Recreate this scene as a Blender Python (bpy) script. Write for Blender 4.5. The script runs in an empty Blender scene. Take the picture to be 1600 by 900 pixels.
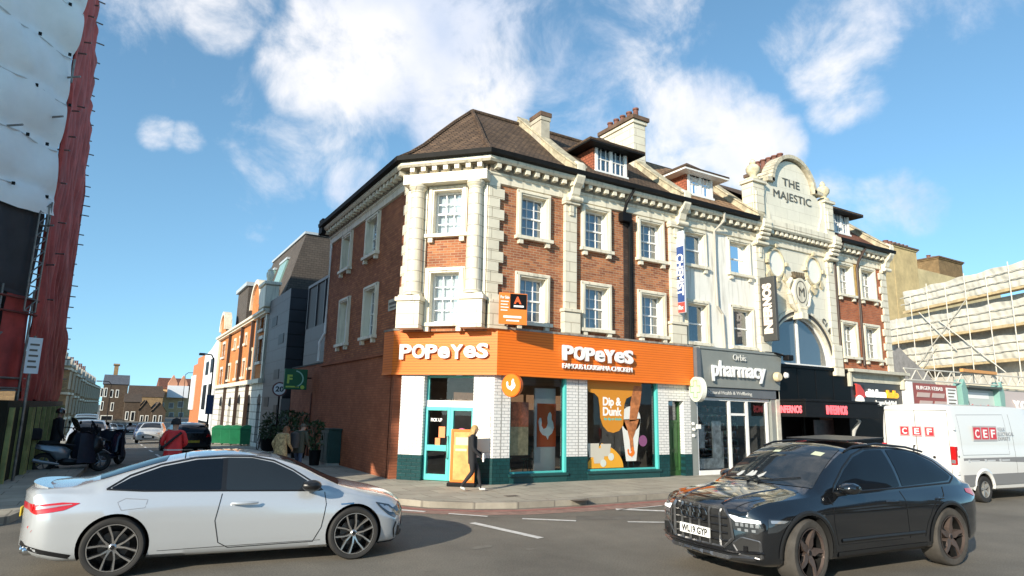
import bpy, bmesh, math, random
from mathutils import Vector, Matrix
from mathutils.bvhtree import BVHTree
random.seed(7)
PI = math.pi
R = math.radians
scene = bpy.context.scene
COL = scene.collection

# ------------------------------------------------------------------ camera
CR = Vector((0.85534656, -0.51763821, 0.02080721))     # camera right
CD = Vector((0.11420426, 0.14923105, -0.98218505))     # camera down
CF = Vector((0.50531143, 0.84248488, 0.18676076))      # camera forward
EYE = Vector((0, 0, 2.05))
FPX = 1010.0
cam = bpy.data.cameras.new('camera')
cam.sensor_width = 36
cam.lens = FPX / 1600 * 36
cam.clip_start = 0.1
cam.clip_end = 2000
co = bpy.data.objects.new('camera', cam)
COL.objects.link(co)
co.matrix_world = Matrix(((CR.x, -CD.x, -CF.x, EYE.x), (CR.y, -CD.y, -CF.y, EYE.y), (CR.z, -CD.z, -CF.z, EYE.z), (0, 0, 0, 1)))
scene.camera = co


def ray(px, py):
    return CR * ((px - 800) / FPX) + CD * ((py - 450) / FPX) + CF


def atz(px, py, z=0.0):
    d = ray(px, py)
    return EYE + d * ((z - EYE.z) / d.z)


def aty(px, py, y):
    d = ray(px, py)
    return EYE + d * (y / d.y)


def atx(px, py, x):
    d = ray(px, py)
    return EYE + d * (x / d.x)


# ------------------------------------------------------------------ light
SUN_EL = R(20.5)
SUN_DIR = Vector((-0.899 * math.cos(SUN_EL), -0.438 * math.cos(SUN_EL), math.sin(SUN_EL)))  # towards the sun
w = bpy.data.worlds.new('World')
scene.world = w
w.use_nodes = True
nt = w.node_tree
nt.nodes.clear()


def N(tree, typ, **kw):
    n = tree.nodes.new(typ)
    for k, v in kw.items():
        if hasattr(n, k):
            setattr(n, k, v)
        else:
            n.inputs[k].default_value = v
    return n


def L(tree, a, b):
    tree.links.new(a, b)


def MA(tree, op, a, b=None, clamp=False):
    n = tree.nodes.new('ShaderNodeMath')
    n.operation = op
    n.use_clamp = clamp
    for i, v in enumerate((a, b)):
        if v is None:
            continue
        if isinstance(v, (int, float)):
            n.inputs[i].default_value = v
        else:
            tree.links.new(v, n.inputs[i])
    return n.outputs[0]


sky = N(nt, 'ShaderNodeTexSky', sky_type='NISHITA')
sky.sun_disc = False
sky.sun_elevation = SUN_EL
sky.sun_rotation = math.atan2(SUN_DIR.x, SUN_DIR.y)
sky.altitude = 10
sky.air_density = 1.0
sky.dust_density = 0.4
sky.ozone_density = 2.5
tc = N(nt, 'ShaderNodeTexCoord')
nrm = N(nt, 'ShaderNodeVectorMath', operation='NORMALIZE')
L(nt, tc.outputs['Generated'], nrm.inputs[0])
# clouds: soft blobs in fixed compass directions, broken up by noise
BLOBS = [(580, 80, 8, .95), (680, 110, 7.5, 1.0), (480, 105, 5, .85), (740, 50, 7, .95), (700, 200, 5.5, .6), (770, 120, 5, .8),
         (620, 20, 8, .95), (900, 60, 8, .62), (990, 30, 7, .62), (930, 140, 7, .58), (1080, 190, 5.5, .9), (1165, 225, 4.6, 1.05), (1120, 170, 4, .75), (520, 180, 4.5, .45),
         (1050, 240, 5, .8), (1265, 50, 4, .72), (1290, 110, 3.4, .85), (1350, 45, 4.2, .75), (1330, 145, 3, .6), (1305, 165, 2.5, .7), (1020, 150, 5, .6),
         (248, 205, 1.7, .62), (292, 214, 1.6, .62), (345, 25, 3.8, .72), (380, 10, 3, .6), (565, 292, 3.4, .7), (540, 310, 2, .5),
         (440, 235, 5, .36), (370, 330, 4, .36), (1420, 310, 3, .5), (1380, 320, 3, .45), (1290, 320, 3, .4), (350, 120, 6, .36), (580, 260, 5, .42), (1500, -90, 8, .6), (200, -140, 10, .7),
         (-400, 100, 12, .9), (-900, 300, 14, .9), (2100, 250, 10, .8), (2400, 100, 14, .8), (1000, -700, 20, .8), (300, -900, 18, .8)]
acc = None
for (bx, by, rad, st) in BLOBS:
    d = ray(bx, by).normalized()
    dt = N(nt, 'ShaderNodeVectorMath', operation='DOT_PRODUCT')
    L(nt, nrm.outputs[0], dt.inputs[0])
    dt.inputs[1].default_value = d
    mr = N(nt, 'ShaderNodeMapRange', interpolation_type='SMOOTHSTEP')
    mr.inputs['From Min'].default_value = math.cos(R(rad * 1.2))
    mr.inputs['From Max'].default_value = 1.0
    mr.inputs['To Max'].default_value = st
    L(nt, dt.outputs['Value'], mr.inputs['Value'])
    if acc is None:
        acc = mr.outputs[0]
    else:
        acc = MA(nt, 'MAXIMUM', acc, mr.outputs[0])
# clouds behind the camera: a broad noise field away from the view, for reflections
n1 = N(nt, 'ShaderNodeTexNoise', noise_dimensions='3D')
n1.inputs['Scale'].default_value = 8.0
n1.inputs['Detail'].default_value = 9
n1.inputs['Roughness'].default_value = 0.62
n1.inputs['Distortion'].default_value = 0.3
L(nt, nrm.outputs[0], n1.inputs['Vector'])
nz = MA(nt, 'MULTIPLY', MA(nt, 'SUBTRACT', n1.outputs['Fac'], 0.5), 2.3)
dens = MA(nt, 'ADD', acc, nz)
mr = N(nt, 'ShaderNodeMapRange', interpolation_type='SMOOTHSTEP')
mr.inputs['From Min'].default_value = 0.24
mr.inputs['From Max'].default_value = 1.1
L(nt, dens, mr.inputs['Value'])
gate = N(nt, 'ShaderNodeMapRange', interpolation_type='SMOOTHSTEP')
gate.inputs['From Min'].default_value = 0.0
gate.inputs['From Max'].default_value = 0.22
L(nt, acc, gate.inputs['Value'])
cfac = MA(nt, 'MULTIPLY', MA(nt, 'MULTIPLY', mr.outputs[0], gate.outputs[0]), 0.93)
# cloud body: noise varies it between blue grey and near white
n2 = N(nt, 'ShaderNodeTexNoise')
n2.inputs['Scale'].default_value = 5.0
n2.inputs['Detail'].default_value = 6
L(nt, nrm.outputs[0], n2.inputs['Vector'])
cr = N(nt, 'ShaderNodeValToRGB')
cr.color_ramp.elements[0].position = 0.36
cr.color_ramp.elements[0].color = (2.3, 2.6, 3.2, 1)
cr.color_ramp.elements[1].position = 0.60
cr.color_ramp.elements[1].color = (3.6, 3.55, 3.6, 1)
L(nt, n2.outputs['Fac'], cr.inputs['Fac'])
skm = N(nt, 'ShaderNodeMix', data_type='RGBA', blend_type='MULTIPLY')
skm.inputs[0].default_value = 1
skm.inputs[7].default_value = (0.68, 0.83, 0.78, 1)
L(nt, sky.outputs[0], skm.inputs[6])
mx = N(nt, 'ShaderNodeMix', data_type='RGBA')
L(nt, cfac, mx.inputs[0])
L(nt, skm.outputs[2], mx.inputs[6])
# look the sky colour up a little above the true direction: no yellow band at the horizon
vup = N(nt, 'ShaderNodeVectorMath', operation='MULTIPLY_ADD')
L(nt, nrm.outputs[0], vup.inputs[0])
vup.inputs[1].default_value = (1, 1, .88)
vup.inputs[2].default_value = (0, 0, .14)
L(nt, vup.outputs[0], sky.inputs[0])
L(nt, cr.outputs[0], mx.inputs[7])
bg = N(nt, 'ShaderNodeBackground')
bg.inputs['Strength'].default_value = 0.15
L(nt, mx.outputs[2], bg.inputs['Color'])
wo = N(nt, 'ShaderNodeOutputWorld')
L(nt, bg.outputs[0], wo.inputs[0])

sl = bpy.data.lights.new('sun', 'SUN')
sl.energy = 3.5
sl.angle = R(0.5)
sl.color = (1.0, 0.90, 0.74)
so = bpy.data.objects.new('sun', sl)
COL.objects.link(so)
so.rotation_euler = SUN_DIR.to_track_quat('Z', 'Y').to_euler()
so.location = (0, 0, 60)
scene.view_settings.view_transform = 'Standard'
scene.view_settings.look = 'None'
scene.view_settings.exposure = 1.05
scene.view_settings.gamma = 1
scene.view_settings.use_curve_mapping = False

# ------------------------------------------------------------------ materials
MATS = {}


def mat(name, col, rough=0.7, metal=0.0, vary=0.0, vscale=3.0, bump=0.0, bscale=30.0, spec=0.5, coat=0.0, emit=None, alpha=1.0, grime=0.0):
    if name in MATS:
        return MATS[name]
    m = bpy.data.materials.new(name)
    m.use_nodes = True
    t = m.node_tree
    b = t.nodes['Principled BSDF']
    b.inputs['Base Color'].default_value = (*col, 1)
    b.inputs['Roughness'].default_value = rough
    b.inputs['Metallic'].default_value = metal
    b.inputs['Specular IOR Level'].default_value = spec
    b.inputs['Coat Weight'].default_value = coat
    b.inputs['Coat Roughness'].default_value = 0.04
    if emit:
        b.inputs['Emission Color'].default_value = (*emit[0], 1)
        b.inputs['Emission Strength'].default_value = emit[1]
    geo = None
    if vary or bump or grime:
        geo = t.nodes.new('ShaderNodeNewGeometry')
    if vary or grime:
        n = t.nodes.new('ShaderNodeTexNoise')
        n.inputs['Scale'].default_value = vscale
        n.inputs['Detail'].default_value = 6
        n.inputs['Roughness'].default_value = 0.65
        L(t, geo.outputs['Position'], n.inputs['Vector'])
        c = t.nodes.new('ShaderNodeValToRGB')
        c.color_ramp.elements[0].position = 0.32
        c.color_ramp.elements[1].position = 0.68
        c.color_ramp.elements[0].color = tuple(max(0, x * (1 - vary)) for x in col) + (1,)
        c.color_ramp.elements[1].color = tuple(min(1, x * (1 + vary)) for x in col) + (1,)
        L(t, n.outputs['Fac'], c.inputs['Fac'])
        out = c.outputs[0]
        if grime:   # vertical weather streaks
            mp = t.nodes.new('ShaderNodeMapping')
            mp.inputs['Scale'].default_value = (5, 5, 0.35)
            L(t, geo.outputs['Position'], mp.inputs['Vector'])
            g = t.nodes.new('ShaderNodeTexNoise')
            g.inputs['Scale'].default_value = 1.6
            g.inputs['Detail'].default_value = 5
            L(t, mp.outputs[0], g.inputs['Vector'])
            r2 = t.nodes.new('ShaderNodeMapRange')
            r2.inputs['From Min'].default_value = 0.52
            r2.inputs['From Max'].default_value = 0.72
            r2.inputs['To Max'].default_value = grime
            L(t, g.outputs['Fac'], r2.inputs['Value'])
            mxx = t.nodes.new('ShaderNodeMix')
            mxx.data_type = 'RGBA'
            mxx.inputs[7].default_value = (0.16, 0.13, 0.09, 1)
            L(t, r2.outputs[0], mxx.inputs[0])
            L(t, out, mxx.inputs[6])
            out = mxx.outputs[2]
        L(t, out, b.inputs['Base Color'])
    if bump:
        n = t.nodes.new('ShaderNodeTexNoise')
        n.inputs['Scale'].default_value = bscale
        n.inputs['Detail'].default_value = 4
        L(t, geo.outputs['Position'], n.inputs['Vector'])
        bp = t.nodes.new('ShaderNodeBump')
        bp.inputs['Strength'].default_value = bump
        bp.inputs['Distance'].default_value = 0.02
        L(t, n.outputs['Fac'], bp.inputs['Height'])
        L(t, bp.outputs[0], b.inputs['Normal'])
    MATS[name] = m
    return m


def brick(name, c1, c2, mortar, bw=0.225, bh=0.075, msize=0.01, uv='xz', rough=0.85, bumps=0.5, vary=0.35, offset=0.5, spec=0.3, stain=0.25):
    """brick / tile / board pattern laid out in world metres on the wall plane"""
    if name in MATS:
        return MATS[name]
    m = bpy.data.materials.new(name)
    m.use_nodes = True
    t = m.node_tree
    b = t.nodes['Principled BSDF']
    b.inputs['Roughness'].default_value = rough
    b.inputs['Specular IOR Level'].default_value = spec
    geo = t.nodes.new('ShaderNodeNewGeometry')
    sp = t.nodes.new('ShaderNodeSeparateXYZ')
    L(t, geo.outputs['Position'], sp.inputs[0])
    cb = t.nodes.new('ShaderNodeCombineXYZ')
    X, Y, Z = sp.outputs
    if uv == 'xz':
        u, v = X, Z
    elif uv == 'yz':
        u, v = Y, Z
    elif uv == 'dz':     # 45 degree chamfer
        u, v = MA(t, 'MULTIPLY', MA(t, 'SUBTRACT', X, Y), 0.7071), Z
    elif uv == 'xyz':    # axis aligned boxes: pick by normal
        sn = t.nodes.new('ShaderNodeSeparateXYZ')
        L(t, geo.outputs['Normal'], sn.inputs[0])
        ax = MA(t, 'GREATER_THAN', MA(t, 'ABSOLUTE', sn.outputs[0]), 0.72)
        u = MA(t, 'ADD', MA(t, 'MULTIPLY', X, MA(t, 'SUBTRACT', 1.0, ax)), MA(t, 'MULTIPLY', Y, ax))
        v = Z
    elif uv == 'xy':
        u, v = X, Y
    L(t, u, cb.inputs[0])
    L(t, v, cb.inputs[1])
    bt = t.nodes.new('ShaderNodeTexBrick')
    bt.inputs['Color1'].default_value = (*c1, 1)
    bt.inputs['Color2'].default_value = (*c2, 1)
    bt.inputs['Mortar'].default_value = (*mortar, 1)
    bt.inputs['Scale'].default_value = 1
    bt.inputs['Mortar Size'].default_value = msize
    bt.inputs['Mortar Smooth'].default_value = 0.2
    bt.inputs['Brick Width'].default_value = bw
    bt.inputs['Row Height'].default_value = bh
    bt.offset = offset
    L(t, cb.outputs[0], bt.inputs['Vector'])
    n = t.nodes.new('ShaderNodeTexNoise')
    n.inputs['Scale'].default_value = 1.3
    n.inputs['Detail'].default_value = 8
    n.inputs['Roughness'].default_value = 0.7
    L(t, geo.outputs['Position'], n.inputs['Vector'])
    r = t.nodes.new('ShaderNodeMapRange')
    r.inputs['From Min'].default_value = 0.3
    r.inputs['From Max'].default_value = 0.7
    r.inputs['To Min'].default_value = 1 - vary
    r.inputs['To Max'].default_value = 1 + vary * 0.5
    L(t, n.outputs['Fac'], r.inputs['Value'])
    mu = t.nodes.new('ShaderNodeMix')
    mu.data_type = 'RGBA'
    mu.blend_type = 'MULTIPLY'
    mu.inputs[0].default_value = 1
    L(t, bt.outputs['Color'], mu.inputs[6])
    L(t, r.outputs[0], mu.inputs[7])
    L(t, mu.outputs[2], b.inputs['Base Color'])
    if bumps:
        bp = t.nodes.new('ShaderNodeBump')
        bp.inputs['Strength'].default_value = bumps
        bp.inputs['Distance'].default_value = 0.01
        bp.invert = True
        L(t, bt.outputs['Fac'], bp.inputs['Height'])
        L(t, bp.outputs[0], b.inputs['Normal'])
    MATS[name] = m
    return m


def glass(name, tint=(0.75, 0.8, 0.8), refl=0.25, rough=0.02, wob=0.0):
    """thin pane: see-through with a mirror-like sheen that grows at glancing angles"""
    if name in MATS:
        return MATS[name]
    m = bpy.data.materials.new(name)
    m.use_nodes = True
    t = m.node_tree
    t.nodes.clear()
    tr = N(t, 'ShaderNodeBsdfTransparent')
    tr.inputs[0].default_value = (*tint, 1)
    gl = N(t, 'ShaderNodeBsdfGlossy')
    gl.inputs['Roughness'].default_value = rough
    gl.inputs['Color'].default_value = (0.9, 0.95, 1, 1)
    fr = N(t, 'ShaderNodeFresnel')
    fr.inputs[0].default_value = 1.5
    f = MA(t, 'ADD', MA(t, 'MULTIPLY', fr.outputs[0], 0.9), refl, True)
    if wob:
        geo = t.nodes.new('ShaderNodeNewGeometry')
        n = t.nodes.new('ShaderNodeTexNoise')
        n.inputs['Scale'].default_value = 1.2
        L(t, geo.outputs['Position'], n.inputs['Vector'])
        bp = t.nodes.new('ShaderNodeBump')
        bp.inputs['Strength'].default_value = wob
        bp.inputs['Distance'].default_value = 0.05
        L(t, n.outputs['Fac'], bp.inputs['Height'])
        L(t, bp.outputs[0], gl.inputs['Normal'])
    mxs = N(t, 'ShaderNodeMixShader')
    L(t, f, mxs.inputs[0])
    L(t, tr.outputs[0], mxs.inputs[1])
    L(t, gl.outputs[0], mxs.inputs[2])
    o = N(t, 'ShaderNodeOutputMaterial')
    L(t, mxs.outputs[0], o.inputs[0])
    MATS[name] = m
    return m


# ------------------------------------------------------------------ mesh building
LOCS = {}


class Frame:
    """local wall frame: u along the wall, d outwards, z up"""

    def __init__(s, o, u):
        s.o = Vector((o[0], o[1], 0))
        s.u = Vector((u[0], u[1], 0)).normalized()
        s.n = s.u.cross(Vector((0, 0, 1)))

    def p(s, u, d, z):
        return s.o + s.u * u + s.n * d + Vector((0, 0, z))


WORLD = Frame((0, 0), (1, 0))
WORLD.n = Vector((0, 1, 0))      # plain x, y, z


class MB:
    def __init__(s, fr=WORLD):
        s.v = []
        s.f = []
        s.m = []
        s.fr = fr
        s.smooth = False

    def add(s, vs, fs, mi=0):
        b = len(s.v)
        s.v += [Vector(x) for x in vs]
        s.f += [tuple(b + i for i in q) for q in fs]
        s.m += [mi] * len(fs)

    def box(s, u0, u1, d0, d1, z0, z1, mi=0, fr=None):
        fr = fr or s.fr
        c = [fr.p(u, d, z) for z in (z0, z1) for d in (d0, d1) for u in (u0, u1)]
        s.add(c, [(0, 1, 3, 2), (4, 6, 7, 5), (0, 4, 5, 1), (2, 3, 7, 6), (0, 2, 6, 4), (1, 5, 7, 3)], mi)

    def quad(s, pts, mi=0):
        s.add(pts, [tuple(range(len(pts)))], mi)

    def prism(s, poly, d0, d1, mi=0, fr=None):
        """poly = [(u, z)...] extruded through the wall thickness"""
        fr = fr or s.fr
        n = len(poly)
        vs = [fr.p(u, d0, z) for u, z in poly] + [fr.p(u, d1, z) for u, z in poly]
        s.add(vs, [tuple(range(n)), tuple(range(2 * n - 1, n - 1, -1))] + [(i, i + n, (i + 1) % n + n, (i + 1) % n) for i in range(n)], mi)

    def plan(s, poly, z0, z1, mi=0):
        """poly = [(x, y)...] extruded upwards"""
        n = len(poly)
        vs = [(x, y, z0) for x, y in poly] + [(x, y, z1) for x, y in poly]
        s.add(vs, [tuple(range(n - 1, -1, -1)), tuple(range(n, 2 * n))] + [(i, (i + 1) % n, (i + 1) % n + n, i + n) for i in range(n)], mi)

    def sweep(s, path, prof, mi=0, closed=False):
        """profile [(out, z)...] swept along a plan path [(x,y)...] with mitred corners; out is to the right of travel"""
        n = len(path)
        rows = []
        for i in range(n):
            p = Vector(path[i])
            a = (p - Vector(path[i - 1])).normalized() if i > 0 or closed else None
            b = (Vector(path[(i + 1) % n]) - p).normalized() if i < n - 1 or closed else None
            a = a or b
            b = b or a
            na = Vector((a.y, -a.x))
            nb = Vector((b.y, -b.x))
            mm = (na + nb).normalized()
            k = 1 / max(0.3, mm.dot(na))
            rows.append([(p.x + mm.x * o * k, p.y + mm.y * o * k, z) for o, z in prof])
        m = len(prof)
        base = len(s.v)
        for r in rows:
            s.v += [Vector(x) for x in r]
        for i in range(n - 1 + (1 if closed else 0)):
            j = (i + 1) % n
            for k in range(m - 1):
                s.f.append((base + i * m + k, base + j * m + k, base + j * m + k + 1, base + i * m + k + 1))
                s.m.append(mi)

    def tube(s, pts, r, n=8, mi=0, cap=True):
        pts = [Vector(p) for p in pts]
        rs = r if isinstance(r, (list, tuple)) else [r] * len(pts)
        base = len(s.v)
        for i, p in enumerate(pts):
            t = (pts[min(i + 1, len(pts) - 1)] - pts[max(i - 1, 0)]).normalized()
            a = t.cross(Vector((0, 0, 1)))
            if a.length < 1e-3:
                a = t.cross(Vector((1, 0, 0)))
            a.normalize()
            b = t.cross(a)
            for k in range(n):
                an = 2 * PI * k / n
                s.v.append(p + (a * math.cos(an) + b * math.sin(an)) * rs[i])
        for i in range(len(pts) - 1):
            for k in range(n):
                s.f.append((base + i * n + k, base + i * n + (k + 1) % n, base + (i + 1) * n + (k + 1) % n, base + (i + 1) * n + k))
                s.m.append(mi)
        if cap:
            s.f.append(tuple(base + k for k in range(n - 1, -1, -1)))
            s.f.append(tuple(base + (len(pts) - 1) * n + k for k in range(n)))
            s.m += [mi, mi]

    def lathe(s, c, prof, n=24, axis='z', mi=0, arc=(0, 2 * PI)):
        """prof = [(r, h)...] round an axis through c"""
        base = len(s.v)
        full = abs(arc[1] - arc[0] - 2 * PI) < 1e-6
        cnt = n if full else n + 1
        for k in range(cnt):
            an = arc[0] + (arc[1] - arc[0]) * k / n
            ca, sa = math.cos(an), math.sin(an)
            for r, h in prof:
                if axis == 'z':
                    q = (r * ca, r * sa, h)
                elif axis == 'y':
                    q = (r * ca, h, r * sa)
                else:
                    q = (h, r * ca, r * sa)
                s.v.append(Vector(c) + Vector(q))
        m = len(prof)
        for k in range(n):
            k2 = (k + 1) % cnt
            for j in range(m - 1):
                s.f.append((base + k * m + j, base + k2 * m + j, base + k2 * m + j + 1, base + k * m + j + 1))
                s.m.append(mi)

    def build(s, name, mats, parent=None, smooth=False, bevel=0.0, auto=True):
        me = bpy.data.meshes.new(name)
        off = LOCS.get(parent, Vector((0, 0, 0))) if parent is not None else Vector((0, 0, 0))
        me.from_pydata([tuple(v - off) for v in s.v], [], s.f)
        if not isinstance(mats, (list, tuple)):
            mats = [mats]
        for m in mats:
            me.materials.append(m)
        me.polygons.foreach_set('material_index', s.m)
        bm = bmesh.new()
        bm.from_mesh(me)
        bmesh.ops.recalc_face_normals(bm, faces=bm.faces)
        if bevel:
            bmesh.ops.remove_doubles(bm, verts=bm.verts, dist=1e-5)
            bmesh.ops.bevel(bm, geom=[e for e in bm.edges if len(e.link_faces) == 2 and e.calc_face_angle(0) > 0.5], offset=bevel, segments=2, affect='EDGES', profile=0.5)
        bm.to_mesh(me)
        bm.free()
        if smooth:
            me.polygons.foreach_set('use_smooth', [True] * len(me.polygons))
            if auto:
                me.set_sharp_from_angle(angle=R(38))
        me.update()
        o = bpy.data.objects.new(name, me)
        COL.objects.link(o)
        if parent is not None:
            o.parent = parent
        # nested parents: parts sit at the thing's origin, so sub-parts share the same offset
        LOCS[o] = off if parent is not None else Vector((0, 0, 0))
        return o


def tag(o, label=None, cat=None, group=None, kind=None):
    if label:
        o['label'] = label
    if cat:
        o['category'] = cat
    if group:
        o['group'] = group
    if kind:
        o['kind'] = kind
    return o


def thing(name, label, cat, loc=(0, 0, 0), group=None):
    o = bpy.data.objects.new(name, None)
    o.empty_display_size = 0.3
    o.location = loc
    COL.objects.link(o)
    LOCS[o] = Vector(loc)
    return tag(o, label, cat, group)


def copy_tree(o, parent=None, kids=None):
    c = o.copy()
    COL.objects.link(c)
    c.parent = parent
    for ch in list(o.children):
        copy_tree(ch, c)
    return c


def text_mesh(txt, size, fr, u, d, z, depth, matl, name, parent, bold=0.0, align='LEFT', sx=1.0, rot=0.0, width=None, shear=0.0, spacing=1.0):
    """raised lettering on a wall frame: baseline starts at (u, z), face at d..d+depth"""
    cu = bpy.data.curves.new(name, 'FONT')
    cu.body = txt
    cu.size = size
    cu.offset = bold
    cu.align_x = align
    cu.shear = shear
    cu.space_character = spacing
    cu.extrude = depth / 2
    cu.resolution_u = 4
    tmp = bpy.data.objects.new('tmp', cu)
    COL.objects.link(tmp)
    dg = bpy.context.evaluated_depsgraph_get()
    me = bpy.data.meshes.new_from_object(tmp.evaluated_get(dg))
    bpy.data.objects.remove(tmp)
    bpy.data.curves.remove(cu)
    xs = [v.co.x for v in me.vertices]
    if width:
        sx = width / max(1e-4, max(xs) - min(xs))
        base = min(xs)
    else:
        base = 0
    off = LOCS.get(parent, Vector((0, 0, 0))) if parent is not None else Vector((0, 0, 0))
    ca, sa = math.cos(rot), math.sin(rot)
    for v in me.vertices:
        x, y, h = (v.co.x - base) * sx, v.co.y, v.co.z
        uu, zz = x * ca - y * sa, x * sa + y * ca
        v.co = fr.p(u + uu, d + depth / 2 + h, z + zz) - off
    me.materials.clear()
    me.materials.append(matl)
    me.name = name
    o = bpy.data.objects.new(name, me)
    COL.objects.link(o)
    if parent is not None:
        o.parent = parent
    LOCS[o] = off
    return o


def wall(mb, fr, u0, u1, z0, z1, holes, reveal=0.15, mi=0, rmi=None, d=0.0, thick=None):
    """flat wall at depth d with rectangular openings and their reveals"""
    us = sorted({u0, u1} | {min(max(h[i], u0), u1) for h in holes for i in (0, 1)})
    zs = sorted({z0, z1} | {min(max(h[i], z0), z1) for h in holes for i in (2, 3)})
    rmi = mi if rmi is None else rmi
    for i in range(len(us) - 1):
        for j in range(len(zs) - 1):
            cu, cz = (us[i] + us[i + 1]) / 2, (zs[j] + zs[j + 1]) / 2
            if any(h[0] < cu < h[1] and h[2] < cz < h[3] for h in holes):
                continue
            mb.quad([fr.p(us[i], d, zs[j]), fr.p(us[i + 1], d, zs[j]), fr.p(us[i + 1], d, zs[j + 1]), fr.p(us[i], d, zs[j + 1])], mi)
    for a, b, c, e in holes:
        i = d - reveal
        mb.quad([fr.p(a, d, c), fr.p(a, d, e), fr.p(a, i, e), fr.p(a, i, c)], rmi)
        mb.quad([fr.p(b, d, c), fr.p(b, i, c), fr.p(b, i, e), fr.p(b, d, e)], rmi)
        mb.quad([fr.p(a, d, e), fr.p(b, d, e), fr.p(b, i, e), fr.p(a, i, e)], rmi)
        mb.quad([fr.p(a, d, c), fr.p(a, i, c), fr.p(b, i, c), fr.p(b, d, c)], rmi)
# ------------------------------------------------------------------ palette
STONE = mat('glazed_cream_stone', (0.74, 0.68, 0.54), 0.45, vary=0.10, vscale=1.7, grime=0.5, spec=0.4)
STONEB = brick('cream_faience_blocks', (0.74, 0.685, 0.55), (0.69, 0.63, 0.49), (0.42, 0.36, 0.26), 0.9, 0.31, 0.012, 'xyz', 0.4, 0.4, 0.16, spec=0.5)
BRF = brick('orange_red_brick', (0.50, 0.19, 0.08), (0.26, 0.085, 0.045), (0.40, 0.28, 0.18), uv='xz', msize=0.009, vary=0.3)
BRC = brick('orange_red_brick_on_corner', (0.50, 0.19, 0.08), (0.26, 0.085, 0.045), (0.40, 0.28, 0.18), uv='dz', msize=0.009, vary=0.3)
BRS = brick('brown_red_side_brick', (0.52, 0.19, 0.085), (0.34, 0.115, 0.06), (0.2, 0.11, 0.075), uv='yz', msize=0.008, vary=0.35)
BRP = brick('painted_red_brick', (0.44, 0.15, 0.075), (0.36, 0.12, 0.06), (0.26, 0.10, 0.055), uv='yz', msize=0.007, vary=0.3)
WHF = brick('white_glazed_brick', (0.78, 0.77, 0.74), (0.72, 0.71, 0.69), (0.36, 0.36, 0.36), 0.24, 0.085, 0.008, 'xz', 0.25, 0.5, 0.06, spec=0.6)
WHC = brick('white_glazed_brick_corner', (0.78, 0.77, 0.74), (0.72, 0.71, 0.69), (0.36, 0.36, 0.36), 0.24, 0.085, 0.008, 'dz', 0.25, 0.5, 0.06, spec=0.6)
GRF = brick('dark_green_tile', (0.012, 0.06, 0.065), (0.010, 0.05, 0.055), (0.008, 0.03, 0.03), 0.2, 0.1, 0.006, 'xz', 0.25, 0.3, 0.2)
TILE = brick('brown_clay_tiles', (0.165, 0.105, 0.065), (0.10, 0.065, 0.045), (0.035, 0.025, 0.018), 0.17, 0.085, 0.012, 'xyz', 0.9, 0.8, 0.5)
TILE2 = brick('tan_clay_tiles', (0.36, 0.22, 0.12), (0.26, 0.155, 0.09), (0.09, 0.055, 0.035), 0.3, 0.2, 0.02, 'xyz', 0.9, 0.8, 0.35)
TILE3 = brick('red_clay_tiles', (0.25, 0.095, 0.055), (0.18, 0.07, 0.045), (0.06, 0.03, 0.02), 0.17, 0.1, 0.012, 'xyz', 0.9, 0.8, 0.4)
TILEH = brick('tile_hanging', (0.40, 0.13, 0.07), (0.3, 0.09, 0.05), (0.12, 0.05, 0.03), 0.17, 0.1, 0.01, 'yz', 0.9, 0.8, 0.3)
SLATE = brick('grey_slate', (0.13, 0.135, 0.15), (0.09, 0.095, 0.11), (0.03, 0.03, 0.035), 0.3, 0.2, 0.01, 'xyz', 0.6, 0.5, 0.3)
LEAD = mat('dark_gutter', (0.010, 0.010, 0.010), 0.6, vary=0.3, spec=.15)
SOOT_SHADE = mat('sooty_shaded_stone', (0.24, 0.21, 0.16), 0.8, vary=0.55, vscale=3, grime=.5)  # dirt and the shade under the eaves, both put into the colour
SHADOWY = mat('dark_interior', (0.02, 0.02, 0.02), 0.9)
WPAINT = mat('white_window_paint', (0.80, 0.79, 0.76), 0.4, vary=0.05)
PANE = glass('window_pane', (0.78, 0.84, 0.87), 0.16, 0.02, 0.05)
SHOPG = glass('shop_glass', (0.92, 0.95, 0.95), 0.0, 0.01)
CURT = mat('net_curtain', (0.50, 0.56, 0.60), 0.9, vary=0.25, vscale=2.5)
CURTW = mat('white_blind', (0.80, 0.80, 0.78), 0.8, vary=0.05)
CURTD = mat('dark_room', (0.10, 0.13, 0.15), 0.9, vary=0.5, vscale=2)
ORANGE = brick('orange_boarding', (0.80, 0.185, 0.012), (0.78, 0.175, 0.012), (0.55, 0.10, 0.006), 40.0, 0.075, 0.008, 'xz', 0.45, 0.25, 0.05, spec=0.4)
ORFLAT = mat('orange_metal', (0.80, 0.19, 0.015), 0.4)
WLET = mat('white_letter', (0.85, 0.85, 0.84), 0.4)
TURQ = mat('turquoise_paint', (0.09, 0.50, 0.47), 0.35, vary=0.06)
DGREEN = mat('dark_green_paint', (0.012, 0.065, 0.068), 0.35, vary=0.15)
CHROME = mat('steel', (0.62, 0.62, 0.62), 0.25, 1.0)
BLACKP = mat('black_paint', (0.008, 0.008, 0.009), 0.5, vary=0.2, spec=.15)
RENDER = mat('white_render', (0.78, 0.76, 0.69), 0.8, vary=0.07, vscale=1.1, grime=0.5, bump=0.05)
FAIENCE = brick('majestic_cream_faience', (0.74, 0.70, 0.58), (0.70, 0.66, 0.54), (0.50, 0.46, 0.36), 0.75, 0.42, 0.006, 'xyz', 0.45, 0.2, 0.10, spec=0.5)
CEMENT = mat('weathered_coping', (0.42, 0.37, 0.26), 0.9, vary=0.45, vscale=4, bump=0.3, bscale=12)
POT = mat('terracotta_pot', (0.17, 0.07, 0.05), 0.8, vary=0.35, vscale=6)
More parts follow.
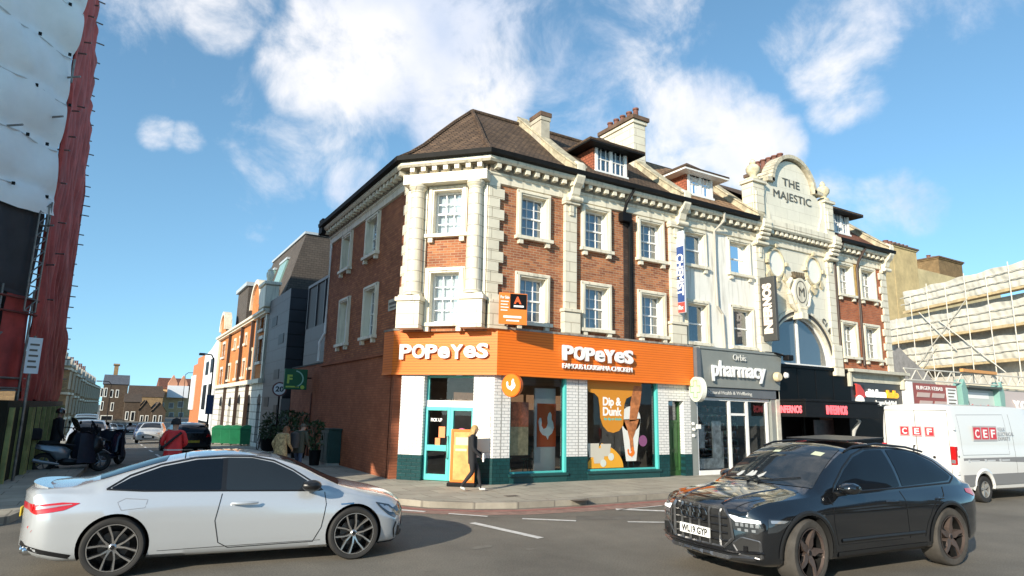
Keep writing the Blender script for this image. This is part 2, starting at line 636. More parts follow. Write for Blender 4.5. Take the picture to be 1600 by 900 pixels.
GREYST = mat('grey_painted_stone', (0.30, 0.30, 0.28), 0.7, vary=0.1, grime=0.2)
CREAMY = mat('cream_painted_band', (0.55, 0.52, 0.42), 0.6, vary=0.12, grime=0.3)

FR = Frame((0, 15.52), (1, 0))
SD = Frame((6.8, 0), (0, -1))
CA, CB = (6.8, 17.3), (8.45, 15.52)
CHF = Frame(CA, (CB[0] - CA[0], CB[1] - CA[1]))
CLEN = (Vector(CB) - Vector(CA)).length
ZC = 0.12           # pavement level


def sash(parent, fr, u0, u1, z0, z1, surround=0.16, recess=0.15, cols=3, rows=2, curtain=None, proud=0.07, stone=None, sill=True, cills=2, inner=True, top=0.15, small=False, name='window', bar=0.022):
    """a stone-dressed sliding sash window: surround > frame, pane, curtain"""
    stone = stone or STONE
    a, b, c, e = u0 + surround, u1 - surround, z0 + (0.13 if sill else surround), z1 - top
    mb = MB(fr)
    if surround > 0.02:
        mb.box(u0, a, -recess - .01, proud, c, z1)
        mb.box(b, u1, -recess - .01, proud, c, z1)
        mb.box(a, b, -recess, proud, e, z1)
        mb.box(u0 + 0.03, a - 0.05, proud, proud + 0.03, c, z1 - 0.04)
        mb.box(b + 0.05, u1 - 0.03, proud, proud + 0.03, c, z1 - 0.04)
        mb.box(u0 + 0.03, u1 - 0.03, proud, proud + 0.034, e + 0.05, z1 - 0.035)
    if sill:
        mb.box(u0 - 0.05, u1 + 0.05, -recess, proud + 0.09, c - 0.10, c)
        for k in range(cills):
            q = u0 + 0.12 + k * (u1 - u0 - 0.24)
            mb.box(q - 0.07, q + 0.07, 0, proud + 0.05, c - 0.24, c - 0.102)
    s = mb.build(name, stone, parent, bevel=0.0)
    f = MB(fr)
    d = -recess
    fw = 0.05
    mid = (c + e) / 2
    f.box(a, a + fw, d - 0.06, d, c, e)
    f.box(b - fw, b, d - 0.06, d, c, e)
    f.box(a + fw, b - fw, d - 0.06, d, c, c + fw * 1.4)
    f.box(a + fw, b - fw, d - 0.06, d, e - fw, e)
    f.box(a + fw, b - fw, d - 0.05, d + 0.01, mid - 0.025, mid + 0.025)
    if cols > 1:
        for k in range(1, cols):
            q = a + fw + (b - a - 2 * fw) * k / cols
            f.box(q - bar / 2, q + bar / 2, d - 0.045, d - 0.012, c + fw, mid - 0.025)
            f.box(q - bar / 2, q + bar / 2, d - 0.045, d - 0.008, mid + 0.025, e - fw)
    if rows > 1:
        for (lo, hi) in ((c + fw, mid), (mid, e - fw)):
            for k in range(1, rows):
                q = lo + (hi - lo) * k / rows
                f.box(a + fw, b - fw, d - 0.043, d - 0.014, q - bar / 2, q + bar / 2)
    f.build('sash_frame', WPAINT, s)
    g = MB(fr)
    dd = d - 0.035
    g.quad([fr.p(a + 0.02, dd, c), fr.p(b - 0.02, dd, c), fr.p(b - 0.02, dd, e), fr.p(a + 0.02, dd, e)])
    g.build('pane', PANE, s)
    q = MB(fr)
    # a net curtain hanging in soft folds just behind the glass
    n = 22
    top_, bot = e + 0.02, c - 0.02
    vs = []
    for i in range(n + 1):
        t = i / n
        off = d - 0.13 - 0.018 * math.sin(t * 40 + u0 * 3)
        vs += [fr.p(a - 0.05 + (b - a + 0.1) * t, off, bot), fr.p(a - 0.05 + (b - a + 0.1) * t, off, top_)]
    q.add(vs, [(2 * i, 2 * i + 2, 2 * i + 3, 2 * i + 1) for i in range(n)])
    q.build('curtain', curtain or CURT, s, smooth=True, auto=False)
    return s, (a, b, c, e)


def cornice(mb, path, z=8.5, step=0.32, first=0.2, mi=0, proj=0.42):
    """stone entablature with modillion blocks, swept along the eaves"""
    mb.sweep(path, [(0.0, z - 0.02), (0.07, z), (0.07, z + 0.20), (0.11, z + 0.24), (0.11, z + 0.30), (0.0, z + 0.30)], mi)
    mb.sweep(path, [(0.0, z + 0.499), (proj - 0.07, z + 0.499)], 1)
    mb.sweep(path, [(0.0, z + 0.50), (proj - 0.06, z + 0.50), (proj, z + 0.56), (proj, z + 0.64), (proj - 0.1, z + 0.66), (0.0, z + 0.66)], mi)
    for i in range(len(path) - 1):
        a, b = Vector(path[i]), Vector(path[i + 1])
        ln = (b - a).length
        fr = Frame(a, b - a)
        k = max(1, int((ln - 0.1) / step))
        st = ln / k
        for j in range(k):
            u = (j + 0.5) * st
            mb.box(u - 0.07, u + 0.07, 0.06, proj - 0.09, z + 0.36, z + 0.5, mi, fr)
        mb.box(0, ln, 0.0, 0.13, z + 0.30, z + 0.498, 1, fr)  # dark strip between the blocks: soot plus painted shade


def chimney(parent, x0, x1, y0, y1, z0, z1, m, pots=5, potm=None, along='y', cap=0.08, poth=0.42, potr=0.11):
    mb = MB()
    mb.box(x0, x1, y0, y1, z0, z1 - 0.3)
    mb.box(x0 - cap * .5, x1 + cap * .5, y0 - cap * .5, y1 + cap * .5, z1 - 0.3, z1 - 0.16)
    c = mb.build('chimney', m, parent, bevel=0.01)
    mb = MB()
    mb.box(x0 - cap, x1 + cap, y0 - cap, y1 + cap, z1 - 0.16, z1)
    mb.build('chimney_cap', mat('sooty_cap', (.12, .075, .05), .9, vary=.3), c, bevel=0.01)
    for k in range(pots):
        t = (k + 0.5) / pots
        p = ((x0 + x1) / 2, y0 + (y1 - y0) * t, z1) if along == 'y' else (x0 + (x1 - x0) * t, (y0 + y1) / 2, z1)
        q = MB()
        q.lathe(p, [(0, 0), (potr * 1.15, 0), (potr, 0.06), (potr * .88, poth - .08), (potr * 1.12, poth - .06), (potr * 1.1, poth), (potr * .8, poth), (potr * .75, poth - .2), (0, poth - .2)], 12)
        q.build('chimney_pot', potm or POT, c, smooth=True)
    return c


ROOFP = [(15.08, 9.26), (15.55, 9.58), (16.1, 10.02), (16.8, 10.62), (17.6, 11.32), (18.5, 12.1)]


def roof_strip(mb, x0, x1, mi=0, x0b=None):
    pts = ROOFP
    for (ya, za), (yb, zb) in zip(pts[:-1], pts[1:]):
        mb.quad([(x0, ya, za), (x1, ya, za), (x1, yb, zb), (x0, yb, zb)], mi)
    mb.quad([(x0, 18.5, 12.1), (x1, 18.5, 12.1), (x1, 22.6, 9.3), (x0, 22.6, 9.3)], mi)


def party(parent, xc, wd=0.34, lift=0.26, m=None, both=True, kneel=True):
    """raised coping wall following the roof slope, with a scrolled stone kneeler at the eaves"""
    mb = MB()
    top = [(y, z + lift) for y, z in ROOFP]
    top[0] = (15.0, 9.42)
    prof = top + [(18.9, 12.1)] + ([(22.6, 9.4), (22.6, 8.9)] if both else []) + [(15.2, 8.95)]
    n = len(prof)
    vs = [(xc - wd / 2, y, z) for y, z in prof] + [(xc + wd / 2, y, z) for y, z in prof]
    mb.add(vs, [tuple(range(n)), tuple(range(2 * n - 1, n - 1, -1))] + [(i, i + n, (i + 1) % n + n, (i + 1) % n) for i in range(n)])
    o = mb.build('party_wall', m or CEMENT, parent)
    cp = MB()
    for (ya, za), (yb, zb) in zip(top[:-1], top[1:]):
        cp.add([(xc - wd / 2 - .05, ya, za + .003), (xc + wd / 2 + .05, ya, za + .003), (xc + wd / 2 + .05, yb, zb + .003), (xc - wd / 2 - .05, yb, zb + .003),
                (xc - wd / 2 - .05, ya, za + .06), (xc + wd / 2 + .05, ya, za + .06), (xc + wd / 2 + .05, yb, zb + .06), (xc - wd / 2 - .05, yb, zb + .06)],
               [(0, 1, 2, 3), (4, 5, 6, 7), (0, 1, 5, 4), (1, 2, 6, 5), (2, 3, 7, 6), (3, 0, 4, 7)])
    cp.build('coping', CEMENT, o)
    if kneel:
        k = MB()
        prof = [(15.52, 8.35), (15.40, 8.35), (15.36, 8.5), (15.25, 8.62), (15.20, 8.8), (15.08, 8.92), (14.98, 9.1), (14.98, 9.5), (15.1, 9.62), (15.3, 9.62), (15.52, 9.5)]
        n = len(prof)
        vs = [(xc - .15, y, z) for y, z in prof] + [(xc + .15, y, z) for y, z in prof]
        k.add(vs, [tuple(range(n)), tuple(range(2 * n - 1, n - 1, -1))] + [(i, i + n, (i + 1) % n + n, (i + 1) % n) for i in range(n)])
        k.tube([(xc - .24, 15.28, 8.47), (xc + .24, 15.28, 8.47)], .085, 12)
        k.build('kneeler', STONE, o, bevel=0.01)
    return o


def dormer(parent, x0, x1, y=16.0, z0=9.93, z1=10.78, m=None, cheek=None, cols=2, eave=0.55, apex=11.45, cream=True, win=True):
    m = m or TILE
    mb = MB()
    # cheeks and face
    for x in (x0 - .12, x1 + .04):
        mb.add([(x, y, z0 - .15), (x + .08, y, z0 - .15), (x + .08, y, z1 + .08), (x, y, z1 + .08), (x, y + 1.7, z1 + .08), (x + .08, y + 1.7, z1 + .08), (x, y + .2, z0 - .15), (x + .08, y + .2, z0 - .15)],
               [(0, 1, 2, 3), (0, 3, 4, 6), (1, 7, 5, 2), (3, 2, 5, 4)])
    d = mb.build('dormer', cheek or TILEH, parent)
    r = MB()
    e0, e1, ya, yb = x0 - eave, x1 + eave, y - .42, y + 2.2
    zc = (x0 + x1) / 2
    zb = z1 + .06
    pts = [(e0, ya, zb), (e1, ya, zb), (e1, yb, zb), (e0, yb, zb), (zc - .05, y + .55, apex), (zc - .05, yb, apex), (zc + .05, y + .55, apex)]
    mid = [(e0 * .55 + zc * .45, ya * .55 + (y + .55) * .45, zb + (apex - zb) * .30), (e1 * .55 + zc * .45, ya * .55 + (y + .55) * .45, zb + (apex - zb) * .30), (e1 * .55 + zc * .45, yb, zb + (apex - zb) * .30), (e0 * .55 + zc * .45, yb, zb + (apex - zb) * .30)]
    r.add(pts[:4] + mid, [(0, 1, 5, 4), (1, 2, 6, 5), (3, 0, 4, 7)])
    r.add(mid + [pts[4], pts[5]], [(0, 1, 4), (1, 2, 5, 4), (3, 0, 4, 5)])
    r.box(e0, e1, ya, yb, zb - .07, zb - .003)
    r.build('dormer_roof', m, d)
    s = MB()
    s.box(e0 + .004, e1 - .004, ya + .004, yb, zb - .13, zb - .073)
    s.build('soffit', LEAD if not cream else WPAINT, d)
    if win:
        f = MB()
        f.box(x0 - .04, x0 + .06, y - .05, y + .05, z0, z1)
        f.box(x1 - .06, x1 + .04, y - .05, y + .05, z0, z1)
        f.box(x0 + .06, x1 - .06, y - .05, y + .05, z1 - .07, z1 - .002)
        f.box(x0 - .08, x1 + .08, y - .09, y + .05, z0 - .08, z0)
        for k in range(1, cols):
            q = x0 + (x1 - x0) * k / cols
            f.box(q - .055, q + .055, y - .045, y + .05, z0, z1 - .07)
        for k in range(cols):
            a = x0 + (x1 - x0) * k / cols
            b = x0 + (x1 - x0) * (k + 1) / cols
            f.box(a + .05, b - .05, y - .02, y + .03, (z0 + z1) / 2 - .015, (z0 + z1) / 2 + .015)
            for j in (1, 2):
                q = a + (b - a) * j / 3
                f.box(q - .012, q + .012, y - .018, y + .028, z0, z1 - .07)
        wn = f.build('dormer_window', WPAINT, d)
        g = MB()
        g.quad([(x0, y + .012, z0), (x1, y + .012, z0), (x1, y + .012, z1 - .05), (x0, y + .012, z1 - .05)])
        g.build('pane', PANE, wn)
        g = MB()
        g.quad([(x0, y + .1, z0), (x1, y + .1, z0), (x1, y + .1, z1 - .05), (x0, y + .1, z1 - .05)])
        g.build('curtain', CURT, wn)
    return d
# ================================================================== corner building
BLOC = (8.75, 15.5, ZC)
B = thing('corner_building', 'three storey red brick and cream stone corner building with a wide orange shop sign', 'building', BLOC)
FW = [(9.40, 10.58), (11.74, 12.92), (14.02, 15.24)]
ROWS = [(6.93, 8.46), (4.42, 6.0)]
S_, T_ = 0.14, 0.15
XE = 15.98


def hole(u0, u1, z0, z1, s=0.16, top=0.15):
    return (u0 + s - .05, u1 - s + .05, z0 + 0.08, z1 - top + .05)


m = MB(FR)
wall(m, FR, 8.45, XE, 4.2, 8.52, [hole(a, b, c, e) for a, b in FW for c, e in ROWS], 0.22)
m.build('front_brick_wall', BRF, B)
m = MB(CHF)
CW = [(0.62, 1.82, 6.87, 8.46), (0.62, 1.82, 4.3, 6.02)]
wall(m, CHF, 0, CLEN, 4.2, 8.52, [hole(*q, s=0.17) for q in CW], 0.22)
m.build('corner_brick_wall', BRC, B)
m = MB(SD)
SW = [(-23.9, -22.72, 6.95, 8.62 - .15), (-21.12, -19.8, 6.95, 8.46), (-23.7, -22.5, 4.17, 5.98), (-20.9, -19.6, 4.19, 6.02)]
wall(m, SD, -25.6, -17.8, 3.7, 4.22, [])
wall(m, SD, -25.6, -17.3, 4.22, 8.52, [hole(*q) for q in SW], 0.22)
m.build('side_brick_wall', BRS, B)
m = MB(SD)
wall(m, SD, -25.6, -17.9, ZC, 3.66, [], d=0.05)
m.quad([SD.p(-25.6, 0.05, 3.66), SD.p(-17.9, 0.05, 3.66), SD.p(-17.9, 0, 3.70), SD.p(-25.6, 0, 3.70)])
m.box(-25.6, -17.9, 0.0, 0.11, 3.60, 3.70)
m.build('side_lower_wall', BRP, B)
# back and hidden walls so that the block is closed
m = MB()
m.quad([(6.8, 25.6, ZC), (16, 25.6, ZC), (16, 25.6, 9.2), (6.8, 25.6, 9.2)])
m.quad([(16, 25.6, ZC), (16, 22.6, ZC), (16, 22.6, 9.2), (16, 25.6, 9.2)])
m.build('rear_wall', BRS, B)

for (a, b) in FW:
    for (c, e) in ROWS:
        sash(B, FR, a, b, c, e, curtain=CURT)
sash(B, CHF, *CW[0], surround=0.17, curtain=CURTW)
sash(B, CHF, *CW[1], surround=0.17, curtain=CURTW)
for q in SW:
    sash(B, SD, *q, curtain=CURT)

# stone dressings of the corner: pilaster strips, columns on pedestals, quoins
m = MB(CHF)
for (a, b) in ((-0.02, 0.60), (1.86, CLEN + .02)):
    m.box(a, b, 0, 0.10, 5.16, 8.5)
    m.box(a - .04, b + .04, 0, 0.42, 4.25, 5.02)
    m.box(a - .08, b + .08, 0, 0.47, 5.02, 5.14)
    m.box(a - .02, b + .02, 0, 0.40, 5.14, 5.2)
m.box(-.08, CLEN + .08, 0, 0.38, 8.46, 8.76)
m.build('corner_dressing', STONEB, B, bevel=0.012)
for uc in (0.33, 2.12):
    c = CHF.p(uc, 0.19, 0)
    m = MB()
    prof = [(0, 5.2), (.27, 5.2), (.27, 5.26), (.25, 5.30), (.225, 5.33)]
    for k in range(8):
        prof.append((.222 - .03 * (k / 7) ** 2, 5.34 + k * (2.88 / 7)))
    prof += [(.21, 8.24), (.195, 8.27), (.21, 8.30), (.25, 8.34), (.26, 8.38), (.26, 8.455), (0, 8.455)]
    m.lathe(c, prof, 28)
    m.build('column', STONEB, B, smooth=True)
m = MB(FR)
k = 0
z = 4.3
while z < 8.5:
    h = min(.31, 8.5 - z)
    m.box(8.43, 8.80 if k % 2 else 8.95, 0, .09 if z > 5.1 else .16, z, z + h - .006)
    z += .31
    k += 1
m.box(8.43, 9.02, 0, .30, 4.25, 5.05)
m.build('quoin', STONEB, B, bevel=0.008)
m = MB(SD)
k = 0
z = 4.3
while z < 8.5:
    h = min(.31, 8.5 - z)
    m.box(-17.62 if k % 2 else -17.48, -17.28, 0, .07, z, z + h - .006)
    z += .31
    k += 1
m.build('quoin', STONEB, B, bevel=0.008)
# pilasters and the sooty groove
for (a, b, w2) in ((11.08, 11.52, .08), (15.44, 15.92, .10)):
    m = MB(FR)
    m.box(a, b, 0, .12, 5.0, 8.36)
    m.box(a - w2, b + w2, 0, .2, 4.26, 4.96)
    m.box(a - w2 * 1.4, b + w2 * 1.4, 0, .24, 4.96, 5.06)
    m.box(a - .06, b + .06, 0, .22, 8.3, 8.5)
    m.box(a + .14, b - .14, .12, .17, 7.95, 8.3)
    m.build('pilaster', STONEB, B, bevel=0.012)
m = MB(FR)
m.box(13.45, 13.86, .002, .03, 4.35, 8.3)
m.build('stained_brick_strip', brick('soot_brick', (0.09, 0.06, 0.045), (0.05, 0.035, 0.03), (0.04, 0.03, 0.03), uv='xz', vary=0.5), B)
m = MB(FR)
m.tube([FR.p(13.55, .47, 9.15), FR.p(13.42, .25, 8.75), FR.p(13.42, .12, 8.45)], .05, 8)
m.box(13.24, 13.62, .04, .26, 8.12, 8.4)
m.tube([FR.p(13.66, .09, 8.2), FR.p(13.66, .09, 4.35)], .05, 8)
m.build('rainwater_pipe', BLACKP, B)
m = MB(SD)
m.tube([SD.p(-25.45, .06, 8.5), SD.p(-25.45, .06, 4.9), SD.p(-25.6, .2, 4.55), SD.p(-25.6, .2, 3.8)], .055, 8)
m.build('rainwater_pipe', WPAINT, B)
m = MB()
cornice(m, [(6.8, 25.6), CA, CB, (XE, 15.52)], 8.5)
m.build('cornice', [STONE, SOOT_SHADE], B)
m = MB()
m.sweep([(6.8, 25.75), CA, CB, (XE, 15.52)], [(0.30, 9.13), (0.42, 9.14), (0.56, 9.17), (0.58, 9.30), (0.50, 9.31), (0.48, 9.22), (0.30, 9.22)])
m.build('gutter', LEAD, B)
m = MB()
m.box(6.3, 6.9, 25.4, 25.9, 8.9, 9.5)
m.build('gutter_box', LEAD, B)

# roof: hipped over the chamfered corner
ex = .47
sa = Vector((6.8 - ex, 17.3 - .0))
c1 = (6.33, 17.12, 9.26)
c2 = (8.26, 15.05, 9.26)
AP = (9.35, 18.5, 12.1)
m = MB()
def curve(p0, p1, t):
    """concave rise: the slope kicks out at the eaves"""
    hz = {0: 0, .14: .11, .31: .27, .5: .48, .73: .73, 1: 1}[t]
    return Vector((p0[0] + (p1[0] - p0[0]) * t, p0[1] + (p1[1] - p0[1]) * t, p0[2] + (p1[2] - p0[2]) * hz))
TS = [0, .14, .31, .5, .73, 1]
def slope(a, b, ta, tb):
    for i in range(5):
        q = [curve(a, ta, TS[i]), curve(b, tb, TS[i]), curve(b, tb, TS[i + 1]), curve(a, ta, TS[i + 1])]
        if (q[2] - q[3]).length < .01:
            q = q[:3]
        m.quad(q)
slope(c2, (11.4, 15.05, 9.26), AP, (11.4, 18.5, 12.1))
slope(c1, c2, AP, AP)
slope((6.33, 25.6, 9.26), c1, (9.35, 25.6, 12.1), AP)
m.quad([(9.35, 18.5, 12.1), (9.35, 25.6, 12.1), (12.4, 25.6, 9.3), (12.4, 21.8, 9.3)])
m.quad([(9.35, 18.5, 12.1), (11.4, 18.5, 12.1), (11.4, 22.6, 9.3), (12.4, 21.8, 9.3)])
m.quad([(6.33, 25.6, 9.26), (9.35, 25.6, 12.1), (12.4, 25.6, 9.3)])
roof_strip(m, 11.4, XE)
m.build('roof', TILE, B)
for hp in (c1, c2):
    m = MB()
    m.tube([curve(hp, AP, t) + Vector((0, 0, .03)) for t in TS], .07, 6)
    m.build('hip_tile', TILE, B)
m = MB()
m.tube([Vector(AP) + Vector((0, 0, .02)), (15.9, 18.5, 12.12)], .09, 6)
m.build('ridge_tile', TILE, B)
party(B, 11.38)
party(B, 15.9)
chimney(B, 11.2, 11.56, 17.0, 17.62, 10.6, 12.02, mat('pale_chimney_render', (.42, .38, .30), .8, vary=.2, grime=.3), 0, cap=.05)
chimney(B, 15.62, 16.22, 17.35, 19.25, 11.0, 13.2, STONEB, 5, cap=.12, poth=.42)
dormer(B, 12.73, 14.0, cream=False)

# ------------------------------------------------------------------ ground floor shop
GL, GR = (6.78, 17.72), (8.78, 15.46)
GF = Frame(GL, (GR[0] - GL[0], GR[1] - GL[1]))
GLEN = (Vector(GR) - Vector(GL)).length
SF = Frame((0, 15.46), (1, 0))


def pier(fr, a, b, mw, mg, depth=0.25, d=0.0, ztop=3.1, groove=None):
    q = MB(fr)
    q.box(a, b, d - depth, d, .80, ztop)
    o = q.build('shop_pier', mw, B)
    q = MB(fr)
    q.box(a - .001, b + .001, d - depth, d + .015, ZC, .798)
    if groove:
        q.box(groove - .01, groove + .01, d + .015, d + .018, ZC, .79)
    q.build('pier_base', mg, o)
    if groove:
        q = MB(fr)
        q.box(groove - .012, groove + .012, d, d + .004, .8, ztop)
        q.build('movement_joint', GREYST, o)


pier(GF, 0.22, 0.93, WHC, GRF, 0.3)
pier(GF, 2.42, GLEN, WHC, GRF, 0.3)
pier(SF, 8.78, 9.30, WHF, GRF, 0.3, groove=9.02)
pier(SF, 11.20, 11.95, WHF, GRF, 0.3, groove=11.62)
pier(SF, 14.78, 15.22, WHF, GRF, 0.3)
pier(SF, 15.90, 16.22, WHF, GRF, 0.3)
m = MB(SF)
m.box(15.22, 15.90, -.3, -.003, 2.48, 3.1)
m.build('door_lintel', WHF, B)
m = MB(GF)
m.box(2.52, 2.93, 0, .02, 0.98, 2.0)
m.build('wall_panel', mat('cream_board', (0.72, 0.68, 0.6), 0.5), B)
# side return of the shop (brick corner)
m = MB(SD)
m.box(-17.95, -17.7, -.2, .05, ZC, 3.1)
m.build('corner_post', BRP, B)
# window frames of the two shop windows
for (a, b, mull) in ((9.30, 11.20, None), (11.95, 14.78, None)):
    q = MB(SF)
    q.box(a, b, -.25, .02, ZC, .34)
    q.box(a - .03, b + .03, -.02, .07, .30, .37)
    o = q.build('shop_window', DGREEN, B)
    q = MB(SF)
    q.box(a, a + .05, -.16, -.06, .37, 3.05)
    q.box(b - .07, b, -.16, -.0, .37, 3.05)
    q.box(a + .05, b - .07, -.16, -.06, .37, .42)
    q.build('window_frame', TURQ, o)
    q = MB(SF)
    q.quad([SF.p(a + .04, -.11, .40), SF.p(b - .05, -.11, .40), SF.p(b - .05, -.11, 3.05), SF.p(a + .04, -.11, 3.05)])
    q.build('pane', SHOPG, o)
# corner entrance doors
q = MB(GF)
q.box(.93, 2.42, -.30, -.18, 2.12, 2.30)
o = q.build('door_head', WPAINT, B)
q = MB(GF)
q.box(.93, 2.42, -.28, -.2, 2.93, 3.05)
q.box(.93, 1.0, -.28, -.2, 2.3, 2.93)
q.box(2.35, 2.42, -.28, -.2, 2.3, 2.93)
tr = q.build('transom_frame', TURQ, o)
q = MB(GF)
q.quad([GF.p(1.0, -.24, 2.3), GF.p(2.35, -.24, 2.3), GF.p(2.35, -.24, 2.93), GF.p(1.0, -.24, 2.93)])
q.build('pane', SHOPG, o)
for (a, b, hs) in ((.93, 1.70, 1), (1.70, 2.42, -1)):
    q = MB(GF)
    q.box(a, a + .09, -.24, -.14, ZC + .02, 2.12)
    q.box(b - .09, b, -.24, -.14, ZC + .02, 2.12)
    q.box(a + .09, b - .09, -.24, -.14, ZC + .02, ZC + .18)
    q.box(a + .09, b - .09, -.24, -.14, 2.02, 2.12)
    q.box(a + .09, b - .09, -.24, -.14, .92, 1.08)
    dr = q.build('door', TURQ, B, bevel=.006)
    q = MB(GF)
    q.quad([GF.p(a + .08, -.19, .2), GF.p(b - .08, -.19, .2), GF.p(b - .08, -.19, 2.05), GF.p(a + .08, -.19, 2.05)])
    q.build('pane', SHOPG, dr)
    if hs == 1:
        q = MB(GF)
        hu = b - .045
        q.tube([GF.p(hu, -.14, .72), GF.p(hu, -.06, .74), GF.p(hu, -.06, 1.32), GF.p(hu, -.14, 1.34)], .016, 8)
        q.build('handle', CHROME, dr)
        text_mesh('PICK UP', .12, GF, a + .17, -.186, 1.72, .003, WLET, 'lettering', dr, bold=.004, width=.34)
        q = MB(GF)
        q.box(a + .42, a + .61, -.187, -.183, 1.28, 1.58)
        q.box(a + .32, a + .47, -.187, -.184, 1.08, 1.27)
        q.build('notice', mat('orange_notice', (0.85, 0.26, 0.09), 0.5), dr)
    else:
        q = MB(GF)
        q.prism([(2.04 + .19 * math.cos(t * PI / 14), 1.36 + .19 * math.sin(t * PI / 14)) for t in range(28)], -.187, -.183)
        q.build('round_sticker', mat('pink_sticker', (0.62, 0.10, 0.28), 0.4), dr)
        q = MB(GF)
        q.box(1.92, 2.16, -.183, -.181, 1.42, 1.47)
        q.box(1.94, 2.14, -.183, -.181, 1.33, 1.38)
        q.box(1.97, 2.11, -.183, -.181, 1.23, 1.29)
        q.build('sticker_print', mat('pale_pink', (0.75, 0.5, 0.5), 0.5), dr)
# green side door beside the second window
q = MB(SF)
q.box(15.22, 15.90, -.28, -.2, ZC, .28)
q.box(15.22, 15.28, -.28, -.18, .28, 2.48)
q.box(15.84, 15.90, -.28, -.18, .28, 2.48)
q.box(15.28, 15.84, -.28, -.22, .28, 1.78)
for (zz0, zz1) in ((.4, .85), (.95, 1.66)):
    for uu in (15.34, 15.58):
        q.box(uu, uu + .19, -.22, -.2, zz0, zz1)
q.box(15.28, 15.84, -.28, -.2, 1.78, 1.86)
dr = q.build('green_side_door', mat('moss_green_paint', (0.035, 0.10, 0.03), 0.4, vary=.2), B, bevel=.005)
q = MB(SF)
q.quad([SF.p(15.28, -.25, 1.86), SF.p(15.84, -.25, 1.86), SF.p(15.84, -.25, 2.48), SF.p(15.28, -.25, 2.48)])
q.build('fanlight', PANE, dr)
q = MB(SF)
q.lathe(SF.p(15.34, -.16, 1.0), [(0, -.05), (.025, -.04), (.03, 0), (0, .01)], 10, 'y')
q.build('handle', CHROME, dr)

# interior of the shop
IM = mat('shop_interior_wall', (0.30, 0.27, 0.24), 0.8, vary=.3, vscale=.8)
q = MB()
q.quad([(6.95, 17.95, ZC + .003), (9.0, 15.7, ZC + .003), (16, 15.7, ZC + .003), (16, 22, ZC + .003), (6.95, 22, ZC + .003)])
q.build('shop_floor', mat('shop_floor_tile', (0.16, 0.12, 0.09), 0.5, vary=.3), B)
q = MB()
q.quad([(6.95, 21.6, ZC), (16, 21.6, ZC), (16, 21.6, 3.05), (6.95, 21.6, 3.05)])
q.quad([(15.1, 15.72, ZC), (15.1, 21.6, ZC), (15.1, 21.6, 3.05), (15.1, 15.72, 3.05)])
q.quad([(6.95, 17.95, ZC), (6.95, 21.6, ZC), (6.95, 21.6, 3.05), (6.95, 17.95, 3.05)])
q.quad([(6.95, 17.95, 3.04), (9.0, 15.7, 3.04), (16, 15.7, 3.04), (16, 21.6, 3.04), (6.95, 21.6, 3.04)])
q.build('shop_inside_wall', IM, B)
q = MB()
q.box(10.0, 15.0, 19.6, 20.2, ZC, 1.15)
q.box(10.0, 15.0, 19.5, 20.3, 1.15, 1.2)
q.build('counter', mat('counter_dark', (0.05, 0.05, 0.05), .4), B)
q = MB()
for k in range(5):
    q.box(10.1 + k * 1.0, 10.95 + k * 1.0, 20.6, 20.65, 2.1, 2.65)
q.build('menu_board', mat('menu_board_lit', (0.3, 0.16, 0.08), .5, vary=.6, vscale=3, emit=((1.0, .55, .3), .12)), B)
# the white screen wall with the red cockerel panel in the first window
q = MB()
q.box(10.42, 11.15, 15.95, 16.0, ZC, 2.72)
o = q.build('display_panel', mat('white_display', (0.62, 0.62, 0.60), .6), B)
q = MB(SF)
q.box(10.50, 11.16, -.485, -.475, 1.05, 2.28)
q.build('red_poster', mat('poster_red', (0.62, 0.10, 0.02), .5), o)
CK = [(.0, .52), (.04, .62), (.10, .62), (.13, .52), (.12, .40), (.20, .30), (.30, .34), (.36, .46), (.34, .62), (.38, .74), (.44, .80), (.50, .72), (.50, .58), (.56, .50), (.60, .34), (.52, .18), (.40, .10), (.36, .0), (.30, .10), (.16, .14), (.05, .26)]
q = MB(SF)
q.prism([(10.54 + x * .92, 1.25 + y * 1.0) for x, y in CK], -.475, -.468)
q.build('cockerel_emblem', WLET, o)
q = MB(SF)
q.box(9.42, 10.02, -.20, -.19, 1.62, 2.30)
pp_ = q.build('hanging_poster', mat('poster_food_red', (0.62, 0.2, 0.10), .5, vary=.6, vscale=7), B)
q = MB(SF)
q.box(9.42, 10.02, -.20, -.19, .85, 1.618)
q.build('poster_lower', mat('poster_food_tan', (0.60, 0.50, 0.30), .5, vary=.35, vscale=6), pp_)
q = MB()
for (tx, ty) in ((9.9, 16.9), (11.3, 17.2), (12.6, 16.9), (14.1, 17.1)):
    q.lathe((tx, ty, 0), [(0, .85), (.33, .85), (.33, .88), (0, .88)], 18)
    q.tube([(tx, ty, ZC), (tx, ty, .85)], .03, 8)
    q.lathe((tx, ty, 0), [(0, ZC), (.22, ZC), (.22, ZC + .03), (0, ZC + .03)], 18)
q.build('table', mat('table_top', (0.22, 0.13, 0.07), .5), B)
q = MB()
for (tx, ty) in ((9.5, 16.5), (10.3, 17.4), (10.8, 16.8), (12.1, 16.6), (13.1, 16.6), (14.5, 16.6), (13.7, 17.5)):
    for dx in (-.15, .15):
        for dy in (-.15, .15):
            q.tube([(tx + dx, ty + dy, ZC), (tx + dx * .7, ty + dy * .7, .62)], .014, 6)
    q.box(tx - .17, tx + .17, ty - .17, ty + .17, .62, .67)
    q.box(tx - .17, tx + .17, ty + .13, ty + .17, .75, 1.0)
q.build('stool', mat('stool_green', (0.05, 0.16, 0.15), .5), B)
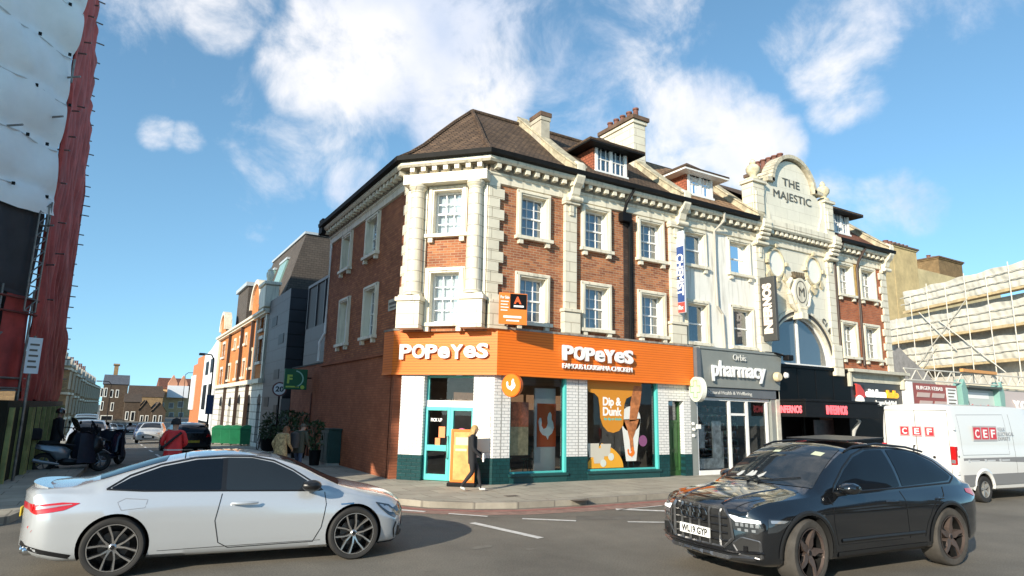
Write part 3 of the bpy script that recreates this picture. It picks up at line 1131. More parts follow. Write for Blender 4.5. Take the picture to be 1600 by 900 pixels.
# window graphics of the second window: amber drip, cups, bowl of dips
AMB = mat('amber_vinyl', (0.60, 0.24, 0.02), .5)
AMB2 = mat('yellow_vinyl', (0.75, 0.36, 0.03), .5)
GD = -.098
q = MB(SF)
drip = [(12.02, 3.03), (12.02, 2.80), (12.08, 2.66), (12.30, 2.62), (12.45, 2.50), (12.50, 2.2), (12.52, 1.9), (12.62, 1.66), (12.80, 1.50), (13.02, 1.46), (13.24, 1.52), (13.40, 1.68), (13.44, 1.95), (13.46, 2.3), (13.55, 2.5), (13.85, 2.62), (14.1, 2.6), (14.2, 3.03)]
q.prism(drip, GD - .004, GD)
vn = q.build('window_vinyl', AMB, B)
text_mesh('Dip &', .34, SF, 12.62, GD, 2.28, .004, WLET, 'lettering', vn, bold=.012, width=.72)
text_mesh('Dunk', .34, SF, 12.62, GD, 1.98, .004, WLET, 'lettering', vn, bold=.012, width=.74)
text_mesh('for dip or drizzle', .10, SF, 12.66, GD, 1.84, .004, mat('teal_print', (0.1, .5, .42), .5), 'lettering', vn, bold=.004, width=.68)
q = MB(SF)
q.prism([(13.34, 1.86), (14.12, 1.90), (13.92, .62), (13.52, .62)], GD - .008, GD - .004)
q.lathe(SF.p(13.73, GD - .006, 1.88), [(0, -.002), (.39, -.002), (.39, .002), (0, .002)], 24, 'y')
q.build('cup_graphic', mat('cup_white', (0.70, 0.70, 0.66), .5), vn)
q = MB(SF)
q.prism([(13.45, 1.84), (14.05, 1.87), (13.92, 1.55), (13.80, 1.30), (13.83, .95), (13.70, .90), (13.66, 1.25), (13.56, 1.6)], GD - .003, GD + .001)
q.prism([(13.66, 1.80), (13.95, 1.84), (14.12, 2.4), (14.2, 2.9), (13.86, 2.9), (13.72, 2.4)], GD - .003, GD + .001)
q.build('sauce_graphic', mat('brown_sauce', (0.42, 0.15, 0.05), .5, vary=.4, vscale=6), vn)
q = MB(SF)
q.prism([(13.56 + x * .5, .72 + y * .42) for x, y in CK], GD + .001, GD + .004)
q.build('cup_emblem', ORFLAT, vn)
q = MB(SF)
q.prism([(14.20 + .17 * math.cos(t * PI / 12), 1.22 + .17 * math.sin(t * PI / 12)) for t in range(24)], GD, GD + .003)
q.build('round_sticker', mat('plum_sticker', (0.22, 0.07, 0.17), .5), vn)
q = MB(SF)
arc = [(12.05, .44), (12.05, .62)] + [(12.05 + 1.35 * math.sin(t * PI / 24), .44 + .78 * math.cos(t * PI / 24) + .0) for t in range(3, 13)]
q.prism(arc, GD - .004, GD)
q.build('bowl_graphic', AMB2, vn)
for (cx, cz, rr) in ((12.25, .98, .22), (12.72, .98, .20), (12.45, .82, .24)):
    q = MB(SF)
    q.prism([(cx - rr, cz + rr * .8), (cx + rr, cz + rr * .8), (cx + rr * .72, cz - rr), (cx - rr * .72, cz - rr)], GD + .001 + rr * .01, GD + .003 + rr * .01)
    q.build('pot_graphic', mat('pot_cream', (0.55, 0.52, 0.44), .5), vn)
for (cx, cz) in ((12.62, .58), (12.92, .76)):
    q = MB(SF)
    q.prism([(cx + .11 * math.cos(t * PI / 12), cz + .11 * math.sin(t * PI / 12)) for t in range(24)], GD + .005, GD + .007)
    q.build('round_label', mat('pale_sticker', (0.62, 0.66, 0.6), .5), vn)

# orange fascia wrapped round the corner
m = MB()
fpath = [(6.62, 18.35), (6.68, 17.72), (8.74, 15.28), (16.22, 15.28)]
FZ0, FZ1 = 3.03, 4.27
m.sweep(fpath, [(0, FZ0), (0, FZ1)])
m.quad([(6.62, 18.35, FZ0), (6.9, 18.35, FZ0), (6.9, 18.35, FZ1), (6.62, 18.35, FZ1)])
fs = m.build('fascia_sign', ORANGE, B)
m = MB()
m.plan([(6.62, 18.34), (6.68, 17.72), (8.74, 15.29), (16.21, 15.29), (16.21, 15.6), (8.9, 15.6), (6.9, 17.9), (6.9, 18.34)], FZ0 - .03, FZ0 + .05)
m.sweep(fpath, [(0.0, FZ0 - .03), (0.02, FZ0 - .03), (0.02, FZ0 + .03), (0.0, FZ0 + .03)])
m.build('fascia_trim', ORFLAT, fs)
m = MB()
m.plan([(6.60, 18.36), (6.66, 17.70), (8.73, 15.26), (16.23, 15.26), (16.23, 15.56), (8.9, 15.6), (6.9, 17.9), (6.9, 18.36)], FZ1 - .01, FZ1 + .05)
m.build('lead_flashing', mat('weathered_lead', (.28, .24, .2), .7, vary=.5, vscale=6), fs)
m = MB()
m.quad([(16.215, 15.28, FZ0), (16.215, 15.52, FZ0), (16.215, 15.52, FZ1), (16.215, 15.28, FZ1)])
m.build('fascia_return', ORFLAT, fs)
FCH = Frame((6.68, 17.72), (8.74 - 6.68, 15.28 - 17.72))
FFR = Frame((0, 15.28), (1, 0))


def chunky(txt_pairs, fr, u, z, width, size, dep, parent):
    cu = u
    tot = sum(p[1] for p in txt_pairs)
    for ch, wd, sc, dz in txt_pairs:
        ww = width * wd / tot
        text_mesh(ch, size * sc, fr, cu + ww * .03, .03, z + dz * size, dep, WLET, 'letter', parent, bold=size * .036, width=ww * .95)
        cu += ww


PAIRS = [('P', 1.0, 1.1, -.03), ('O', 1.05, .98, .03), ('P', .95, 1.0, .0), ('e', .95, 1.22, .02), ('Y', 1.0, 1.0, -.02), ('e', .95, 1.22, .04), ('S', .9, 1.02, .02)]
chunky(PAIRS, FCH, .25, 3.46, 2.72, .52, .07, fs)
chunky(PAIRS, FFR, 10.86, 3.55, 2.66, .53, .09, fs)
text_mesh('FAMOUS LOUISIANA CHICKEN', .20, FFR, 10.88, .03, 3.29, .05, WLET, 'lettering', fs, bold=.002, width=2.62)
for uu in (1.05, 2.05):
    m = MB()
    m.lathe(FCH.p(uu, -.12, FZ0 - .035), [(0, -.012), (.09, -.012), (.09, .0), (0, .0)], 16)
    m.build('downlight', mat('downlight_white', (.8, .8, .78), .4), fs)

# projecting and hung things
def roundel(name, label, cat, c, r, depth, nrmv, mface, mrim):
    o = thing(name, label, cat, c)
    fr = Frame((c[0], c[1]), (nrmv[0], nrmv[1]))
    m = MB(fr)
    ring = [(r * math.cos(t * PI / 20), c[2] + r * math.sin(t * PI / 20)) for t in range(40)]
    m.prism(ring, -depth / 2, depth / 2)
    m.build('drum', mrim, o)
    for s_ in (-1, 1):
        m = MB(fr)
        m.prism([(x * .93, c[2] + (z_ - c[2]) * .93) for x, z_ in ring], s_ * (depth / 2 + .004) - .004, s_ * (depth / 2 + .004) + .004)
        m.build('face', mface, o)
    m = MB()
    m.tube([(c[0], c[1] + r - .02, c[2]), (c[0], 15.40, c[2])], .03, 8)
    m.build('bracket', BLACKP, o)
    return o, fr


ro, rf = roundel('round_projecting_sign', 'round orange projecting sign with a white cockerel beside the corner window', 'sign', (9.03, 14.93, 2.72), .31, .12, (.45, -1), ORFLAT, mat('orange_rim', (.72, .13, .01), .4))
for s_ in (-1, 1):
    m = MB(rf)
    m.prism([(s_ * (x - .3) * .5, 2.56 + y * .42) for x, y in CK], s_ * .07 - .006, s_ * .07 + .006)
    m.build('cockerel_emblem', WLET, ro)
# ------------------------------------------------------------------ signs hanging on the corner building
o = thing('sale_board', 'orange and black estate agent board fixed above the corner of the orange fascia', 'sign', (8.9, 14.9, 4.8))
BF = Frame((8.52, 14.86), (1, -.28))
m = MB(BF)
m.box(0, .78, -.02, .02, 4.33, 5.18)
m.build('board', mat('sale_orange', (.80, .21, .03), .5), o)
m = MB(BF)
m.box(.30, .76, .022, .03, 4.75, 5.16)
bb = m.build('black_panel', BLACKP, o)
text_mesh('A', .26, BF, .42, .032, 4.90, .006, mat('sale_red', (.8, .12, .03), .5), 'lettering', bb, bold=.012)
m = MB(BF)
m.box(.40, .68, .032, .036, 4.80, 4.85)
m.build('printed_line', WLET, bb)
text_mesh('For Sale', .11, BF, .03, .022, 5.02, .006, WLET, 'lettering', o, bold=.003, width=.25)
m = MB(BF)
for k in range(4):
    m.box(.04, .26 - .03 * (k % 2), .022, .026, 4.93 - k * .08, 4.955 - k * .08)
m.box(.12, .62, .022, .026, 4.50, 4.56)
m.box(.2, .56, .022, .026, 4.41, 4.45)
m.build('printed_line', WLET, o)
m = MB()
m.tube([(8.9, 14.9, 4.4), (8.95, 15.5, 4.33)], .02, 6)
m.tube([(9.15, 14.86, 5.1), (9.2, 15.5, 4.9)], .02, 6)
m.build('bracket', BLACKP, o)

o = thing('street_name_plate', 'small cream street name plate on the side wall beside the corner quoins', 'sign', (6.74, 18.2, 5.1))
m = MB(SD)
m.box(-18.55, -17.75, .0, .04, 4.93, 5.27)
m.build('plate', mat('plate_cream', (.55, .5, .4), .6, vary=.2), o)
m = MB(SD)
m.box(-18.48, -17.82, .04, .044, 5.10, 5.18)
m.box(-18.42, -17.9, .04, .044, 4.99, 5.04)
m.build('faded_print', mat('faded_print', (.15, .13, .1), .7), o)

# ================================================================== pharmacy house (white render)
P = thing('pharmacy_house', 'cream rendered terraced house over the grey pharmacy shopfront', 'building', (18, 15.5, ZC))
X0, X1 = 15.98, 19.88
PW = [(16.10, 17.28, 7.02, 8.44), (18.36, 19.60, 7.0, 8.44), (16.14, 17.3, 4.33, 5.93), (18.38, 19.62, 4.34, 5.96)]
m = MB(FR)
wall(m, FR, X0, X1, 4.2, 8.52, [hole(*q, s=.13) for q in PW], .2)
m.build('rendered_wall', RENDER, P)
for q in PW:
    sash(P, FR, *q, surround=.13, cols=1, rows=1, curtain=CURTD if q[2] < 5 else CURT, stone=STONE, proud=.05)
m = MB()
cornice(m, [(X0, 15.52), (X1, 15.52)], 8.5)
m.build('cornice', [STONE, SOOT_SHADE], P)
m = MB()
m.sweep([(X0, 15.52), (X1 - .3, 15.52)], [(0.30, 9.13), (0.42, 9.14), (0.56, 9.17), (0.58, 9.30), (0.50, 9.31), (0.48, 9.22), (0.30, 9.22)])
m.build('gutter', LEAD, P)
m = MB()
roof_strip(m, X0, X1)
m.build('roof', TILE2, P)
m = MB()
m.tube([FR.p(17.78, .46, 9.15), FR.p(17.80, .4, 8.85), FR.p(17.62, .1, 8.5), FR.p(17.62, .09, 7.0), FR.p(17.66, .09, 5.8), FR.p(17.9, .09, 5.55), FR.p(17.95, .09, 4.35)], .045, 8)
m.build('downpipe', mat('painted_pipe', (.45, .42, .36), .5), P)
dormer(P, 17.0, 18.2, z0=9.98, z1=10.76, m=TILE, cols=2)
party(P, 19.72, wd=.3, kneel=False)
# shopfront
PF = Frame((0, 15.46), (1, 0))
GREYS = mat('sage_grey_paint', (0.235, 0.25, 0.235), .45, vary=.05)
GREYD = mat('slate_grey_paint', (0.12, 0.13, 0.14), .45, vary=.08)
m = MB(PF)
m.add([PF.p(16.42, .30, 4.22), PF.p(20.62, .30, 4.22), PF.p(20.62, .16, 2.98), PF.p(16.42, .16, 2.98), PF.p(16.42, -.1, 4.22), PF.p(20.62, -.1, 4.22), PF.p(20.62, -.1, 2.98), PF.p(16.42, -.1, 2.98)],
      [(0, 1, 2, 3), (4, 5, 1, 0), (7, 3, 2, 6), (0, 3, 7, 4), (1, 5, 6, 2)])
m.box(16.36, 20.68, -.1, .34, 4.22, 4.30)
pf = m.build('fascia_sign', GREYS, P, bevel=.008)
m = MB(PF)
m.box(16.42, 20.62, -.1, .10, 2.66, 2.97)
m.build('lower_fascia', GREYD, P)
m = MB(PF)
m.box(16.24, 16.42, -.1, .32, 2.95, 4.25)
m.build('fascia_end', GREYD, P)
TF = Frame((0, 15.25), (1, 0))
text_mesh('pharmacy', .74, TF, 17.0, .03, 3.36, .06, WLET, 'lettering', pf, bold=.014, width=2.72)
text_mesh('Orbis', .30, TF, 18.0, .10, 3.92, .02, mat('pale_letter', (.6, .6, .57), .5), 'lettering', pf, width=.66)
text_mesh('Natural Health & Wellbeing', .17, PF, 16.95, .105, 2.75, .01, mat('pale_letter', (.6, .6, .57), .5), 'lettering', pf, width=2.2)
m = MB()
m.lathe((20.28, 15.10, 3.45), [(0, -.09), (.13, -.09), (.17, -.03), (.17, .08), (0, .08)], 20, 'y')
m.build('alarm_box', mat('alarm_cream', (.62, .52, .33), .5), P, smooth=True)
m = MB(PF)
m.box(16.22, 16.50, -.3, .0, ZC, 2.95)
m.box(20.22, 20.46, -.3, .06, ZC, 2.95)
m.build('shop_pier', GREYS, P)
m = MB(PF)
m.box(20.46, 20.66, -.3, .10, ZC, 4.2)
m.build('party_pier', mat('stone_pier', (.5, .48, .42), .7, vary=.2), P)
m = MB(PF)
m.box(16.50, 16.56, -.12, -.02, ZC, 2.62)
m.box(16.56, 20.22, -.12, -.02, 2.54, 2.64)
m.box(16.56, 20.22, -.14, 0.0, ZC, .26)
for uu in (18.06, 18.96, 20.02):
    m.box(uu, uu + .10, -.12, -.02, .26, 2.54)
m.box(18.16, 18.96, -.11, -.03, 2.05, 2.13)
sw = m.build('shop_window', WPAINT, P)
m = MB(PF)
m.quad([PF.p(16.56, -.08, .26), PF.p(20.22, -.08, .26), PF.p(20.22, -.08, 2.54), PF.p(16.56, -.08, 2.54)])
m.build('pane', SHOPG, sw)
m = MB()
m.quad([(16.4, 19.0, ZC), (20.6, 19.0, ZC), (20.6, 19.0, 2.9), (16.4, 19.0, 2.9)])
m.quad([(16.3, 15.6, ZC), (16.3, 19.0, ZC), (16.3, 19.0, 2.9), (16.3, 15.6, 2.9)])
m.quad([(20.6, 15.6, ZC), (20.6, 19.0, ZC), (20.6, 19.0, 2.9), (20.6, 15.6, 2.9)])
m.quad([(16.3, 15.6, 2.9), (20.6, 15.6, 2.9), (20.6, 19, 2.9), (16.3, 19, 2.9)])
m.quad([(16.3, 15.6, ZC + .003), (20.6, 15.6, ZC + .003), (20.6, 19, ZC + .003), (16.3, 19, ZC + .003)])
m.build('shop_inside_wall', mat('pharm_inside', (.30, .30, .30), .8, vary=.4, vscale=1.5), P)
random.seed(3)
m = MB()
m.box(16.9, 20.3, 17.3, 17.32, ZC, 2.35)
for k in range(7):
    zz = .35 + k * .30
    m.box(16.9, 20.3, 16.95, 17.3, zz, zz + .02)
sh = m.build('shelf_unit', mat('shelf_grey', (.16, .16, .17), .6), P)
for g, colr in enumerate(((.80, .80, .78), (.30, .42, .55), (.55, .30, .24), (.30, .45, .36))):  # packaging colours raised to stand in for the shop's inside lighting
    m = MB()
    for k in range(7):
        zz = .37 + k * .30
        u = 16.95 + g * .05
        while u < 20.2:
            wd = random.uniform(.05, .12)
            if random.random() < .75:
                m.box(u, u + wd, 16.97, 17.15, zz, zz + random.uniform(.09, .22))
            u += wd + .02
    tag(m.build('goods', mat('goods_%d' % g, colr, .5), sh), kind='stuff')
m = MB()
m.box(17.52, 17.95, 15.75, 15.78, .35, 1.85)
m.box(16.95, 17.25, 15.85, 15.88, .95, 1.72)
m.box(17.98, 18.1, 15.8, 15.83, .3, 1.5)
m.box(16.75, 18.0, 15.72, 15.74, .28, .62)
m.build('display_card', mat('display_card', (.50, .52, .52), .6, vary=.5, vscale=5), P)
m = MB(PF)
m.box(16.44, 16.60, 0, .07, 1.60, 1.74)
m.build('bell_box', WPAINT, P)
for (uu, zz) in ((16.30, 1.76), (16.32, 1.58), (16.30, 1.38)):
    m = MB()
    m.lathe((uu, 15.44, zz), [(0, -.03), (.05, -.03), (.055, .02)], 12, 'y')
    m.build('bell_push', WPAINT, P, smooth=True)

ro, rf = roundel('pharmacy_cross_sign', 'round pale green projecting sign with a cross between the two shops', 'sign', (16.06, 14.98, 2.86), .40, .16, (-.25, -1), mat('pale_green_face', (.62, .70, .52), .4), mat('white_rim', (.68, .70, .64), .4))
GCR = mat('green_cross_line', (.16, .34, .16), .5)
for s_ in (-1, 1):
    m = MB(rf)
    a, b, tw = .10, .27, .02
    c0 = 2.86
    pl = [(-a, -b), (a, -b), (a, -a), (b, -a), (b, a), (a, a), (a, b), (-a, b), (-a, a), (-b, a), (-b, -a), (-a, -a)]
    for i in range(12):
        (ax, az), (bx, bz) = pl[i], pl[(i + 1) % 12]
        m.box(min(ax, bx) - .012, max(ax, bx) + .012, s_ * .09 - .003, s_ * .09 + .003, c0 + min(az, bz) - .012, c0 + max(az, bz) + .012)
    m.build('cross_outline', GCR, ro)

# CHEMIST banner sign at right angles to the wall
o = thing('chemist_sign', 'tall narrow white and blue projecting sign reading CHEMIST', 'sign', (15.75, 15.2, 6.7))
CHX = Frame((15.75, 0), (0, -1))
m = MB(CHX)
m.box(-15.46, -15.09, -.03, .03, 5.36, 8.15)
bd = m.build('board', mat('sign_white', (.72, .74, .76), .5), o)
BLUE = mat('sign_blue', (.02, .06, .22), .4)
REDS = mat('sign_red', (.62, .06, .05), .4)
m = MB(CHX)
m.box(-15.455, -15.095, .031, .036, 5.72, 7.62)
m.build('blue_panel', BLUE, bd)
m = MB(CHX)
m.box(-15.455, -15.095, .031, .036, 5.37, 5.71)
m.build('red_panel', REDS, bd)
m = MB(CHX)
m.box(-15.31, -15.24, .031, .036, 7.75, 8.08)
m.box(-15.44, -15.11, .031, .0355, 7.88, 7.95)
m.build('cross', mat('pale_green_face', (.62, .70, .52), .4), bd)
t_ = text_mesh('CHEMIST', .40, CHX, -15.40, .037, 7.36, .01, WLET, 'lettering', bd, bold=.012, rot=-PI / 2, width=1.42)
text_mesh('Rx', .2, CHX, -15.38, .037, 5.47, .006, WLET, 'lettering', bd, bold=.004)
m = MB()
m.tube([(15.75, 15.1, 8.0), (15.75, 15.5, 8.0)], .02, 6)
m.tube([(15.75, 15.1, 5.5), (15.75, 15.5, 5.5)], .02, 6)
m.tube([(15.75, 15.45, 5.36), (15.75, 15.42, 4.3)], .03, 6)
m.build('bracket', WPAINT, o)

# ================================================================== the Majestic
J = thing('majestic_hall', 'cream faience former cinema front with a curved gable and a great arched window', 'building', (22.2, 15.5, ZC))
X0, X1 = 19.88, 24.62
ACX, AZ, AR = 22.27, 4.0, 1.86
m = MB(FR)
# wall with a semicircular opening, built as strips
NA = 32
top = 8.52
m.quad([FR.p(X0, 0, 2.6), FR.p(ACX - AR, 0, 2.6), FR.p(ACX - AR, 0, top), FR.p(X0, 0, top)])
m.quad([FR.p(ACX + AR, 0, 2.6), FR.p(X1, 0, 2.6), FR.p(X1, 0, top), FR.p(ACX + AR, 0, top)])
for k in range(NA):
    a0, a1 = PI - PI * k / NA, PI - PI * (k + 1) / NA
    p0 = (ACX + AR * math.cos(a0), AZ + AR * math.sin(a0))
    p1 = (ACX + AR * math.cos(a1), AZ + AR * math.sin(a1))
    m.quad([FR.p(p0[0], 0, p0[1]), FR.p(p1[0], 0, p1[1]), FR.p(p1[0], 0, top), FR.p(p0[0], 0, top)])
    m.quad([FR.p(p0[0], 0, p0[1]), FR.p(p0[0], -.4, p0[1]), FR.p(p1[0], -.4, p1[1]), FR.p(p1[0], 0, p1[1])])
m.build('faience_wall', FAIENCE, J)
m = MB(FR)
for (r0, r1, d, mi_) in ((AR, AR + .09, .05, 0), (AR + .09, AR + .20, .08, 1), (AR + .20, AR + .29, .13, 0)):  # middle ring coloured dark, mostly for the shadow on the arch
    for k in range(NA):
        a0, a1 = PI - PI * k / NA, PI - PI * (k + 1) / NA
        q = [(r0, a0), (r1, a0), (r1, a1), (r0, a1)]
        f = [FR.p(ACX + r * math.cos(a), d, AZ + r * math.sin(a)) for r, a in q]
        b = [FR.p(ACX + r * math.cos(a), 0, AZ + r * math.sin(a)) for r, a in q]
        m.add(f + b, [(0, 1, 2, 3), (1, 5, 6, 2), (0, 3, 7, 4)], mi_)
m.build('archivolt', [STONE, mat('shade_dark_moulding', (.05, .05, .05), .5)], J)
m = MB(FR)
for s_ in (-1, 1):
    m.box(ACX + s_ * (AR + .2) - .3, ACX + s_ * (AR + .2) + .3, 0, .26, 3.66, 3.98)
m.build('impost', STONE, J, bevel=.03)
# the arched window
m = MB(FR)
for k in range(NA):
    a0, a1 = PI - PI * k / NA, PI - PI * (k + 1) / NA
    q = [(AR - .07, a0), (AR, a0), (AR, a1), (AR - .07, a1)]
    f = [FR.p(ACX + r * math.cos(a), -.10, AZ + r * math.sin(a)) for r, a in q]
    b = [FR.p(ACX + r * math.cos(a), -.18, AZ + r * math.sin(a)) for r, a in q]
    m.add(f + b, [(0, 1, 2, 3), (0, 3, 7, 4)])
m.box(ACX - .045, ACX + .045, -.18, -.08, AZ, AZ + AR - .02)
m.box(ACX - AR, ACX + AR, -.18, -.03, AZ - .06, AZ + .05)
aw = m.build('arched_window', WPAINT, J)
m = MB(FR)
m.add([FR.p(ACX + AR * math.cos(PI * k / NA), -.14, AZ + AR * math.sin(PI * k / NA)) for k in range(NA + 1)], [tuple(range(NA + 1))])
m.build('pane', mat('dark_mirror_pane', (.055, .075, .10), .03, spec=1.0, coat=1.0), aw)
# oval niches
for uc in (21.03, 23.34):
    m = MB(FR)
    for (r0, r1, d, mi) in ((1.0, 1.14, .09, 0), (1.14, 1.22, .05, 0)):
        for k in range(28):
            a0, a1 = 2 * PI * k / 28, 2 * PI * (k + 1) / 28
            q = [(r0, a0), (r1, a0), (r1, a1), (r0, a1)]
            f = [FR.p(uc + .42 * r * math.cos(a), d, 7.82 + .52 * r * math.sin(a)) for r, a in q]
            b = [FR.p(uc + .42 * r * math.cos(a), 0, 7.82 + .52 * r * math.sin(a)) for r, a in q]
            m.add(f + b, [(0, 1, 2, 3), (1, 5, 6, 2), (0, 3, 7, 4)])
    for an in (0, 90, 180, 270):
        m.box(uc + .56 * math.cos(R(an)) - .07, uc + .56 * math.cos(R(an)) + .07, 0, .15, 7.82 + .67 * math.sin(R(an)) - .07, 7.82 + .67 * math.sin(R(an)) + .07)
    m.prism([(uc - .2, 7.16), (uc + .2, 7.16), (uc + .08, 6.9), (uc, 6.82), (uc - .08, 6.9)], 0, .10)
    for s_ in (-1, 1):
        m.prism([(uc + s_ * .42, 7.5), (uc + s_ * .6, 7.3), (uc + s_ * .52, 7.1), (uc + s_ * .38, 7.2)], 0, .08)
    o2 = m.build('oval_frame', mat('buff_faience', (.55, .48, .33), .5, vary=.2, vscale=5), J)
    m = MB(FR)
    m.prism([(uc + .42 * math.cos(2 * PI * k / 28), 7.82 + .52 * math.sin(2 * PI * k / 28)) for k in range(28)], 0.004, .015)
    m.build('oval_panel', mat('oval_white', (.78, .77, .70), .5), o2)
# crest with an M and a crown above the arch
cu_, cz_ = 22.12, 6.76
m = MB(FR)
ring = [(cu_ + .44 * math.cos(2 * PI * k / 30), cz_ + .58 * math.sin(2 * PI * k / 30)) for k in range(30)]
m.prism(ring, 0, .30)
for s_ in (-1, 1):
    m.tube([FR.p(cu_ + s_ * .42, .2, cz_ + .52), FR.p(cu_ + s_ * .62, .2, cz_ + .3), FR.p(cu_ + s_ * .60, .2, cz_ - .1), FR.p(cu_ + s_ * .5, .2, cz_ - .45), FR.p(cu_ + s_ * .22, .2, cz_ - .72)], [.08, .11, .10, .10, .07], 8)
m.prism([(cu_ - .32, cz_ - .5), (cu_ + .32, cz_ - .5), (cu_ + .2, cz_ - .82), (cu_, cz_ - .9), (cu_ - .2, cz_ - .82)], 0, .36)
m.box(cu_ - .2, cu_ + .2, 0, .4, 5.72, 5.98)
for k in range(5):
    m.lathe(FR.p(cu_ - .2 + k * .1, .36, cz_ - .62), [(0, .04), (.045, 0), (0, -.04)], 8, 'y')
cr_ = m.build('crest', STONE, J, bevel=.02)
m = MB(FR)
for k in range(30):
    a0, a1 = 2 * PI * k / 30, 2 * PI * (k + 1) / 30
    q = [(.29, .40, a0), (.32, .44, a0), (.32, .44, a1), (.29, .40, a1)]
    m.add([FR.p(cu_ + rx * math.cos(a), .31, cz_ + .02 + rz * math.sin(a)) for rx, rz, a in q] + [FR.p(cu_ + rx * math.cos(a), .27, cz_ + .02 + rz * math.sin(a)) for rx, rz, a in q], [(0, 1, 2, 3), (0, 3, 7, 4), (1, 5, 6, 2)])
m.build('crest_ring', mat('dark_line', (.12, .11, .09), .6), cr_)
text_mesh('M', .50, FR, cu_ - .17, .302, cz_ - .15, .02, mat('dark_line', (.12, .11, .09), .6), 'lettering', cr_, width=.34)
m = MB(FR)
for k in range(5):
    m.tube([FR.p(cu_ - .26 + k * .13, .2, cz_ + .60), FR.p(cu_ - .30 + k * .15, .2, cz_ + .80)], [.05, .07], 8)
m.box(cu_ - .3, cu_ + .3, .1, .3, cz_ + .56, cz_ + .66)
m.build('crown', mat('tarnished_crown', (.13, .10, .06), .7, vary=.3, vscale=8), cr_)
# lettering round the arch
LT = mat('dark_letter', (.10, .10, .09), .6)
for i, chh in enumerate('CINEMA'):
    a = R(52 - i * 6.2)
    rr = AR + .46
    text_mesh(chh, .26, FR, ACX + rr * math.cos(a), .02, AZ + rr * math.sin(a), .03, LT, 'lettering', J, rot=a - PI / 2, bold=.006)
# pilasters and brackets
for (a, b) in ((19.84, 20.30), (24.22, 24.66)):
    m = MB(FR)
    m.box(a, b, 0, .10, 4.1, 8.36)
    m.box(a - .06, b + .06, 0, .17, 4.0, 4.9)
    m.box(a - .08, b + .08, 0, .22, 8.34, 8.5)
    m.tube([FR.p(a - .1, .2, 8.42), FR.p(b + .1, .2, 8.42)], .085, 10)
    m.prism([((a + b) / 2 - .1, 8.3), ((a + b) / 2 + .1, 8.3), ((a + b) / 2 + .05, 7.9), ((a + b) / 2 - .05, 7.9)], .10, .15)
    m.build('pilaster', STONEB, J, bevel=.01)
    k = MB()
    xc = (a + b) / 2
    prof = [(15.52, 8.5), (15.36, 8.5), (15.24, 8.62), (15.22, 8.85), (15.06, 8.95), (14.98, 9.15), (15.0, 9.3), (15.52, 9.3)]
    n = len(prof)
    vs = [(xc - .2, y, z) for y, z in prof] + [(xc + .2, y, z) for y, z in prof]
    k.add(vs, [tuple(range(n)), tuple(range(2 * n - 1, n - 1, -1))] + [(i, i + n, (i + 1) % n + n, (i + 1) % n) for i in range(n)])
    for zz in (8.6, 8.75, 8.9, 9.02):
        k.tube([(xc - .22, 15.2 - (zz - 8.6) * .4, zz), (xc + .22, 15.2 - (zz - 8.6) * .4, zz)], .06, 8)
    k.build('console_bracket', STONE, J)
m = MB()
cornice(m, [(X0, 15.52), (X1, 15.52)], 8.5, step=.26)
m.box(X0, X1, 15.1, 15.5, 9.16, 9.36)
m.build('cornice', [STONE, SOOT_SHADE], J)
# attic gable
GY = 15.36
GFm = Frame((0, GY), (1, 0))
m = MB(GFm)
poly = [(20.2, 9.3), (24.1, 9.3), (24.1, 10.2), (24.0, 10.5), (23.78, 10.72), (23.62, 11.0)]
cx, cz, rr = 22.15, 10.95, 1.12
poly = [(20.1, 9.3), (24.2, 9.3), (24.2, 10.45), (24.05, 10.62), (23.85, 10.72), (23.6, 10.98)]
poly += [(cx + 1.18 * math.cos(PI * k / 20), 10.98 + 1.14 * math.sin(PI * k / 20)) for k in range(21)]
poly += [(20.7, 10.98), (20.45, 10.72), (20.25, 10.62), (20.1, 10.45)]
m.prism(poly, -.35, 0)
gb = m.build('gable', FAIENCE, J)
m = MB(GFm)
pts = [(20.5, 10.98)] + [(20.75, 11.0)] + [(cx + 1.26 * math.cos(PI - PI * k / 24), 11.0 + 1.2 * math.sin(PI - PI * k / 24)) for k in range(25)] + [(23.7, 11.0), (23.95, 10.98)]
for (ax, az), (bx, bz) in zip(pts[:-1], pts[1:]):
    if abs(ax - bx) + abs(az - bz) < .01:
        continue
    v = Vector((bx - ax, bz - az)).normalized()
    nx, nz = -v.y * .15, v.x * .15
    q = [(ax, az), (bx, bz), (bx + nx, bz + nz), (ax + nx, az + nz)]
    m.prism(q, -.40, .16)
m.build('curved_coping', mat('weathered_stone', (.50, .45, .34), .6, vary=.3, vscale=5, grime=.3), gb)
text_mesh('THE', .46, GFm, 21.55, .0, 11.02, .03, LT, 'lettering', gb, width=1.05, bold=-.003)
text_mesh('MAJESTIC', .46, GFm, 20.95, .0, 10.44, .03, LT, 'lettering', gb, width=2.35, bold=-.003)
for (a, b) in ((19.62, 20.28), (24.05, 24.62)):
    m = MB(GFm)
    m.box(a, b, -.4, .12, 9.3, 10.75)
    m.box(a + .1, b - .1, .12, .17, 9.6, 10.4)
    m.box(a - .06, b + .06, -.44, .18, 9.3, 9.45)
    m.box(a - .08, b + .08, -.46, .20, 10.75, 10.87)
    pr = m.build('gable_pier', STONEB, gb, bevel=.012)
    m = MB()
    c = GFm.p((a + b) / 2, -.1, 0)
    m.lathe(c, [(0, 10.87), (.24, 10.87), (.22, 11.0), (.12, 11.05), (.14, 11.12), (.25, 11.25), (.27, 11.38), (.2, 11.5), (.1, 11.56), (.12, 11.62), (.07, 11.74), (0, 11.8)], 18)
    m.build('urn', mat('urn_stone', (.58, .52, .36), .6, vary=.3, vscale=6), pr, smooth=True)
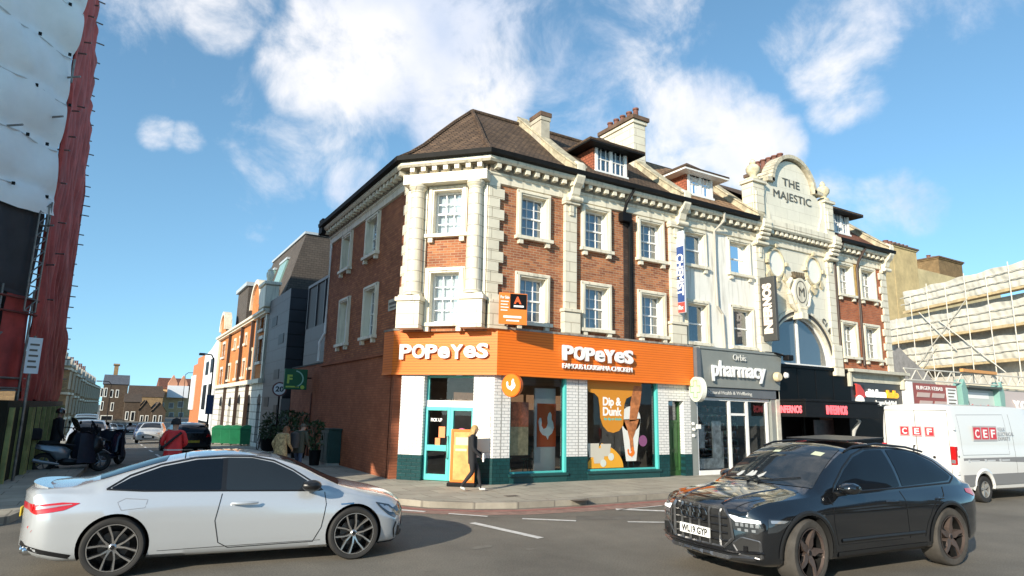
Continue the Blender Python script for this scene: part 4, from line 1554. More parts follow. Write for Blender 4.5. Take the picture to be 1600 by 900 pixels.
for s_, u0 in ((1, 20.28), (-1, 24.05)):
    m = MB(GFm)
    m.prism([(u0, 9.3), (u0 + s_ * .45, 9.3), (u0 + s_ * .36, 9.7), (u0 + s_ * .16, 10.1), (u0 + s_ * .1, 10.5), (u0 + s_ * .2, 10.8), (u0, 10.85)], -.1, .06)
    m.build('gable_scroll', STONE, gb)
m = MB()
m.quad([(X0, 15.7, 10.3), (X1, 15.7, 10.3), (X1, 18.5, 12.0), (X0, 18.5, 12.0)])
m.quad([(X0, 18.5, 12.0), (X1, 18.5, 12.0), (X1, 22.6, 9.3), (X0, 22.6, 9.3)])
m.build('roof', TILE, J)
chimney(J, 24.22, 24.78, 17.35, 19.15, 10.8, 13.2, STONEB, 6, cap=.1, poth=.55, potr=.13)
# black glazed entrance box and canopy
m = MB(FR)
m.box(20.66, 25.16, -.1, .12, 2.62, 3.92)
m.box(20.66, 25.16, .12, .2, 3.86, 3.97)
gl_ = m.build('black_glazing', mat('black_glass_panel', (.004, .004, .0045), .3, spec=.08), J)
m = MB(FR)
for uu in (21.8, 22.9, 24.0):
    m.box(uu, uu + .03, .12, .13, 2.7, 3.85)
m.build('glazing_bar', BLACKP, gl_)
m = MB()
m.lathe((21.1, 15.33, 3.55), [(0, -.06), (.09, -.03), (.12, .05)], 16, 'y')
m.build('white_lamp', WPAINT, J, smooth=True)
m = MB()
m.box(20.72, 25.2, 14.38, 15.5, 2.05, 2.62)
m.box(20.68, 25.24, 14.34, 15.5, 2.60, 2.68)
cn = m.build('canopy', BLACKP, J, bevel=.01)
NEON = mat('pink_sign_letter', (.75, .12, .14), .5, emit=((1, .12, .14), .5))
CLF = Frame((20.72, 0), (0, -1))
CFF = Frame((0, 14.38), (1, 0))


def spiky(fr, u, z, width, h, par, m1, d=.0, rot=0.0):
    """tall narrow overlapping lettering with a pale core and pink edge"""
    text_mesh('INFERNOS', h, fr, u, d, z, .03, m1, 'lettering', par, bold=h * .04, width=width, rot=rot)


spiky(CLF, -15.40, 2.20, .88, .34, cn, NEON)
spiky(CFF, 21.9, 2.18, 1.25, .42, cn, NEON)
m = MB(FR)
m.box(20.66, 20.80, -.6, .1, ZC, 2.05)
m.box(24.95, 25.18, -.6, .1, ZC, 2.05)
m.box(23.2, 23.3, -.8, -.7, ZC, 2.05)
m.box(21.2, 21.3, -.8, -.7, ZC, 2.05)
m.build('entrance_post', BLACKP, J)
m = MB()
m.quad([(20.66, 16.8, ZC), (25.1, 16.8, ZC), (25.1, 16.8, 2.7), (20.66, 16.8, 2.7)])
m.quad([(20.66, 15.5, 2.55), (25.1, 15.5, 2.55), (25.1, 16.8, 2.55), (20.66, 16.8, 2.55)])
m.build('entrance_recess', BLACKP, J)
m = MB(FR)
m.box(23.5, 24.8, -.5, -.48, .3, 1.95)
m.build('entrance_poster', mat('dark_poster', (.05, .03, .03), .4, vary=.9, vscale=3), J)
m = MB()
m.tube([(24.3, 14.6, 1.95), (24.36, 14.9, 1.6), (24.4, 15.0, 1.2)], [.05, .08, .03], 8)
m.tube([(24.3, 14.6, 1.95), (24.12, 14.62, 2.0)], [.04, .02], 8)
m.build('wall_lantern', mat('white_plastic', (.5, .5, .48), .5), J)

o = thing('nightclub_banner', 'tall dark projecting sign with vertical white club lettering beside the arched window', 'sign', (20.0, 15.1, 5.9))
m = MB()
m.box(19.93, 20.07, 14.78, 15.40, 4.72, 7.08)
m.build('box', mat('charcoal_panel', (.055, .055, .052), .5), o, bevel=.012)
BFm = Frame((19.93, 0), (0, -1))
text_mesh('INFERNOS', .46, BFm, -14.95, .004, 4.98, .02, mat('bone_letter', (.72, .62, .55), .5), 'lettering', o, rot=PI / 2, width=1.85, bold=.03)
m = MB()
m.tube([(20, 15.3, 6.9), (20, 15.55, 6.9)], .03, 6)
m.tube([(20, 15.3, 4.9), (20, 15.55, 4.9)], .03, 6)
m.build('bracket', BLACKP, o)
o = thing('floodlight', 'small black floodlight arm below the tall dark club sign', 'lamp', (20.1, 15.3, 4.3))
m = MB()
m.tube([(19.9, 15.5, 4.35), (20.2, 15.1, 4.3), (20.7, 15.0, 4.2)], .035, 6)
m.build('arm', BLACKP, o)
m = MB()
m.box(20.6, 20.9, 14.85, 15.1, 4.05, 4.25)
m.build('lamp_head', BLACKP, o, bevel=.03)

# ================================================================== red brick end house
E_ = thing('red_brick_end_house', 'red brick end of the terrace with paired sash windows beside the cream former cinema', 'building', (26.6, 15.5, ZC))
X0, X1 = 24.62, 28.5
EW = [(24.92, 26.08, 6.95, 8.46), (26.50, 27.72, 6.95, 8.46), (24.92, 26.08, 4.38, 5.98), (26.50, 27.72, 4.38, 5.98)]
m = MB(FR)
wall(m, FR, X0, X1, 3.9, 8.52, [hole(*q) for q in EW], .2)
m.build('front_brick_wall', brick('bright_red_brick', (.50, .15, .065), (.36, .10, .05), (.36, .20, .12), uv='xz'), E_)
for q in EW:
    sash(E_, FR, *q, curtain=CURTW)
for (a, b) in ((26.12, 26.46),):
    m = MB(FR)
    m.box(a + .05, b - .05, 0.002, .05, 6.98, 8.45)
    m.build('stone_strip', mat('ochre_stone', (.55, .36, .12), .7, vary=.3, vscale=4), E_)
m = MB(FR)
k = 0
z = 4.0
while z < 8.5:
    m.box(28.0 if k % 2 else 28.15, 28.54, 0, .07, z, z + .30)
    z += .31
    k += 1
m.build('quoin', STONEB, E_, bevel=.008)
m = MB()
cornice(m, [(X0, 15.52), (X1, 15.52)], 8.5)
m.build('cornice', [STONE, SOOT_SHADE], E_)
m = MB()
m.sweep([(X0, 15.52), (X1 + .1, 15.52)], [(0.30, 9.13), (0.42, 9.14), (0.56, 9.17), (0.58, 9.30), (0.50, 9.31), (0.48, 9.22), (0.30, 9.22)])
m.build('gutter', LEAD, E_)
for uu in (24.72, 26.30):
    m = MB()
    m.tube([FR.p(uu + .12, .46, 9.12), FR.p(uu, .2, 8.6), FR.p(uu, .10, 8.3), FR.p(uu, .10, 4.2)], .055, 8)
    m.build('downpipe', mat('brown_pipe', (.05, .03, .022), .5), E_)
m = MB()
roof_strip(m, X0, X1)
m.build('roof', TILE3, E_)
party(E_, 28.35, wd=.32)
dormer(E_, 25.75, 26.85, z0=9.98, z1=10.84, m=TILE, cols=2, cream=False, cheek=mat('dark_cheek', (.05, .045, .04), .8))
m = MB()
m.quad([(X1, 15.52, ZC), (X1, 22.6, ZC), (X1, 22.6, 9.3), (X1, 15.52, 9.3)])
m.add([(X1 - .01, 15.6, 9.2), (X1 - .01, 22.4, 9.2), (X1 - .01, 18.5, 12.0)], [(0, 1, 2)])
m.build('gable_wall', BRS, E_)
m = MB(FR)
m.box(24.98, 28.95, -.1, .12, 3.5, 3.88)
m.box(24.94, 29.1, -.1, .42, 3.88, 4.0)
m.box(24.98, 25.1, -.1, .25, 3.3, 3.9)
m.box(28.85, 29.0, -.1, .25, 3.3, 3.9)
m.build('shop_cornice', CREAMY, E_)
m = MB(FR)
m.box(25.16, 28.95, -.1, .08, 2.55, 3.5)
sgn = m.build('fascia_sign', mat('charcoal_sign', (.035, .035, .037), .4), E_)
m = MB(FR)
m.box(25.45, 26.1, .08, .12, 2.98, 3.38)
m.build('panel', mat('sign_black', (.01, .01, .01), .4), sgn)
SIGNW = mat('lit_white_letter', (.9, .9, .88), .4, emit=((1, 1, 1), .25))
text_mesh('chicken', .42, FR, 26.2, .09, 2.93, .06, SIGNW, 'lettering', sgn, bold=.02, width=1.42)
text_mesh('lab', .42, FR, 27.72, .09, 2.93, .06, mat('yellow_letter', (.9, .42, .02), .4, emit=((1, .5, .02), .2)), 'lettering', sgn, bold=.02, width=.86)
text_mesh('burgers fresh fried', .24, FR, 26.9, .09, 2.63, .03, WLET, 'lettering', sgn, bold=.006, width=1.5)
m = MB(FR)
m.prism([(25.5, 2.86), (25.5, 3.42), (25.75, 3.38), (26.0, 3.15), (26.08, 2.9), (25.8, 2.84)], .09, .17)
m.build('red_comb_emblem', REDS, sgn)
m = MB(FR)
m.box(25.16, 28.95, -.1, .0, ZC, 2.56)
m.build('shop_shutter', BLACKP, E_)
o = thing('security_bell', 'small white bell dome on top of the black entrance canopy', 'alarm', (24.6, 14.7, 2.7))
m = MB()
m.lathe((24.65, 14.75, 2.68), [(.17, 0), (.17, .08), (.13, .18), (.06, .24), (0, .26)], 16)
m.build('dome', WPAINT, o, smooth=True)
# ================================================================== ground, road, pavements
def gz(y):
    return -0.03 * min(max(y - 28, 0), 100)


ASPH = mat('asphalt', (0.150, 0.134, 0.108), 0.85, vary=0.26, vscale=0.45, bump=0.35, bscale=60)
a_ = ASPH.node_tree
# finer speckle of the stone chips on top of the broad patches
geo_ = a_.nodes.new('ShaderNodeNewGeometry')
nn_ = a_.nodes.new('ShaderNodeTexNoise')
nn_.inputs['Scale'].default_value = 45
nn_.inputs['Detail'].default_value = 3
L(a_, geo_.outputs['Position'], nn_.inputs['Vector'])
rr_ = a_.nodes.new('ShaderNodeMapRange')
rr_.inputs['From Min'].default_value = .3
rr_.inputs['From Max'].default_value = .7
rr_.inputs['To Min'].default_value = .72
rr_.inputs['To Max'].default_value = 1.28
L(a_, nn_.outputs['Fac'], rr_.inputs['Value'])
mm_ = a_.nodes.new('ShaderNodeMix')
mm_.data_type = 'RGBA'
mm_.blend_type = 'MULTIPLY'
mm_.inputs[0].default_value = 1
bs_ = a_.nodes['Principled BSDF']
src_ = bs_.inputs['Base Color'].links[0].from_socket
L(a_, src_, mm_.inputs[6])
L(a_, rr_.outputs[0], mm_.inputs[7])
L(a_, mm_.outputs[2], bs_.inputs['Base Color'])

PAV = brick('paving_slabs', (0.42, 0.385, 0.31), (0.35, 0.32, 0.26), (0.19, 0.17, 0.135), 0.9, 0.6, 0.012, 'xy', 0.85, 0.3, 0.22)
KERB = brick('granite_kerb', (0.34, 0.31, 0.255), (0.28, 0.255, 0.21), (0.20, 0.18, 0.15), 0.9, 5.0, 0.02, 'xy', 0.8, 0.3, 0.3)
m = MB()
ys = [-60, 0, 28, 40, 60, 80, 100, 128, 400]
for a, b in zip(ys[:-1], ys[1:]):
    m.quad([(-300, a, gz(a)), (400, a, gz(a)), (400, b, gz(b)), (-300, b, gz(b))])
tag(m.build('road', ASPH), kind='structure')
g = MB()
g.quad([(-1500, 400, gz(400)), (1500, 400, gz(400)), (1500, 1500, gz(400)), (-1500, 1500, gz(400))])
g.quad([(400, -60, -.02), (1500, -60, -.02), (1500, 400, gz(400)), (400, 400, gz(400))])
g.quad([(-1500, -60, -.02), (-300, -60, -.02), (-300, 400, gz(400)), (-1500, 400, gz(400))])
tag(g.build('distant_ground', mat('far_ground', (.07, .075, .06), .9, vary=.3, vscale=.05)), kind='structure')


def pavement(name, kerb, inner, mp=PAV):
    """kerb = line at the road edge, inner = line against the buildings (same number of points)"""
    m = MB()
    for i in range(len(kerb) - 1):
        k0, k1, n0, n1 = kerb[i], kerb[i + 1], inner[i], inner[i + 1]
        pts = []
        for p in (k0, k1, n1, n0):
            pts.append((p[0], p[1], gz(p[1]) + ZC))
        m.quad(pts)
    o = m.build(name, mp)
    tag(o, kind='structure')
    q = MB()
    for i in range(len(kerb) - 1):
        a, b = Vector(kerb[i]), Vector(kerb[i + 1])
        na = (Vector(inner[i]) - a).normalized() * .15
        nb = (Vector(inner[i + 1]) - b).normalized() * .15
        za, zb = gz(a.y), gz(b.y)
        q.add([(a.x, a.y, za), (b.x, b.y, zb), (b.x, b.y, zb + ZC + .008), (a.x, a.y, za + ZC + .008), (a.x + na.x, a.y + na.y, za + ZC + .008), (b.x + nb.x, b.y + nb.y, zb + ZC + .008), (b.x + nb.x, b.y + nb.y, zb + .0), (a.x + na.x, a.y + na.y, za)],
              [(0, 1, 2, 3), (3, 2, 5, 4), (4, 5, 6, 7)])
    tag(q.build('kerb', KERB), kind='structure')


kr = [(4.3, 60), (4.4, 36), (4.5, 26.6), (4.7, 20), (4.95, 16.5), (5.15, 14.9), (5.45, 13.9), (5.95, 13.15), (6.7, 12.62), (7.6, 12.3), (9, 12.2), (11.7, 12.25), (20, 12.3), (60, 12.4), (200, 12.6)]
ki = [(7.0, 60), (7.0, 36), (7.0, 26.6), (6.95, 20), (6.9, 18.6), (6.9, 18.2), (7.0, 17.9), (7.4, 17.3), (8.2, 16.4), (9, 15.8), (10, 15.7), (12, 15.7), (20, 15.7), (60, 15.7), (200, 15.7)]
pavement('pavement', kr, ki)
kl = [(-14, 10.2), (-6, 11.9), (-2.2, 13.3), (-1.3, 14.2), (-.95, 16), (-.6, 22), (-.34, 28), (-.3, 60), (-.3, 128)]
il = [(-20, 14), (-10, 15), (-5.6, 17), (-5, 17.8), (-4, 19.5), (-3.6, 22), (-3.6, 28), (-3.6, 60), (-3.6, 128)]
pavement('pavement', kl, il)
m = MB()
m.quad([(7.0, 60, gz(60) + .1), (7.0, 128, gz(128) + .1), (5.2, 128, gz(128) + .1), (4.3, 60, gz(60) + .1)])
tag(m.build('pavement', PAV), kind='structure')

LINE = mat('worn_white_paint', (0.62, 0.60, 0.56), 0.7, vary=0.25, vscale=9)
PINK = mat('faded_red_surface', (0.27, 0.165, 0.13), 0.85, vary=0.3, vscale=4)
REDL = mat('faded_red_line', (0.34, 0.12, 0.10), 0.8, vary=0.3, vscale=6)


def stripe(pts, m_=LINE, z=.006, name='road_marking'):
    q = MB()
    q.quad([(p.x, p.y, gz(p.y) + z) for p in pts])
    return tag(q.build(name, m_), kind='structure')


def mark(a, b, wd, **k):
    pa, pb = atz(*a), atz(*b)
    n = (pb - pa).cross(Vector((0, 0, 1))).normalized() * wd / 2
    return stripe([pa - n, pb - n, pb + n, pa + n], **{'z': .009, **k})


mark((701, 803), (762, 807.5), .10)
mark((738, 817.5), (845, 841.5), .15)
mark((816, 811), (900, 814.5), .13)
mark((962, 796), (1040, 799), .18)
mark((964, 797.5), (1035, 790.5), .06)
mark((981, 816), (1060, 817), .10)
mark((622, 797), (664, 800), .14)
mark((640, 789), (662, 791), .10)
# double red lines following the kerb
for off, wd_, mt_, zz_ in ((.12, .72, PINK, .003), (.28, .10, REDL, .006)):
    q = MB()
    pts = [Vector(p) for p in kr[3:-1]]
    prev = None
    for i, p in enumerate(pts):
        t = (pts[min(i + 1, len(pts) - 1)] - pts[max(i - 1, 0)]).normalized()
        n = Vector((t.y, -t.x)) * -1
        n = Vector((-t.y, t.x)) * -1
        a, b = p + n * off, p + n * (off + wd_)
        if prev:
            q.quad([(prev[0].x, prev[0].y, zz_), (a.x, a.y, zz_), (b.x, b.y, zz_), (prev[1].x, prev[1].y, zz_)])
        prev = (a, b)
    tag(q.build('red_line', mt_), kind='structure')
# centre dashes along the side street
for k in range(9):
    y0 = 24 + k * 6
    stripe([Vector((1.75, y0, 0)), Vector((1.86, y0, 0)), Vector((1.86, y0 + 3, 0)), Vector((1.75, y0 + 3, 0))], z=.012)
mark((185, 690), (240, 688), .3, z=.02)
# patched tarmac and covers
q = MB()
q.quad([(p.x, p.y, .003) for p in (atz(560, 800), atz(760, 812), atz(735, 826), atz(540, 818))])
tag(q.build('tarmac_patch', mat('tarmac_patch', (.165, .147, .122), .9, vary=.2, vscale=3)), kind='structure')
q = MB()
q.quad([(p.x, p.y, .003) for p in (atz(900, 806), atz(1000, 806), atz(1000, 812), atz(900, 813))])
tag(q.build('tarmac_patch', mat('tarmac_patch_dark', (.135, .122, .102), .9, vary=.2, vscale=3)), kind='structure')
for (px_, py_, r_) in ((905, 781, .22), (800, 775, .16), (455, 790, .2)):
    c = atz(px_, py_, ZC)
    q = MB()
    q.box(c.x - r_, c.x + r_, c.y - r_ * .7, c.y + r_ * .7, ZC, ZC + .004)
    tag(q.build('manhole_cover', mat('iron_cover', (.10, .085, .07), .6, vary=.3, vscale=20)), kind='structure')

# oil stains, sealed cracks and trench reinstatements
random.seed(21)
STAIN = mat('pale_scuff', (.175, .158, .130), .9, vary=.12, vscale=6)
for (px_, py_, r_) in ((755, 855, .22), (830, 858, .10), (925, 852, .04), (670, 892, .06), (968, 890, .05)):
    c = atz(px_, py_)
    q = MB()
    q.quad([(c.x + r_ * random.uniform(.5, 1.3) * math.cos(k * PI / 8), c.y + r_ * .6 * random.uniform(.5, 1.2) * math.sin(k * PI / 8), .004) for k in range(16)])
    tag(q.build('pale_scuff', STAIN), kind='structure')
SEAM = mat('sealed_crack', (.095, .087, .075), .8)
for (xa, ya_, xb, yb_) in ((700, 810, 1020, 806),):
    a, b = atz(xa, ya_), atz(xb, yb_)
    q = MB()
    prev = None
    for k in range(25):
        p = a.lerp(b, k / 24) + Vector((random.gauss(0, .02), random.gauss(0, .03), 0))
        hw = .006
        cur = ((p.x, p.y - hw, .005), (p.x, p.y + hw, .005))
        if prev:
            q.quad([prev[0], cur[0], cur[1], prev[1]])
        prev = cur
    tag(q.build('sealed_crack', SEAM), kind='structure')

# ================================================================== scaffolded building on the left
SB = thing('scaffolded_building', 'tall building wrapped in white sheeting and dark red netting at the left edge', 'building', (-2.2, 20.9, .1))
WFm = Frame((-2.2, 20.9), (.6, .8))
RFm = Frame((-2.2, 20.9), (0, 1))
m = MB()
m.plan([(-11.9, 10.1), (-3.4, 21.4), (-3.4, 31.0), (-16, 31.0), (-16, 12.0)], 2.5, 17.5)
m.build('building_core', mat('dark_brick_core', (.06, .04, .03), .9, vary=.3), SB)
m = MB()
m.plan([(-12.6, 10.3), (-4.2, 21.4), (-4.2, 31.0), (-16, 31.0), (-16, 12.0)], 0, 2.5)
m.build('ground_storey', SHADOWY, SB)


def fnoise(x, y):
    return (math.sin(x * 1.3 + 2 * math.sin(y * .9)) + math.sin(y * 1.7 + x * .6) * .7 + math.sin(x * 3.1 - y * 2.3) * .35 + math.sin(x * 5.7 + y * 4.1 + 1) * .18) / 2.2


def sheet(name, fr, u0, u1, zlo, zhi, matl, parent, amp=.12, tie=1.38, z0=0.0, nu=70, nz=90, vert=False, edge=None):
    m = MB(fr)
    rows = []
    for j in range(nz + 1):
        for i in range(nu + 1):
            t, s = i / nu, j / nz
            u = u0 + (u1 - u0) * t
            lo, hi = zlo(u), zhi(u)
            z = lo + (hi - lo) * s
            sag = math.sin(PI * (((z - z0 + .12 * math.sin(u * 1.9)) / tie) % 1.0))
            if vert:
                d = .05 + amp * (.55 * math.sin(u * 7 + fnoise(u, z) * 2.5) + .8 * fnoise(u * 1.2, z * .8) + .4 * sag)
            else:
                d = .05 + amp * (.95 * sag ** .6 + .9 * fnoise(u * 1.5, z * 1.2) + .25 * math.sin(u * 9 + z * 3.3 + 3 * fnoise(u, z)))
            m.v.append(fr.p(u, d, z))
    for j in range(nz):
        for i in range(nu):
            a = j * (nu + 1) + i
            m.f.append((a, a + 1, a + nu + 2, a + nu + 1))
            m.m.append(0)
    return m.build(name, matl, parent, smooth=True, auto=False)


SHW = mat('white_scaffold_sheet', (0.90, 0.89, 0.87), 0.6, vary=.05, vscale=1.2, bump=.5, bscale=7)
SHW.node_tree.nodes['Principled BSDF'].inputs['Subsurface Weight'].default_value = 0
sheet('white_sheeting', WFm, -14.75, .03, lambda u: 6.95 + .10 * math.sin(u * 1.5), lambda u: 18.3, SHW, SB, amp=.15, z0=7.5)
sheet('dark_banner', WFm, -6.0, -.12, lambda u: 4.75 + .05 * math.sin(u * 3), lambda u: 6.98, mat('charcoal_banner', (.035, .035, .04), .6, vary=.25, vscale=1), SB, amp=.06, tie=2.3, z0=4.7)
text_mesh('scaffolding', .62, WFm, -4.46, .22, 5.98, .01, mat('grey_letter', (.5, .5, .5), .6), 'lettering', SB, width=2.75)
NET = mat('dark_red_netting', (.46, .07, .055), .75, vary=.3, vscale=1.6)
NET2 = mat('bright_red_netting', (.42, .06, .05), .75, vary=.3, vscale=1.6)
def ztop(u):
    pts = [(0, 18.2), (4.5, 16.05), (6.0, 15.3), (8.5, 13.6), (10.7, 12.0), (11.0, 7.4), (12.6, 4.9), (14.2, 2.9)]
    for (a, b), (c, d) in zip(pts[:-1], pts[1:]):
        if a <= u <= c:
            return b + (d - b) * (u - a) / (c - a)
    return pts[-1][1]
sheet('red_netting', RFm, -.12, 14.1, lambda u: 2.0 + .1 * math.sin(u * 4), ztop, NET, SB, amp=.10, z0=0, tie=1.9, nu=120, nz=80, vert=True)
sheet('red_netting', WFm, -.80, -.02, lambda u: 2.3, lambda u: 4.7, NET2, SB, amp=.06, z0=0, nu=30, nz=30, vert=True)
GALV = mat('scaffold_tube', (.24, .22, .20), .45, .6, vary=.3, vscale=8)
RUST = mat('red_scaffold_frame', (.16, .035, .025), .6, vary=.3)
m = MB()
random.seed(11)
for k in range(34):
    z = 3 + k * .42
    u = 4.4
    # standards' and ledgers' ends poking past the netting along its far edge
    best = None
    for uu in [x * .25 for x in range(12, 57)]:
        if ztop(uu) >= z:
            best = uu
    if best is None:
        continue
    p = RFm.p(best, .0, z)
    m.tube([p + Vector((-.2, -.1, 0)), p + Vector((.12 + random.random() * .25, .1, .02))], .025, 6)
for k in range(16):
    z = 5 + k * .8
    p = RFm.p(random.uniform(.2, 3.5), 0, z)
    m.tube([p, p + Vector((.30, -.05, random.uniform(-.03, .03)))], .025, 6)
tube_o = m.build('tube_end', GALV, SB)
tag(tube_o, kind='stuff')
for (uu, z, ln) in ((-.35, 13.2, .5), (-.15, 10.9, .55), (-.2, 6.6, .5), (-1.6, 8.8, .5), (-2.4, 7.7, .6), (-.4, 9.6, .45)):
    m = MB()
    p = WFm.p(uu, 0, z)
    m.tube([p, p + WFm.n * ln + Vector((0, 0, .02))], .028, 8)
    if z in (10.9, 6.6):
        m.tube([p + WFm.n * .3 + Vector((0, 0, -.15)), p + WFm.n * .3 + Vector((0, 0, .55))], .026, 8)
    m.build('tube_end', GALV, SB)
# tie ropes with toggles
m = MB()
ROPE = mat('white_rope', (.65, .65, .64), .6)
for k in range(8):
    z = 7.5 + 1.38 * k
    pts = []
    for i in range(60):
        u = -15 + 15 * i / 59
        pts.append(WFm.p(u, .10 + .11 * .9 * fnoise(u * 1.5, z * 1.2) + .02, z - .10 + .04 * math.sin(u * 4)))
    m.tube(pts, .018, 5)
m.build('tie_rope', ROPE, SB)
for k in range(8):
    z = 7.4 + 1.38 * k
    m = MB()
    for uu in (-.25 - .3 * math.sin(k * 2.1), -1.3 + .2 * math.sin(k)):
        p = WFm.p(uu, .22, z)
        m.box(p.x - .035, p.x + .035, p.y - .035, p.y + .035, z - .035, z + .035)
    tag(m.build('tie_toggle', LEAD, SB), kind='stuff')
# exposed scaffold below the sheeting
for (z, dd) in ((4.62, .15), (4.25, .15), (4.62, -1.0), (2.35, .1), (2.6, .1)):
    m = MB()
    m.tube([WFm.p(-15, dd, z), WFm.p(.1, dd, z)], .03, 8)
    m.build('scaffold_ledger', RUST if z > 4 else GALV, SB)
for uu in (-7, -5.2, -3.6, -2.1, -1.0, -.05):
    m = MB()
    m.tube([WFm.p(uu, .12, .12), WFm.p(uu, .12, 4.9)], .028, 8)
    m.tube([WFm.p(uu, -1.0, .12), WFm.p(uu, -1.0, 4.7)], .028, 8)
    m.build('scaffold_standard', RUST if uu < -1.5 else GALV, SB)
for (a, b) in (((-3.6, 2.5), (-2.1, 4.5)), ((-2.1, 2.5), (-.9, 3.7))):
    m = MB()
    m.tube([WFm.p(a[0], .2, a[1]), WFm.p(b[0], .2, b[1])], .026, 8)
    m.build('scaffold_brace', GALV, SB)
for k in range(7):
    m = MB()
    y_ = 21.6 + k * 1.9
    m.tube([(-2.25, y_, .12), (-2.25, y_, 2.4)], .028, 8)
    m.build('scaffold_standard', GALV, SB)
m = MB()
m.box(-15, .1, -.9, .1, 2.28, 2.34, 0, WFm)
m.box(-5, -.9, .12, .16, 2.36, 2.9, 0, WFm)
m.build('scaffold_board', mat('dirty_white_board', (.33, .32, .30), .7, vary=.3), SB)
# lattice ladder beam beside the banner
m = MB()
for k in range(9):
    z = 4.3 + k * .33
    m.tube([WFm.p(-.42, .25, z), WFm.p(-.08, .25, z + .33)], .018, 6)
    m.tube([WFm.p(-.08, .25, z), WFm.p(-.42, .25, z)], .018, 6)
m.tube([WFm.p(-.42, .25, 4.3), WFm.p(-.42, .25, 7.3)], .024, 6)
m.tube([WFm.p(-.08, .25, 4.3), WFm.p(-.08, .25, 7.3)], .024, 6)
m.build('lattice_beam', GALV, SB)

HB = thing('site_hoarding', 'dark plywood hoarding with yellow green timber posts under the scaffolded building', 'fence', (-2, 20, ZC))
path = [(-9.8, 9.8 + 1.2), (-5.6, 15.3), (-2.15, 19.4), (-1.95, 22), (-1.75, 28), (-1.9, 34)]
m = MB()
for a, b in zip(path[:-1], path[1:]):
    fr = Frame(a, Vector(b) - Vector(a))
    m.box(0, (Vector(b) - Vector(a)).length, -.06, 0, ZC, 2.05, 0, fr)
m.build('plywood_panel', brick('dark_plywood', (.022, .024, .014), (.016, .018, .011), (.015, .015, .01), .6, 6, .01, 'yz', .8, .3, .5), HB)
PST = mat('yellow_green_timber', (.34, .33, .12), .75, vary=.35, vscale=3)
for a, b in zip(path[:-1], path[1:]):
    ln = (Vector(b) - Vector(a)).length
    fr = Frame(a, Vector(b) - Vector(a))
    k = 0
    while .2 + k * 1.15 < ln:
        m = MB()
        u = .2 + k * 1.15
        m.box(u, u + .13, .002, .10, ZC, 1.88, 0, fr)
        m.build('timber_post', PST, HB)
        k += 1

# ================================================================== side street, right hand side
W_ = thing('yard_wall', 'brown red painted brick yard wall running on from the corner building', 'wall', (7, 28, ZC))
m = MB()
m.box(6.85, 7.1, 25.6, 30.9, -.1, 3.74)
m.build('wall', BRP, W_)
m = MB()
m.box(6.82, 7.13, 25.62, 30.9, 3.74, 3.80)
m.build('coping', LEAD, W_)
m = MB()
m.tube([(6.82, 27.1, .1), (6.82, 27.1, 2.6)], .03, 8)
m.build('drainpipe', mat('rust_pipe', (.13, .04, .025), .6), W_)

MET = brick('dark_zinc_panels', (.036, .037, .043), (.028, .029, .035), (.008, .008, .009), 2.6, .62, .03, 'xyz', .45, .6, .12, spec=.5)
DW = mat('dark_tinted_glass', (.010, .012, .015), .4, spec=.12)
M_ = thing('dark_metal_building', 'dark grey metal panelled block behind the yard wall', 'building', (8, 30, .1))
m = MB()
m.box(6.95, 13, 33.2, 38.3, -.3, 7.9)
m.box(7.9, 13, 31.0, 33.2, -.3, 7.2)
m.build('panelled_wall', MET, M_)
m = MB()
m.box(7.3, 13, 26.6, 31.0, 3.0, 5.6)
m.build('panelled_wall', MET, M_)
m = MB()
m.box(7.34, 13, 26.64, 31.0, 5.6, 7.55)
m.build('glazed_storey', DW, M_)
m = MB()
m.box(7.28, 13, 26.58, 31.0, 7.55, 7.68)
for y_ in (26.6, 28.0, 29.3, 30.9):
    m.box(7.29, 7.36, y_, y_ + .08, 5.6, 7.55)
m.build('metal_trim', mat('zinc_trim', (.07, .07, .08), .4), M_)
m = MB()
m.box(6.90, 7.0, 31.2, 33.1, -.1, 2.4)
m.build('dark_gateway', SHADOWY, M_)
m = MB()
for (ya, yb, z0_, z1_) in ((34, 35.2, 5.2, 5.7), (36, 37.3, 6.3, 6.8), (34.4, 35.6, 3.4, 3.9), (36.4, 37.6, 2.0, 2.5), (34.2, 35, 1.6, 2.1)):
    m.box(6.93, 6.99, ya, yb, z0_, z1_)
m.build('slot_window', DW, M_)

GB = thing('mansard_block', 'grey brown roofed modern block rising behind the ornate orange brick front', 'building', (9, 42, .1))
MAN = brick('brown_grey_tiles', (.105, .088, .075), (.085, .072, .062), (.045, .04, .035), .32, .14, .012, 'xyz', .8, .4, .2)
m = MB()
m.add([(7.9, 40, 8.4), (20, 40, 8.4), (20, 40, 12.6), (9.0, 40, 12.6), (7.9, 50, 8.4), (9.0, 50, 12.6), (20, 50, 12.6), (20, 50, 8.4)],
      [(0, 1, 2, 3), (0, 3, 5, 4), (3, 2, 6, 5), (4, 5, 6, 7)])
m.box(7.6, 20, 40, 50, -.5, 8.4)
m.build('mansard_roof', MAN, GB)
m = MB()
m.box(8.9, 20, 39.9, 50, 12.6, 12.75)
m.build('roof_edge', mat('pale_metal_edge', (.40, .45, .48), .4), GB)
for (ya, yb) in ((43.0, 45.2), (47, 48.5)):
    m = MB()
    m.add([(8.0, ya, 9.2), (8.0, yb, 9.2), (8.6, yb, 11.5), (8.6, ya, 11.5), (10, ya, 11.5), (10, yb, 11.5), (8.6, ya, 9.2), (8.6, yb, 9.2)], [(0, 1, 2, 3), (3, 2, 5, 4), (0, 3, 4, 6), (1, 7, 5, 2)])
    d = m.build('dormer', mat('pale_green_glass', (.22, .36, .33), .25), GB)
    m = MB()
    m.box(8.55, 10.1, ya - .1, yb + .1, 11.5, 11.65)
    m.build('dormer_roof', mat('pale_metal_edge', (.40, .45, .48), .4), d)
m = MB()
m.box(7.9, 14, 53, 58, 6, 11.2)
